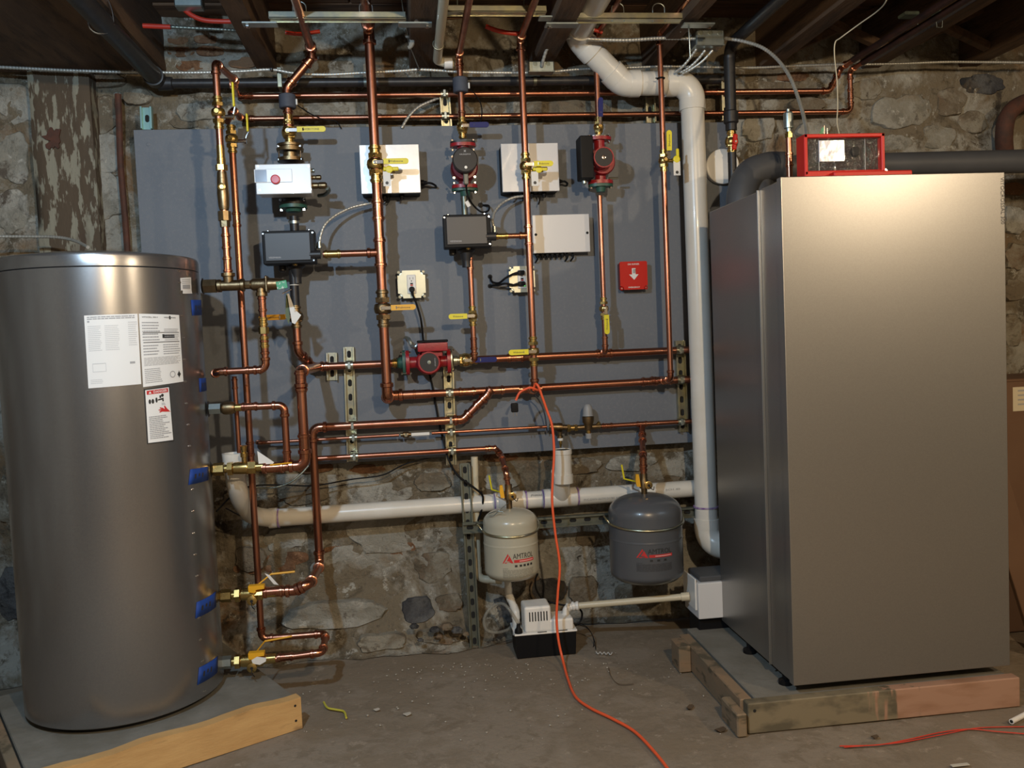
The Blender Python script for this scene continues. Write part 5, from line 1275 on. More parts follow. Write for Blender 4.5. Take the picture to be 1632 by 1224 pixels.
# ================================================================== PUMPS
t = thing('circulator_pump', 'large circulator with white control box and red button, left of the risers', 'pump', V3((xD, YB, P(463, 345, YB).z)))
zA = P(461, 239, YB).z; zB_ = P(461, 252, YB).z
b = MB(); b.lathe((xD, YB, P(461, 258, YB).z), (0, 0, 1), [(0, .047), (.012, .047), (.013, .026), (P(461, 243, YB).z-P(461, 258, YB).z-.002, .026)], 36); b.build('lower_flange', bronze, t)
b = MB(); b.lathe((xD, YB, P(461, 242, YB).z), (0, 0, 1), [(0, .047), (.010, .049), (.011, .040), (.016, .040), (.017, .046), (.026, .046), (.027, .022), (.03, .02)], 36); b.build('upper_flange', bronze, t)
for sx in (-.038, .038):
    for yy in (-.02,):
        bolt(t, (xD+sx, YB+yy, P(461, 245, YB).z), (0, 0, 1), .055)
b = MB(); b.lathe((xD, YB+.01, P(463, 262, YB).z), (0, 0, -1), [(0, .030), (.02, .046), (.10, .046), (.125, .034), (.14, .03)], 28); b.build('pump_body', black_iron, t)
ta, tc = P(405, 262, -.265), P(497, 308, -.265)
b = MB(); b.box2((ta.x+.004, -.258, tc.z+.002), (tc.x-.002, -.175, ta.z-.002), .004); b.build('motor_box', box_white, t)
b = MB(); b.box2((ta.x+.002, -.265, tc.z), (tc.x, -.2585, ta.z), .002); b.build('control_cover', box_white, t)
da, dc = P(404.5, 270, -.268), P(466, 290, -.268)
b = MB(); b.box2((da.x, -.2685, dc.z), (dc.x, -.2655, da.z), .001); b.build('display_frame', box_white, t)
b = MB(); b.box2((da.x+.003, -.2695, dc.z+.002), (da.x+.042, -.2688, da.z-.002), .0003); b.build('display_window', M('blue_grey_display', (.13, .16, .24), rough=.15, coat=1.0), t)
b = MB(); bc = P(439, 286, -.27); b.lathe((bc.x, -.2688, bc.z), NOUT, [(0, .0165), (.006, .016), (.008, .012)], 28); b.build('red_button', M('red_button', (.55, .03, .04), rough=.35), t)
for px, py in ((411, 265), (414, 303), (492, 265), (495, 302)):
    q_ = P(px, py, -.265); b = MB(); b.lathe((q_.x, -.2652, q_.z), NOUT, [(0, .004), (.0008, .004)], 10); b.build('cover_screw', galv, t)
for px, py, r_, L_ in ((498, 272, .007, .012), (498, 283, .008, .034), (499, 296, .011, .052)):
    q_ = P(px, py, -.225); b = MB(); b.lathe((tc.x-.002, -.225, q_.z), (1, 0, 0), [(0, r_), (L_*.4, r_), (L_*.4, r_*.85), (L_*.5, r_*1.1), (L_*.9, r_*1.1), (L_, r_*.7)], 14); b.build('cable_gland', bronze if r_ > .0075 else galv, t)
q_ = P(521, 300, -.225)
b = MB(); b.tube(spline([V3((q_.x, -.225, q_.z)), P(524, 304, -.20), P(518, 310, -.15), P(508, 312, -.12)], 5), .007, 10); b.build('gland_lead', zinc_dull, t)
zz_ = P(465, 327, YB).z
b = MB(); b.lathe((xD, YB, zz_), (0, 0, 1), [(0, .050), (.010, .050), (.012, .030), (.03, .030)], 30); b.build('bottom_flange', black_iron, t)
b = MB(); b.lathe((xD, YB, zz_-.001), (0, 0, -1), [(0, .050), (.012, .050), (.014, .030), (.024, .026), (.026, .02)], 30); b.build('companion_flange', green_iron, t)
b = MB(); b.lathe((xD, YB-.005, P(465, 308, YB).z), (0, 0, -1), [(0, .035), (.02, .033)], 24); b.build('neck', green_iron, t)
for sx in (-.040, .040): bolt(t, (xD+sx, YB-.02, zz_-.001), (0, 0, 1), .045, .005)

def foamcollar(label, px, py, x, r=.030, h=.050):
    z_ = P(px, py, YB).z; t = thing('pipe_sensor', label, 'sensor', (x, YB, z_-h/2))
    b = MB(); b.lathe((x, YB, z_-h/2), (0, 0, 1), [(0, r-.004), (.003, r), (h-.003, r), (h, r-.004)], 32); b.build('foam_sleeve', foam, t)
    b = MB(); b.box((x+r+.003, YB-.004, z_-.003), (.006, .012, .022), .002); b.build('sensor_clip', white_plastic, t)
    return V3((x+r, YB, z_))
c1_ = foamcollar('blue grey foam collar with a sensor on the left pump riser', 452, 162, xD)
c2_ = foamcollar('blue grey foam collar with a sensor on the middle pump riser', 729, 136, xE, .028, .055)
cable('thin black sensor wire from the left foam collar to the board', [c1_+V3((0, 0, -.01)), P(480, 172, -.09), P(498, 183, -.06), P(515, 190, -.035), P(535, 193, -.025), P(544, 205, -.010)], .0022, black_plastic, name='sensor_wire', cat='wire')
cable('thin black sensor wire from the middle foam collar to the board', [c2_+V3((0, 0, -.01)), P(757, 150, -.09), P(766, 165, -.07), P(768, 183, -.05), P(763, 200, -.02)], .0022, black_plastic, name='sensor_wire', cat='wire')

# middle pump with round grey face
xP = P(739, 262, YB).x; zc = P(737, 256, YB-.09).z; zlo = P(742, 298, YB).z; zhi = P(735, 232, YB).z
t = thing('circulator_pump', 'dark red circulator with round charcoal face between the two square boxes', 'pump', (xP, YB, zlo))
b = MB(); b.lathe((xP, YB+.03, zc-.012), NOUT, [(0, .038), (.01, .050), (.06, .050), (.07, .044)], 32); b.build('volute', red_dark, t)
b = MB(); b.cyl((xP, YB, zlo), (xP, YB, zhi), .022, 20); b.build('neck', red_dark, t)
b = MB(); b.lathe((xP-.002, YB-.041, zc), NOUT, [(0, .040), (.042, .040), (.052, .046), (.064, .046), (.068, .042), (.069, .02)], 44); b.build('motor_cap', M('charcoal_face', (.030, .027, .026), rough=.5, spec=.3), t)
text('GRUNDFOS', (xP-.002, YB-.1107, zc+.016), .007, silver_ink, t, width=.040)
b = MB(); 
for an in (.8, -.8): b.box((xP-.002, YB-.1108, zc+.030), (.010, .0004, .0018), 0, Matrix.Rotation(an, 3, 'Y'))
b.build('arrow_mark', silver_ink, t, smooth=0)
b = MB(); b.lathe((xP-.001, YB-.1105, zc-.028), NOUT, [(0, .0055), (.0012, .005)], 16); b.build('white_button', white_plastic, t)
b = MB(); b.box((xP, YB-.075, zc-.062), (.018, .02, .044), .003); b.build('power_connector', M('grey_connector', (.12, .12, .10), rough=.4), t)
for sx, sz in ((-.043, .024), (-.041, -.052), (.036, -.050)):
    b = MB(); b.lathe((xP+sx, YB-.038, zc+sz), NOUT, [(0, .005), (.006, .005), (.006, .003)], 10); b.build('motor_screw', chrome, t)
flange(t, (xP, YB, zhi), (0, 0, 1), (1, 0, 0), .020, red_pump, wd=.096, th=.012, nm='top_flange')
flange(t, (xP, YB, zhi+.010), (0, 0, 1), (1, 0, 0), .016, black_iron, wd=.094, th=.007, nm='companion_flange')
flange(t, (xP, YB, zlo), (0, 0, 1), (1, 0, 0), .020, red_pump, wd=.096, th=.012, nm='bottom_flange')
flange(t, (xP, YB, zlo-.011), (0, 0, 1), (1, 0, 0), .016, green_iron, wd=.098, th=.009, nm='companion_flange')
b = MB(); b.lathe((xP, YB, zlo-.015), (0, 0, -1), [(0, .020), (.012, .018), (.02, .0165)], 16); b.build('flange_hub', green_iron, t)
for sx in (-.039, .039):
    bolt(t, (xP+sx, YB, zhi+.002), (0, 0, 1), .044); bolt(t, (xP+sx, YB, zlo-.002), (0, 0, 1), .044)
cable('black power lead with a white tag from round faced pump to the board', [V3((xP, YB-.075, zc-.086)), P(744, 306, YB-.06), P(748, 318, YB-.05), P(757, 330, -.10), P(768, 338, -.10), P(778, 336, -.07), P(779, 328, -.03), P(770, 327, -.002)], .0036, black_plastic, name='power_cord', cat='cord')
b = MB(); q_ = P(745.5, 325, YB-.055); b.box(q_, (.014, .002, .022), .0005, Matrix.Rotation(-.5, 3, 'Y')); tag(b.build('cable_tag', tag_white), 'small white tag folded round the pump lead above the middle valve box', 'tag')

# right pump, bright red
xQ = P(956, 262, YB).x; zc = P(963, 251, YB-.09).z; zhi = P(953, 222, YB).z; zlo = P(958, 291, YB).z
t = thing('circulator_pump', 'bright red circulator with a black side box on the right of the board', 'pump', (xQ, YB, zlo))
b = MB(); b.cyl((xQ, YB, zlo), (xQ, YB, zhi), .021, 20); b.build('neck', red_pump, t)
b = MB(); b.lathe((xQ+.004, YB+.03, zc-.004), NOUT, [(0, .036), (.01, .049), (.058, .049), (.066, .044)], 32); b.build('volute', red_pump, t)
xm = P(963, 251, YB-.09).x
b = MB(); b.lathe((xm-.003, YB-.036, zc), NOUT, [(0, .036), (.045, .036), (.055, .038), (.062, .038), (.062, .034), (.058, .033)], 40); b.build('motor_shell', red_pump, t)
b = MB(); b.lathe((xm-.003, YB-.0945, zc), NOUT, [(0, .0335), (.001, .0335)], 40); b.build('name_plate', M('charcoal_face'  , (.06, .055, .052)), t)
b = MB(); b.lathe((xm-.003, YB-.0955, zc), NOUT, [(0, .0085), (.004, .008), (.005, .004)], 18); b.build('vent_screw', chrome, t)
bx0, bx1 = P(923, 250, YB-.06).x, P(944, 250, YB-.06).x
b = MB(); b.box2((bx0, YB-.085, P(930, 286, YB-.06).z), (bx1, YB-.005, P(926, 218, YB-.06).z), .005, 2); b.build('terminal_box', black_plastic, t)
b = MB(); b.box2((bx1-.004, YB-.06, zc-.03), (xm-.02, YB-.01, zc+.035), .003); b.build('box_neck', red_dark, t)
b = MB(); b.lathe((bx0+.02, YB-.04, P(930, 285, YB-.06).z), (0, 0, -1), [(0, .009), (.014, .009), (.018, .006)], 12); b.build('cable_gland', galv, t)
flange(t, (xQ, YB, zhi), (0, 0, 1), (1, 0, 0), .019, red_pump, wd=.094, th=.012, nm='top_flange')
flange(t, (xQ, YB, zhi+.009), (0, 0, 1), (1, 0, 0), .016, chrome, wd=.092, th=.004, nm='companion_flange')
flange(t, (xQ, YB, zlo), (0, 0, 1), (1, 0, 0), .019, red_pump, wd=.096, th=.013, nm='bottom_flange')
flange(t, (xQ, YB, zlo-.012), (0, 0, 1), (1, 0, 0), .017, green_iron, wd=.094, th=.010, nm='companion_flange')
b = MB(); b.lathe((xQ, YB, zlo-.016), (0, 0, -1), [(0, .020), (.010, .018), (.02, .016)], 16); b.build('flange_hub', green_iron, t)
for sx in (-.038, .038):
    bolt(t, (xQ+sx, YB-.005, zhi), (0, 0, 1), .034); bolt(t, (xQ+sx, YB-.005, zlo-.004), (0, 0, 1), .040)
b = MB(); b.lathe((xQ+.03, YB-.01, zlo+.014), (1, 0, 0), [(0, .004), (.035, .004)], 8); b.build('side_screw', zinc, t)

# horizontal pump
xc_, zc = P(684, 577, -.17).x, zh
xa_, xb_ = P(648, 577, YH-.02).x, P(717, 576, YH-.02).x
t = thing('circulator_pump', 'dark red circulator lying in the header above the clamp strut', 'pump', (xc_, YH, zh-.06))
b = MB(); b.cyl((xa_, YH-.01, zh), (xb_, YH-.01, zh), .022, 20); b.build('neck', red_pump, t)
b = MB(); b.lathe((xc_, YH+.025, zc), NOUT, [(0, .036), (.01, .048), (.055, .048), (.062, .042)], 32); b.build('volute', red_pump, t)
b = MB(); b.lathe((xc_, YH-.036, zc), NOUT, [(0, .036), (.04, .036), (.05, .040), (.066, .040), (.066, .035), (.062, .034)], 40); b.build('motor_shell', red_pump, t)
b = MB(); b.lathe((xc_, YH-.0985, zc), NOUT, [(0, .0345), (.001, .0345)], 40); b.build('name_plate', MATS['charcoal_face'], t)
text('GRUNDFOS', (xc_+.024, YH-.0998, zc), .006, silver_ink, t, right=(0, 0, 1), up=(-1, 0, 0), width=.030)
b = MB(); b.lathe((xc_, YH-.0996, zc), NOUT, [(0, .0075), (.002, .007), (.0025, .003)], 16); b.build('vent_screw', zinc_dull, t)
tx0, tx1 = P(665, 550, YH-.06).x, P(713, 550, YH-.06).x
z0_ = P(690, 560, YH-.06).z; z1_ = P(690, 546, YH-.06).z
b = MB(); b.box2((tx0, YH-.09, z0_), (tx1, YH-.01, z1_), .004, 2); b.build('terminal_box', red_pump, t)
b = MB(); b.box2((tx0-.001, YH-.092, z1_+.0005), (tx1+.002, YH-.008, z1_+.010), .003); b.build('terminal_lid', black_plastic, t)
b = MB(); b.box2((tx0+.015, YH-.07, zc+.02), (tx1-.02, YH-.02, z0_+.002), .002); b.build('box_neck', red_pump, t)
flange(t, (xa_+.004, YH-.012, zh), (1, 0, 0), (0, 0, 1), .021, red_pump, wd=.094, th=.013)
flange(t, (xb_-.004, YH-.012, zh), (1, 0, 0), (0, 0, 1), .021, red_pump, wd=.094, th=.013)
flange(t, (xa_-.010, YH-.012, zh), (1, 0, 0), (0, 0, 1), .018, green_iron, wd=.096, th=.010, nm='companion_flange')
b = MB(); b.lathe((xa_-.014, YH, zh), (-1, 0, 0), [(0, .025), (.012, .022), (.022, .018)], 16); b.build('flange_hub', green_iron, t)
flange(t, (xb_+.006, YH-.012, zh), (1, 0, 0), (0, 0, 1), .018, zinc, wd=.098, th=.004, nm='companion_flange')
for sz in (-.038, .038):
    bolt(t, (xa_-.002, YH-.03, zh+sz), (1, 0, 0), .040); bolt(t, (xb_, YH-.03, zh+sz), (1, 0, 0), .036)
b = MB(); q_ = P(655, 546, YH-.05); b.tube(spline([V3((tx0, YH-.05, z1_-.006)), P(661, 553, YH-.05), P(656, 551, YH-.03), P(652, 541, YH-.02), P(647, 538, -.02)], 5), .007, 10); b.build('conduit_elbow', galv, t)

# ================================================================== VALVES
up, dn, rt, lf = (0, 0, 1), (0, 0, -1), (1, 0, 0), (-1, 0, 0)
zat = lambda px, py, Y: P(px, py, Y).z
ball_valve('brass valve with yellow lever pointing right above the large left pump', (xD, YB, zat(458, 212, YB)), up, .0145, rt, .135, h=3.0, txt='WEBSTONE', stem=2.3)
b = MB(); z_ = zat(456, 196, YB); b.lathe((xD, YB, z_-.02), (0, 0, 1), [(0, .018), (.03, .018)], 6); b.lathe((xD, YB, z_+.01), (0, 0, 1), [(0, .0165), (.018, .0165)], 14); tag(b.build('union_fitting', brass, origin=(xD, YB, z_)), 'brass adapter just under the left foam collar', 'fitting')
def purge(label, x, Y, zc_, txt, ori='h', r=.017):
    """two-handled purge valve: main lever right plus a small side drain with a card tag"""
    if ori == 'h': return ball_valve(label, (x, Y, zc_), up, r, rt, .118, h=3.9, txt=txt, stem=1.9)
vA = purge('large brass valve with yellow lever on the thick riser over the steel lidded box', rAx, YR, zat(601, 262, YR), 'Webstone')
def drain(label, x, Y, z_, r, hang, hdl='flat', flip=1):
    t = thing('drain_valve', label, 'valve', (x, Y, z_))
    b = MB(); b.lathe((x, Y, z_), (1, 0, -.0), [(0, r), (.02, r), (.021, r*1.3), (.034, r*1.3), (.036, r), (.05, r)], 14); b.build('side_outlet', brass, t)
    b = MB()
    if hdl == 'flat': b.box((x+.036, Y-.022, z_+.002), (.055, .006, .014), .003)
    else: b.box((x+.036, Y-.022, z_+.016), (.012, .006, .048), .003)
    b.lathe((x+.030, Y-.016, z_), NOUT, [(0, .012), (.012, .013), (.014, .008)], 16)
    b.build('yellow_handle', yellow_grip, t)
    card(t, (x+hang, Y-.027, z_-.008), .026, .052, off=0)
    return t
drain('small yellow handled drain with a white card on the thick riser', rAx+.018, YR, zat(620, 272, YR), .009, .020)
vB = ball_valve('brass valve with yellow lever on the centre riser over the light grey box', (rBx, YR, zat(843, 265, YR)), up, .0125, rt, .095, h=3.9, txt='Webstone', stem=2.1)
drain('small yellow handled drain with a white card on the centre riser', rBx+.014, YR, zat(856, 272, YR), .007, .014, 'flat')
vC = ball_valve('brass valve with an upright yellow lever beside the large white pipe', (rCx, YR, zat(1062, 256, YR)), up, .0105, None, h=3.9, stem=2.1)
lever(vC, V3((rCx+.012, YR-.024, zat(1062, 252, YR))), (0.02, 0, 1), .095, yellow_grip, wd=.010, text_s='Webstone', frac=.22)
drain('yellow handled drain with a white card beside the large white pipe', rCx+.012, YR, zat(1070, 256, YR), .007, .030, 'up')
ball_valve('bronze valve with yellow lever pointing right low on the thick riser', (rAx, YR, zat(608, 492, YR)), up, .0175, rt, .118, orange_grip, mat=bronze, h=3.9, txt='Webstone', stem=1.9)
ball_valve('brass valve with blue lever on the riser over the round faced pump', (xE, YB, zat(734, 204, YB)), up, .0115, rt, .095, blue_grip, h=3.4, stem=2.3)
ball_valve('brass valve with yellow lever pointing left on the middle drop pipe', (xE2, YB, zat(748, 504, YB)), up, .0105, lf, .092, h=3.6, stem=2.2, txt='Webstone')
ball_valve('brass valve with yellow lever pointing left on the centre riser near the headers', (rBx, YR, zat(849, 560, YR)), up, .0120, lf, .098, h=4.6, stem=2.2, txt='Webstone')
ball_valve('brass valve with an upright blue lever over the bright red pump', (xF, YB, zat(953, 203, YB)), up, .0105, None, h=3.6, stem=2.2)
tv = bpy.data.objects.get('ball_valve.007')
tl_ = [o for o in COL.objects if o.get('label') == 'brass valve with an upright blue lever over the bright red pump'][0]
lever(tl_, V3((xF, YB-.026, zat(953, 200, YB))), (0.04, 0, 1), .095, blue_grip, wd=.009, frac=.25)
ball_valve('brass valve with a yellow lever hanging down under the bright red pump', (xF2, YB, zat(962, 492, YB)), up, .0098, dn, .098, h=4.4, stem=2.2, txt='Webstone')
ball_valve('brass valve with blue lever in the upper header right of the pump', (P(742, 575, YH).x, YH, zh), rt, .0145, None, h=3.2, stem=2.0)
tl_ = [o for o in COL.objects if o.get('label') == 'brass valve with blue lever in the upper header right of the pump'][0]
lever(tl_, V3((P(742, 575, YH-.03).x, YH-.038, zh)), (1, 0, -.01), .118, blue_grip, wd=.010, frac=.30)
xn = P(726, 576, YH).x
b = MB(); b.lathe((xn-.008, YH, zh), (1, 0, 0), [(0, .021), (.014, .021), (.016, .017), (.03, .017)], 20); tag(b.build('union_fitting', zinc), 'ribbed steel union between the horizontal pump and the blue lever valve', 'fitting')
pipe('short copper stub between the blue lever valve and the upper header', [V3((P(762, 574, YH).x, YH, zh)), V3((P(800, 572, YH).x, YH, zh))], .0142, copper_h)
b = MB(); xs_ = P(634, 578, YH).x; sleeve(b, (xs_, YH, zh), rt, .0145, L=.04); tag(b.build('coupling_fitting', brass), 'brass adapter at the left flange of the horizontal pump', 'fitting')
tM = ball_valve('bronze valve with yellow lever pointing left under the left valve box', (xv, YB, zat(473, 505, YB)), up, .0150, lf, .125, orange_grip, mat=bronze, h=2.8, txt='Webstone', stem=1.8)
q_ = P(463, 455, -.16)
cg = thing('hang_tag', 'green and white hang tags under the relief valve handle', 'tag', P(461, 455, -.30))
b = MB(); q_ = P(458, 468, -.30); b.prism([q_+V3((-.004, 0, 0)), q_+V3((.003, 0, 0)), q_+V3((.004, 0, -.085)), q_+V3((-.001, 0, -.105)), q_+V3((-.011, 0, -.075))], (0, -.0008, 0)); b.build('green_card', M('dark_green_card', (.10, .13, .05), rough=.5), cg)
b = MB(); q_ = P(459, 468, -.32); b.prism([q_+V3((-.003, 0, 0)), q_+V3((.003, 0, 0)), q_+V3((.02, 0, -.055)), q_+V3((.040, 0, -.075)), q_+V3((.018, 0, -.105)), q_+V3((.008, 0, -.10))], (0, -.0008, 0)); b.build('white_card', tag_white, cg)

# column a at the head of the riser over the tank tee
ball_valve('brass valve with a thin upright yellow lever near the top left riser', (xa, ya, zat(349, 180, ya)), up, .0118, None, h=4.4)
tl_ = [o for o in COL.objects if o.get('label') == 'brass valve with a thin upright yellow lever near the top left riser'][0]
def sidelever(t, p, z_end, dx, mat=yellow_grip):
    p = V3(p); b = MB(); b.lathe(p, rt, [(-.02, .006), (.012, .006), (.012, .010), (.018, .010)], 10); b.build('stem', chrome, t)
    b = MB(); b.tube([p+V3((.014, 0, 0)), p+V3((.020, -.002, .018)), p+V3((dx, -.004, .030))], .0035, 8); b.build('lever_bar', chrome, t)
    b = MB(); q = p+V3((dx, -.004, .030)); b.box((q.x-.003, q.y, (q.z+z_end)/2), (.006, .016, abs(z_end-q.z)), .002); b.build('grip', mat, t)
sidelever(tl_, (xa+.030, ya, zat(362, 186, ya)), zat(367, 132, ya), .024)
ball_valve('brass valve with a thin yellow lever on the long pipe behind', (xb, YL, zat(369, 222, YL)), up, .0118, None, h=4.0)
tl_ = [o for o in COL.objects if o.get('label') == 'brass valve with a thin yellow lever on the long pipe behind'][0]
sidelever(tl_, (xb+.030, YL, zat(376, 225, YL)), zat(386, 182, YL), .028)
t = thing('check_valve', 'long brass and bronze check valve on the riser over the tank tee', 'valve', (xa, ya, zat(355, 300, ya)))
zz0 = zat(352, 236, ya)
b = MB(); b.lathe((xa, ya, zat(352, 262, ya)), up, [(0, .010), (0, .014), (.02, .014), (.021, .0125), (.06, .0125)], 18); b.build('copper_adapter', brass, t)
b = MB(); b.lathe((xa, ya, zat(353, 272, ya)), up, [(0, .019), (.018, .019)], 6); b.build('union_nut', brass, t)
b = MB(); b.lathe((xa, ya, zat(356, 335, ya)), up, [(0, .0145), (.012, .017), (.05, .019), (.10, .0165), (.122, .015)], 24); b.build('check_body', bronze, t)
b = MB(); cz = zat(355, 299, ya); b.lathe((xa, ya-.012, cz), NOUT, [(0, .012), (.008, .012), (.009, .0085), (.006, .007)], 20); b.build('round_cap', brass, t)
b = MB(); b.lathe((xa, ya, zat(358, 352, ya)), up, [(0, .021), (.030, .021)], 8); b.lathe((xa, ya, zat(359, 362, ya)), up, [(0, .016), (.02, .017)], 6); b.build('bottom_nut', bronze, t)
for (py, lb) in ((376, 'u'), ):
    pass

# top tank port: bronze tee and relief valve
zT = zat(366, 455, YT); 
t = thing('bronze_tee', 'bronze tee and nut on the top tank port', 'fitting', (xa, YT, zT))
x0_ = P(322, 456, YT).x
b = MB(); b.lathe((x0_, YT, zT), rt, [(0, .020), (.003, .027), (.004, .020)], 20); b.build('port_washer', black_iron, t)
b = MB(); b.lathe((x0_+.006, YT, zT), rt, [(0, .024), (.040, .024)], 6); b.build('hex_nut', bronze, t)
b = MB(); b.lathe((x0_+.046, YT, zT), rt, [(0, .014), (.004, .021), (.014, .021), (.016, .0175), (.075, .0175), (.077, .021), (.087, .021), (.09, .015)], 24)
b.lathe((xa, YT, zT), up, [(0, .015), (.028, .0165), (.030, .022), (.040, .022), (.041, .014)], 20); b.build('tee_body', bronze, t)
t = thing('relief_valve', 'bronze relief valve with green tag right of the top tank tee', 'valve', (rx, YT, zT))
x1_ = x0_+.137
b = MB(); b.lathe((x1_-.003, YT, zT), rt, [(0, .012), (.004, .014), (.02, .014)], 8); b.lathe((x1_+.015, YT, zT), rt, [(0, .014), (.01, .020), (.04, .020), (.05, .022)], 20); b.lathe((rx, YT, zT), dn, [(0, .016), (.025, .016), (.026, .019), (.038, .019), (.039, .012)], 16); b.build('valve_body', bronze, t)
xm_ = P(426, 455, YT).x
b = MB(); b.box((xm_, YT, zT), (.008, .052, .054), .003); b.build('bonnet_flange', bronze, t)
b = MB(); b.lathe((xm_+.004, YT, zT), rt, [(0, .021), (.03, .019), (.055, .015)], 16); b.build('spring_bonnet', bronze, t)
q_ = P(449, 454, YT-.02); b = MB(); b.box(q_, (.034, .003, .026), .001, Matrix.Rotation(-.15, 3, 'Y')); b.build('green_wrap', tag_green, t)
q_ = P(456, 464, YT-.02); b = MB(); b.cyl(P(450, 468, YT-.02), P(464, 461, YT-.02), .002, 8); b.build('test_lever', chrome, t)

t = thing('brass_union', 'brass union and gate fitting in the relief drop pipe', 'fitting', (rx, YT, zat(421, 525, YT)))
b = MB(); b.lathe((rx, YT, zat(421, 532, YT)), up, [(0, .0165), (.022, .0165)], 6); b.build('hex_nut', brass, t)
b = MB(); sleeve(b, (rx, YT, zat(420, 513, YT)), up, .0115, L=.03); b.build('threaded_end', brass, t); b = MB(); sleeve(b, (rx, YT, zat(422, 545, YT)), up, .0115, L=.04); b.build('threaded_body', brass, t)

# second port nut / coupling
zP = g0.z; x0_ = P(333, 650, YT).x
t = thing('port_fitting', 'steel nut and bronze coupling on the second tank port', 'fitting', (x0_, YT, zP))
b = MB(); b.lathe((x0_-.004, YT, zP), rt, [(0, .020), (.003, .026), (.004, .02)], 18); b.build('port_washer', black_iron, t)
b = MB(); b.lathe((x0_+.002, YT, zP), rt, [(0, .019), (.036, .019)], 6); b.build('hex_nut', galv, t)
b = MB(); b.lathe((x0_+.038, YT, zP), rt, [(0, .012), (.004, .018), (.012, .0215), (.032, .0215), (.044, .018), (.046, .014)], 22); b.build('bell_coupling', bronze, t)
b = MB(); b.lathe((x0_+.084, YT, zP), rt, [(0, .0125), (.03, .0125)], 16); b.build('adapter', brass, t)

def portvalve(label, py0, x_end, py_mid, nut, lever_orange=False, steel=False):
    z_ = zat(380, py_mid, YT); x0_ = P(340 if not lever_orange else 352, py0, YT).x
    t = thing('tank_valve', label, 'valve', (x0_, YT, z_-.02))
    b = MB(); b.lathe((x0_-.012, YT, z_), rt, [(0, .020), (.003, .027), (.005, .02)], 18); b.build('port_washer', black_iron, t)
    b = MB(); b.lathe((x0_-.006, YT, z_), rt, [(0, .016), (.006, .019), (.008, .021), (.04, .0215)], 6, roll=.3); b.build('hex_nut', galv if steel else brass, t)
    b = MB(); b.lathe((x0_+.036, YT, z_), rt, [(0, .014), (.012, .014)], 18); b.lathe((x0_+.046, YT, z_), rt, [(0, .0235), (.016, .0235)], 6); b.build('union_nut', brass, t)
    xe = P(x_end, py0, YT).x
    b = MB(); b.lathe((x0_+.062, YT, z_), rt, [(0, .016), (.006, .020), (.045, .0215), (.05, .019)], 22)
    b.lathe((x0_+.112, YT, z_), rt, [(0, .0225), (.024, .0225)], 6)
    b.lathe((x0_+.136, YT, z_), rt, [(0, .016), (xe-x0_-.136, .0165)], 18); b.build('valve_body', brass, t)
    return t, x0_, z_
t, x0_, z_ = portvalve('brass union valve with drain at the third tank port', 745, 424, 746, 0)
b = MB(); xz = x0_+.100; b.lathe((xz, YT, z_+.015), up, [(0, .009), (.02, .009), (.021, .012), (.034, .012), (.036, .008), (.046, .010), (.058, .012), (.060, .004)], 16); b.build('drain_spout', brass, t)
b = MB(); q_ = P(417, 735, YT-.01); b.prism([q_+V3((-.012, 0, .035)), q_+V3((.040, 0, -.006)), q_+V3((.030, 0, -.016)), q_+V3((-.010, 0, -.010))], (0, -.0008, 0)); b.build('card_tag', tag_white, t)
b = MB(); a_, e_ = P(430, 741, YT-.012), P(466, 737, YT-.012); b.box((a_+e_)/2, ((e_-a_).length, .018, .004), .002, Matrix.Rotation(-.05, 3, 'Y')); b.build('lever_grip', orange_grip, t)
b = MB(); q_ = P(424, 733, YT); b.tube([q_+V3((-.012, 0, .006)), q_+V3((.006, 0, .006)), q_+V3((.006, 0, -.01)), q_+V3((-.012, 0, -.01))], .002, 6, closed=True); b.build('wire_bail', brass, t)
for lb, py, pm, st, cx in (('brass valve with orange yellow handle at the lower tank port', 950, 948, False, 400), ('brass valve with orange yellow handle at the lowest tank port', 1054, 1054, True, 400)):
    t, x0_, z_ = portvalve(lb, py, 440, pm, 0, True, st)
    xz = P(402, py, YT).x
    b = MB(); b.prism([V3((xz+x, YT-.030, z_+zv)) for x, zv in ((-.006, .014), (-.006, .034), (.045, .034), (.045, .022), (.018, .020), (.014, .010))], (0, .022, 0)); b.build('handle', orange_grip, t)
    b = MB(); b.lathe((xz+.004, YT-.015, z_-.014), NOUT, [(0, .015), (.02, .016), (.022, .010), (.023, .004)], 20); b.build('drain_cap', brass, t)
    b = MB(); b.lathe((xz+.004, YT-.0385, z_-.014), NOUT, [(0, .005), (.001, .005)], 12); b.build('cap_bore', hole, t)
    b = MB(); b.tube(spline([V3((xz+.004, YT-.038, z_-.016)), V3((xz+.006, YT-.045, z_-.030)), V3((xz+.014, YT-.045, z_-.040))], 4), .0016, 6); b.build('cap_chain', black_plastic, t)
    if py > 1000:
        b = MB(); b.prism([V3((xz+x, YT-.033, z_+zv)) for x, zv in ((.004, .012), (.022, .022), (.052, .016), (.050, .004), (.03, -.006), (.008, .0))], (0, -.0008, 0)); b.build('card_tag', tag_white, t)
        b = MB(); a_, e_ = P(422, 1022, -.33), P(465, 1014, -.33)
    else:
        b = MB(); a_, e_ = P(432, 915, -.40), P(470, 911, -.40)
        b2 = MB(); q_ = P(432, 922, -.41); b2.prism([q_+V3((-.02, 0, .02)), q_+V3((-.004, 0, .012)), q_+V3((.024, 0, -.024)), q_+V3((.008, 0, -.02))], (0, -.001, 0)); b2.build('card_tag', tag_white, t)
    b.tube([V3((xz+.01, YT+.01, z_+.02)), a_], .0025, 8); b.tube([a_, e_], .0035, 8); b.build('long_lever', orange_grip, t)

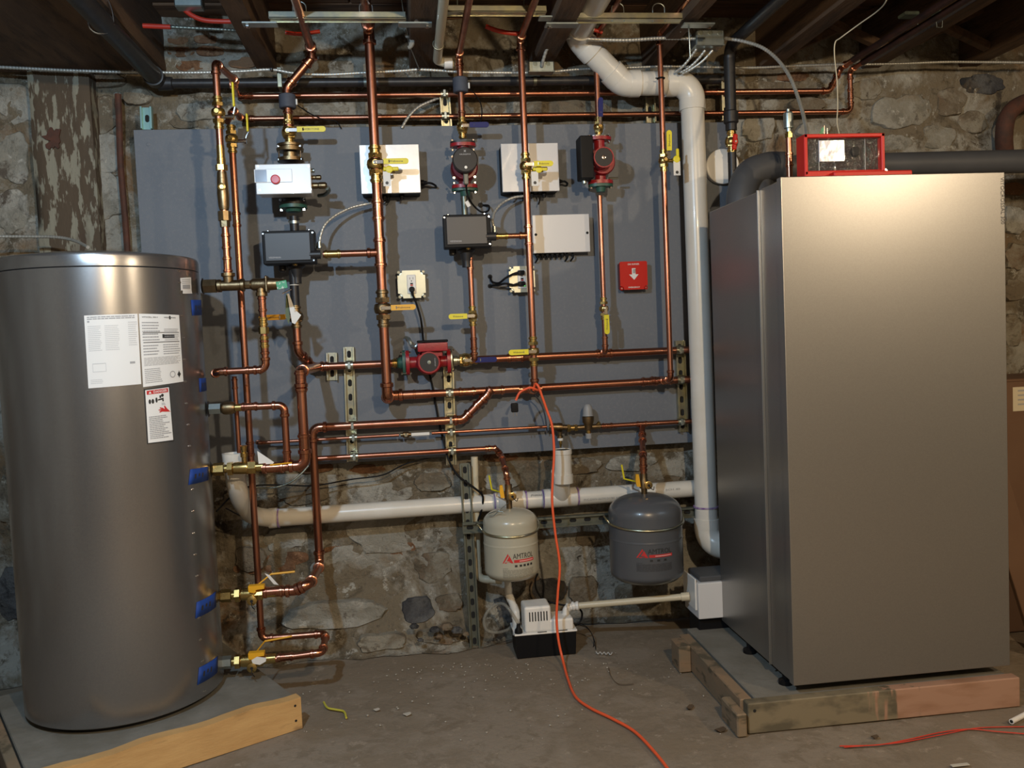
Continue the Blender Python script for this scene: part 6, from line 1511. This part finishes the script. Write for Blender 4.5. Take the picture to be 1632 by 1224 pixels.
# expansion tank valves
def exvalve(label, cx, Y, py, side=-1):
    z_ = zat(cx, py, Y); x = {808: ccW[0], 1029: ccG[0]}[cx]
    t = thing('tank_valve', label, 'valve', (x, Y, z_-.03))
    b = MB(); b.lathe((x, Y, z_-.040), up, [(0, .011), (.018, .012), (.020, .018), (.04, .018), (.055, .014), (.075, .0135)], 18); b.build('valve_body', bronze, t)
    b = MB(); b.prism([V3((x+side*xx, Y-.008, z_+zz)) for xx, zz in ((.018, -.012), (.032, -.010), (.036, .012), (.034, .036), (.024, .036), (.020, .010))], (0, -.012, 0)); b.build('handle', orange_grip, t)
    b = MB(); b.lathe((x+.010, Y-.014, z_-.006), NOUT, [(0, .014), (.016, .015), (.018, .009)], 18); b.build('drain_cap', brass, t)
    b = MB(); b.lathe((x+.010, Y-.0325, z_-.006), NOUT, [(0, .005), (.001, .005)], 12); b.build('cap_bore', hole, t)
    b = MB(); b.tube(spline([V3((x+.010, Y-.034, z_-.008)), V3((x+.018, Y-.036, z_-.018)), V3((x+.026, Y-.036, z_-.022)), V3((x+.03, Y-.03, z_-.012))], 4), .0016, 6); b.build('cap_chain', black_plastic, t)
    b = MB(); q0_ = V3((x-.055, Y+.08, z_+.005)); b.tube([V3((x-.010, Y+.018, z_-.002)), q0_], .003, 6); b.tube([q0_, q0_+V3((-.008, .0, .055))], .0035, 8); b.build('rear_lever', yellow_grip, t)
    return t
exvalve('bronze valve with orange yellow handle on top of the cream tank', 808, -.20, 787)
exvalve('bronze valve with orange yellow handle on top of the slate grey tank', 1029, -.23, 769)
cable('thin wire loop on the shoulder of the cream expansion tank', [V3((ccW[0]-.004, -.215, zat(808, 800, -.2))), P(797, 812, -.27), P(786, 822, -.26), P(778, 820, -.25), P(790, 815, -.28), P(802, 816, -.29)], .0012, galv, name='wire_loop', cat='wire')

# make-up line parts
zl = pe0.z
t = thing('line_valve', 'tiny valve with a white lever in the thin copper line', 'valve', (P(647, 693, ye).x, ye, zl))
xx = P(647, 693, ye).x
b = MB(); b.lathe((xx-.02, ye, zl), rt, [(0, .007), (.008, .008), (.01, .012), (.03, .012), (.032, .008), (.04, .007)], 14); b.build('valve_body', bronze, t)
b = MB(); b.lathe((xx, ye-.012, zl), NOUT, [(0, .007), (.006, .007)], 6); b.build('stem_nut', zinc, t)
b = MB(); b.box((P(670, 693, ye).x, ye-.012, zl), (.070, .004, .012), .002); b.build('white_lever', white_plastic, t)
t = thing('backflow_preventer', 'brass backflow fitting with a drain over the white standpipe', 'fitting', (P(890, 683, ye).x, ye, zr_))
xx = P(890, 683, ye).x
b = MB(); b.lathe((xx-.036, ye, zl), (1, 0, (zr_-zl)/.1), [(0, .009), (.008, .009), (.009, .015), (.03, .015), (.034, .017), (.05, .017), (.052, .011), (.07, .011)], 18); b.build('valve_body', bronze, t)
b = MB(); b.lathe((xx+.034, ye, zr_), rt, [(0, .016), (.012, .016)], 6); b.lathe((xx+.048, ye, zr_), rt, [(0, .011), (.026, .011)], 12); b.lathe((xx+.062, ye, zr_), rt, [(0, .014), (.012, .014)], 6); b.build('union_nut', brass, t)
zsp = zr_-.012
b = MB(); b.lathe((xx+.004, ye-.006, zsp), dn, [(0, .010), (.014, .008), (.016, .012), (.024, .012)], 12); b.build('drain_port', bronze, t)
b = MB(); b.lathe((xx+.005, ye-.006, zsp-.024), dn, [(0, .011), (.010, .011), (.011, .006)], 14); b.build('white_collar', white_plastic, t)
b = MB(); b.lathe((xx+.005, ye-.006, zsp-.034), dn, [(0, .006), (.012, .0065), (.028, .003)], 12); b.build('drain_tip', brass, t)
t = thing('pressure_regulator', 'bronze pressure regulator with grey plastic cap over the feed line', 'regulator', (P(937, 680, ye).x, ye, zr_-.05))
xx = P(937, 680, ye).x
b = MB(); b.lathe((xx, ye-.008, zr_-.012), up, [(0, .012), (.008, .015), (.024, .017), (.032, .0225), (.050, .0235), (.054, .0235)], 26); b.lathe((xx-.045, ye, zr_), rt, [(0, .010), (.07, .011), (.08, .010), (.096, .010)], 16); b.build('regulator_body', bronze, t)
b = MB(); b.lathe((xx, ye-.008, zr_+.0445), up, [(0, .021), (.006, .020), (.030, .018), (.040, .014), (.046, .009), (.047, .004)], 24); b.build('grey_cap', M('grey_cap', (.30, .30, .30), rough=.45), t)
b = MB(); b.lathe((xx, ye-.008, zr_-.012), dn, [(0, .009), (.012, .009)], 10); b.build('lower_stem', brass, t)
b = MB(); b.lathe((xx, ye-.008, zr_-.024), dn, [(0, .013), (.020, .012), (.021, .008)], 16); b.build('lower_knob', MATS['grey_cap'], t)
b = MB(); b.lathe((xx+.034, ye-.006, zr_+.010), (.6, -.6, .4), [(0, .004), (.008, .004), (.009, .007), (.014, .007)], 10); b.build('bleed_screw', brass, t)

# gas pipe with red lever valve at right
xg_ = P(1166, 225, -.14).x; Yg = -.14
gz0, gz1 = P(1166, 82, Yg).z, P(1172, 330, Yg).z
t = thing('gas_pipe', 'black iron gas pipe coming down beside the boiler from the ceiling', 'pipe', (xg_, Yg, gz1))
pth, cs = roundpath([V3((xg_, Yg, zat(1167, 208, Yg))), V3((xg_, Yg, gz0+.02)), V3((xg_, -2.6, gz0+.02))], .05, 8)
b = MB(); b.tube(pth, .0215, 22); b.build('upper_length', black_iron, t)
b = MB(); b.tube([V3((xg_, Yg, zat(1168, 243, Yg))), V3((xg_, Yg, gz1)), V3((xg_, Yg-.02, gz1-.3))], .0165, 20); b.build('lower_length', black_iron, t)
b = MB(); z_ = zat(1166, 185, Yg); b.lathe((xg_, Yg, z_-.03), up, [(0, .022), (.005, .028), (.045, .028), (.05, .022)], 20); b.build('reducer', black_iron, t)
t = ball_valve('small brass gas valve with a red lever beside the round white device', (xg_, Yg, zat(1167, 226, Yg)), up, .0135, None, mat=brass, h=3.0)
b = MB(); q_ = P(1171, 226, Yg-.035); b.box(q_, (.018, .006, .060), .004, Matrix.Rotation(.12, 3, 'Y')); b.lathe(q_+V3((0, -.002, 0)), NOUT, [(0, .011), (.006, .010)], 12); b.build('red_lever', red_paint, t)
b = MB(); b.lathe(q_+V3((0, -.008, 0)), NOUT, [(0, .004), (.003, .004)], 6); b.build('stem_nut', chrome, t)

# ================================================================== BLACK PIPES, CABLES, BOXES UP HIGH
zk = zat(600, 131, .0)
t = thing('black_pipe', 'black pipe running along the wall top over the whole backboard', 'pipe', (P(262, 132, -.02).x, -.0, zk))
xk0 = P(250, 131, -.0).x
b = MB(); b.tube([V3((xk0, .0, zk)), V3((P(1148, 131, .0).x, .0, zk))], .017, 20); b.build('pipe_length', black_iron, t)
b = MB(); b.lathe((xk0+.005, .0, zk), rt, [(0, .017), (0, .026), (.05, .024), (.052, .017)], 22); b.build('hub', black_iron, t)
for px in (447, 580, 850):
    b = MB(); x = P(px, 131, 0).x; b.box2((x-.008, -.024, zk-.022), (x+.008, .05, zk+.05), .001) if px == 447 else b.lathe((x, .0, zk), rt, [(0, .0175), (0, .0185), (.012, .0185), (.012, .0175)], 20)
    b.build('hanger_clip', zinc if px == 447 else zinc_dull, t)
bpx = P(242, 118, -.03); zb_ = bpx.z
t = thing('black_pipe', 'thick black pipe running towards the viewer under the upper left ceiling', 'pipe', (bpx.x, -1.2, zb_))
b = MB(); b.tube([V3((bpx.x+.01, -.02, zb_-.012)), V3((bpx.x, -2.7, zb_))], .031, 28); b.build('pipe_length', black_iron, t)
b = MB(); b.lathe((bpx.x+.01, -.015, zb_-.012), (0, -1, .0), [(0, .030), (0, .036), (.04, .036), (.041, .031)], 26); b.build('hub', black_iron, t)
hgY = -.56
b = MB(); zz_ = zb_; b.tube([V3((bpx.x+.037*math.cos(a*math.pi/14), hgY, zz_-.003+(.037 if a > 14 else .085)*math.sin(a*math.pi/14)*(1))) for a in range(28)], .0034, 8, closed=True); b.build('loop_hanger', chrome, t)
b = MB(); b.lathe((bpx.x, hgY, zb_+.068), up, [(0, .007), (.012, .007), (.013, .0035), (.06, .0035)], 8); b.build('hanger_rod', chrome, t)

ca = [(-20, 106), (40, 109), (100, 112), (160, 114), (212, 115), (300, 116), (380, 114), (432, 111), (470, 117), (520, 119), (580, 116), (640, 113), (672, 111), (740, 115), (800, 116), (860, 116)]
cable('long armoured cable stapled along the top of the wall, left half', [P(x, y, -.045) for x, y in ca], .0062, armor, n=4, ridged=True, seg=8)
cable('long armoured cable along the top of the wall right of the centre, to the corner', [P(x, y, -.03) for x, y in [(884, 114), (930, 110), (1000, 108), (1060, 106), (1120, 107), (1200, 108), (1270, 105), (1340, 103), (1420, 102), (1500, 99), (1560, 99), (1660, 100)]], .0055, armor, n=4, ridged=True, seg=8)
for px, py, lb in ((213, 112, 'bright staple on the armoured cable by the thick black pipe'), (433, 111, 'bright staple on the armoured cable left of the bent copper pipe'), (667, 110, 'small strap on the armoured cable right of the thick riser')):
    q_ = P(px, py, -.05); b = MB(); b.box(q_, (.013, .018, .012), .003); tag(b.build('cable_staple', chrome), lb, 'staple')
def jbox(label, tl, br, Y, D=.05, bottom=False):
    a, c = P(*tl, Y), P(*br, Y); t = thing('junction_box', label, 'junction box', ((a.x+c.x)/2, Y+D/2, c.z))
    b = MB(); b.box2((a.x, Y, c.z), (c.x, Y+D, a.z), .004); b.build('box_body', galv, t)
    b = MB(); b.box2((a.x-.001, Y-.003, c.z-.001), (c.x+.001, Y-.0002, c.z+.003), .001); b.build('cover_edge', galv, t)
    n = 2 if not bottom else 3
    for k in range(n):
        x = a.x+(c.x-a.x)*(k+.5)/n
        b = MB(); b.lathe((x, Y-.0002, a.z-.012), NOUT, [(0, .009), (.0012, .009), (.0016, .007)], 16); b.build('knockout', zinc_dull, t)
    return t, a, c
t, ja, jc = jbox('small galvanised junction box on the joist under the middle ceiling strut', (842, 97), (884, 114), -.10)
t, jb, jd = jbox('galvanised junction box with three knockouts over the white pipe elbow', (1109, 47), (1155, 72), -.28, .075, True)
cable('armoured cable arching between the two ceiling junction boxes', [P(864, 106, -.11), P(866, 95, -.13), P(873, 76, -.16), P(886, 65, -.19), P(910, 60, -.22), P(950, 63, -.24), P(1000, 64, -.25), P(1050, 61, -.25), P(1085, 61, -.25), P(1110, 62, -.25)], .0068, armor, n=5, ridged=True)
cable('armoured cable curving from the right junction box down to the red controller', [P(1155, 61, -.25), P(1185, 66, -.30), P(1215, 76, -.36), P(1240, 96, -.42), P(1260, 125, -.50), P(1275, 165, -.58), P(1284, 200, -.70), P(1287, 222, -.79)], .0066, armor, n=6, ridged=True)
for k, (pts, lb) in enumerate((([(1110, 78), (1100, 92), (1088, 106), (1076, 115)], 'first armoured cable dropping left from the right junction box'), ([(1124, 80), (1112, 95), (1098, 108), (1084, 116)], 'second armoured cable dropping left from the right junction box'), ([(1136, 80), (1120, 97), (1102, 110), (1088, 117)], 'third armoured cable dropping left from the right junction box'))):
    cable(lb, [P(x, y, -.24+.07*i/3.0) for i, (x, y) in enumerate(pts)], .0055, armor, n=5, ridged=True)
cable('armoured cable lying over the top rim behind the silver tank', [P(-30, 377, -.12), P(40, 377, -.12), P(90, 378, -.14), P(120, 384, -.2), P(140, 394, -.3)], .0058, armor, n=5, ridged=True)
for tl, br, lb, pts in (((0,), (0,), 'short armoured cable bending from the steel box to the left valve box', [P(604, 322, -.06), P(585, 325, -.07), P(560, 331, -.08), P(535, 343, -.10), P(518, 358, -.12), P(511, 375, -.13), P(509, 388, -.135)]),
                        ((0,), (0,), 'short armoured cable bending from the grey box to the middle valve box', [P(838, 312, -.06), P(818, 315, -.07), P(800, 324, -.08), P(788, 338, -.10), P(785, 352, -.12), P(787, 362, -.125)]),
                        ((0,), (0,), 'short armoured cable rising over the board left of the short strut', [P(640, 204, -.01), P(652, 185, .0), P(668, 170, .01), P(690, 160, .02), P(702, 155, .03)])):
    cable(lb, pts, .0058, armor, n=6, ridged=True)
for px, py, Y, lb in ((509, 391, -.135, 'steel cable connector at the right side of the left valve box'), (788, 366, -.125, 'steel cable connector at the right side of the middle valve box')):
    q_ = P(px, py, Y); b = MB(); b.lathe(q_+V3((0, 0, .012)), dn, [(0, .008), (.012, .008), (.013, .010), (.022, .010), (.024, .007)], 12); tag(b.build('cable_connector', galv), lb, 'connector')
cable('pale wire dropping from the ceiling to the red controller', [P(1420, -25, -.9), P(1412, 2, -.85), P(1398, 18, -.75), P(1370, 38, -.65), P(1340, 60, -.58), P(1331, 68, -.56), P(1330, 90, -.56), P(1334, 130, -.58), P(1335, 170, -.60), P(1334, 195, -.62), P(1338, 216, -.66)], .0020, pvc_old, name='thin_wire', cat='wire')
cable('grey hanging string with a plaster clump left of the middle strut', [P(639, -10, -.35), P(643, 20, -.30), P(649, 50, -.26), P(652, 70, -.2), P(660, 90, -.12), P(668, 110, -.06)], .0020, galv, name='thin_wire', cat='wire')
b = MB(); b.tube(spline([P(646, 58, -.24), P(652, 56, -.24), P(657, 64, -.24), P(654, 74, -.24), P(650, 76, -.24)], 4), [.006, .008, .009, .008, .006, .007, .008, .009, .010, .009, .010, .009, .008, .007, .008, .006, .005], 8); tag(b.build('plaster_clump', M('dirty_plaster', (.28, .27, .24), rough=.9)), 'grey plaster clump stuck on the hanging string', 'clump')
cable('grey wire hanging in front of the right ceiling junction box', [P(1092, -20, -.5), P(1096, 10, -.45), P(1098, 50, -.40), P(1100, 92, -.38)], .0026, galv, name='thin_wire', cat='wire')
cable('small grey wire curl left of the right junction box', [P(1084, 51, -.33), P(1090, 48, -.33), P(1097, 50, -.33), P(1101, 56, -.32), P(1098, 62, -.32)], .0018, galv, name='thin_wire', cat='wire')
# cream pipe under the ceiling by the middle strut
t = thing('plastic_pipe', 'cream plastic pipe hanging under a joist left of the middle ceiling strut', 'pipe', P(698, 100, -.08))
zc_ = zat(700, 98, -.08)
pth, cs = roundpath([P(722, 103, -.06), V3((P(697, 100, -.08).x, -.08, zc_+.003)), V3((P(697, 100, -.08).x, -2.4, zc_+.03))], .02, 6)
b = MB(); b.tube(pth, .0165, 20); b.build('pipe_length', pvc_old, t)
b = MB(); b.lathe(P(708, 101, -.08), (1, 0, 0), [(0, .0165), (0, .020), (.03, .020), (.03, .0165)], 18); b.build('socket', white_plastic, t)
b = MB(); q_ = P(698, 76, -.22); b.tube([V3((q_.x+.019*math.cos(a*math.pi/8), -.25, zc_+.006+.019*math.sin(a*math.pi/8))) for a in range(16)], .0018, 6, closed=True); b.build('wire_hanger', zinc, t)
# red tubing in the joist bays
def tubing(lb, pts, r=.010, m_=None): 
    return cable(lb, pts, r, m_ or red_pex, name='red_tube', cat='tube')
t = tubing('straight piece of red tubing poking through the joist upper left', [P(228, 41, -.25), P(250, 42, -.25), P(272, 43, -.25)], .0085)
cable('grey armoured tail running from the red tubing behind the joist', [P(272, 43, -.25), P(310, 45, -.25), P(350, 47, -.25), P(395, 50, -.22)], .0066, zinc_dull, n=6, ridged=True)
tubing('curved red tubing in the ceiling bay left of the left strut', [P(290, 12, -.25), P(305, 24, -.25), P(325, 32, -.25), P(350, 34, -.25), P(380, 34, -.25)], .0085)
tubing('red tubing passing behind the left ceiling strut', [P(455, 52, -.2), P(480, 54, -.2), P(510, 50, -.2)], .007)
tubing('curved red tubing left of the centre riser under the ceiling', [P(774, 42, -.22), P(790, 48, -.22), P(808, 52, -.22), P(828, 54, -.22)], .0085)
tubing('red tubing piece behind the right strut by the white pipe', [P(930, 52, -.2), P(945, 48, -.2), P(960, 52, -.2)], .007)
t = thing('junction_box', 'grey metal box up in the ceiling bay at the upper left', 'junction box', P(300, 5, -.28))
b = MB(); a_, c_ = P(275, -25, -.30), P(322, 10, -.30); b.box2((a_.x, -.30, c_.z), (c_.x, -.25, a_.z-.02), .004); b.build('box_body', galv, t)
# old pipe hangers over the far copper pipes
t = thing('pipe_hangers', 'green stained hanger plates over the two copper pipes upper right', 'hanger', P(1460, 22, -.5))
for px, py in ((1448, 24), (1502, 22)):
    q_ = P(px, py, -.42); b = MB(); b.box(q_, (.055, .05, .012), .003); b.build('hanger_plate', M('verdigris', (.10, .14, .11), (.06, .07, .06), 30, .8), t)
for px, py in ((1458, 40), (1497, 42)):
    q_ = P(px, py, -.46); b = MB(); b.tube([q_+V3((-.012, 0, .02)), q_+V3((-.010, 0, -.004)), q_+V3((.010, 0, -.004)), q_+V3((.012, 0, .02))], .0018, 6); b.build('hanger_wire', galv, t)

# thin cables behind the lower pipes
cable('thin black cable sagging from the tank across under the board', [P(345, 815, -.3), P(370, 790, -.2), P(400, 775, -.12), P(450, 773, -.05), P(500, 774, .0), P(560, 764, .01), P(610, 757, .01), P(645, 740, .0), P(690, 728, .01)], .0028, black_plastic, name='thin_cable')
cable('thin armoured cable sagging behind the vertical copper pipes', [P(395, 776, -.12), P(430, 778, -.1), P(460, 770, -.08), P(480, 755, -.06), P(492, 742, -.05)], .0040, zinc_dull, n=6, ridged=True)
cable('second thin black cable over the drain pipe elbow', [P(360, 810, -.25), P(385, 822, -.2), P(400, 818, -.16), P(412, 805, -.12)], .0022, black_plastic, name='thin_cable')

# ================================================================== ORANGE CORD
oc = [P(850, 622, -.205), P(853, 612, -.215), P(858, 616, -.225), P(864, 632, -.225), P(872, 655, -.225), P(880, 680, -.23), P(883, 720, -.24), P(881, 760, -.25), P(880, 800, -.26), P(885, 850, -.27), P(892, 900, -.28), P(889, 945, -.29), P(887, 985, -.30), P(890, 1020, -.315), P(897, 1052, -.345)]
oc += [PZ(905, 1082, .006), PZ(917, 1110, .005), PZ(940, 1128, .005), PZ(975, 1145, .005), PZ(1010, 1165, .005), PZ(1040, 1195, .005), PZ(1066, 1228, .005), PZ(1085, 1262, .005)]
cable('orange extension cord hanging from the centre riser and snaking over the floor', oc, .0048, orange_cord, n=8, name='extension_cord', cat='cord')
cable('short loose end of the orange cord looped left of the centre riser', [P(858, 622, -.205), P(846, 618, -.212), P(838, 620, -.21), P(828, 626, -.21), P(822, 638, -.21)], .0046, orange_cord, name='extension_cord', cat='cord')
t = thing('plug', 'black plug hanging at the loose end of the orange cord', 'plug', P(820, 665, -.21))
b = MB(); q_ = P(820, 648, -.21); b.box(q_+V3((0, 0, -.004)), (.026, .020, .034), .004, None, 2); b.build('plug_body', black_plastic, t)
for dx in (-.006, .006):
    b = MB(); b.box(q_+V3((dx, 0, -.028)), (.0015, .006, .014)); b.build('prong', chrome, t)
cable('short black cord hanging behind the centre riser', [P(851, 628, -.10), P(860, 640, -.08), P(868, 660, -.06), P(872, 690, -.03)], .0028, foam, name='thin_cable')

# ================================================================== FLOOR LITTER
b = MB(); pts = [PZ(x, y, .004) for x, y in ((516, 1119), (522, 1128), (535, 1131), (548, 1134), (552, 1144))]
b.tube(spline(pts, 4), .0035, 6); tag(b.build('yellow_scrap', M('yellow_scrap', (.55, .50, .06), rough=.6)), 'curled yellow plastic scrap on the floor right of the left pad', 'scrap')
def flake(px, py, s_, mt, lb, nm, cat, ang=0.0):
    c = PZ(px, py, .004); b = MB(); n = 7; pts = []
    for k in range(n):
        an = 2*math.pi*k/n; rr = s_*(.7+.5*random.random()); pts.append(c+Matrix.Rotation(ang, 3, 'Z')@V3((math.cos(an)*rr*1.6, math.sin(an)*rr*.8, .003*math.sin(k*2.1))))
    b.prism(pts, (0, 0, .002)); tag(b.build(nm, mt), lb, cat)
leaf = M('dry_leaf', (.09, .06, .035), rough=.8); chip = M('white_chip', (.45, .43, .38), rough=.8)
flake(1099, 1127, .012, leaf, 'dry brown leaf on the floor left of the boiler pad', 'dry_leaf', 'leaf', .8)
flake(1148, 1163, .012, leaf, 'flat brown leaf fragment by the front corner of the boiler pad', 'dry_leaf', 'leaf', .1)
flake(1395, 1174, .008, leaf, 'dark crumb on the floor in front of the boiler pad', 'crumb', 'debris')
flake(650, 1138, .009, chip, 'larger white chip on the floor left of the orange cord', 'plaster_chip', 'chip')
flake(600, 1131, .007, chip, 'grey chip on the floor right of the yellow scrap', 'plaster_chip', 'chip')
b = MB(); b.tube(spline([PZ(x, y, .003) for x, y in ((970, 1064), (974, 1078), (986, 1090), (1010, 1090))], 4), .0012, 6); tag(b.build('thin_twig', leaf), 'thin curved twig on the floor right of the orange cord', 'twig')
b = MB(); b.box(PZ(1530, 1219, .004), (.05, .012, .003), .001); tag(b.build('paper_strip', chip), 'small white strip on the floor at the lower right', 'scrap')
# fine crumbs of plaster along the wall foot: too small and many to count
b = MB()
for k in range(260):
    if k % 3 == 0: px, py = random.gauss(600, 90), random.gauss(1050, 12)
    elif k % 3 == 1: px, py = random.gauss(820, 120), random.gauss(1068, 14)
    else: px, py = random.uniform(420, 1180), random.uniform(1040, 1180)
    c = PZ(px, py, .001)
    if c.y > -.2 or (.30 < c.x < .62 and c.y > -.26): continue
    s_ = random.uniform(.001, .0028); b.box(c+V3((0, 0, s_*.3)), (s_*2, s_*1.3, s_), 0, Matrix.Rotation(random.random()*3, 3, 'Z'))
o = b.build('plaster_crumbs', chip, smooth=0); tag(o, 'scattered pale plaster crumbs on the floor along the wall', 'debris'); o['kind'] = 'stuff'
t = thing('rubble', 'low heap of dark rubble at the wall foot by the left post', 'rubble', P(710, 1010, -.12))
for k, (px, py, s_) in enumerate(((693, 1003, .020), (712, 998, .026), (728, 1004, .022), (700, 1014, .014), (670, 1020, .012), (742, 1010, .014), (660, 998, .018))):
    c = P(px, py, -.10); b = MB(); n = 8
    vs = []
    for ring, (rr, zz) in enumerate(((.9, -.4), (1, 0), (.6, .5))):
        for q in range(n):
            an = 2*math.pi*q/n; jj = 1+.35*noise.noise(V3((an, k*3.1, ring))); vs.append(c+V3((math.cos(an)*s_*rr*jj, math.sin(an)*s_*rr*jj*.8, zz*s_)))
    b.add(vs, [[r_*n+q, r_*n+(q+1) % n, (r_+1)*n+(q+1) % n, (r_+1)*n+q] for r_ in range(2) for q in range(n)]+[list(range(n))[::-1], [2*n+q for q in range(n)]])
    b.build('stone', stone_b if k % 2 else stone_c, t)
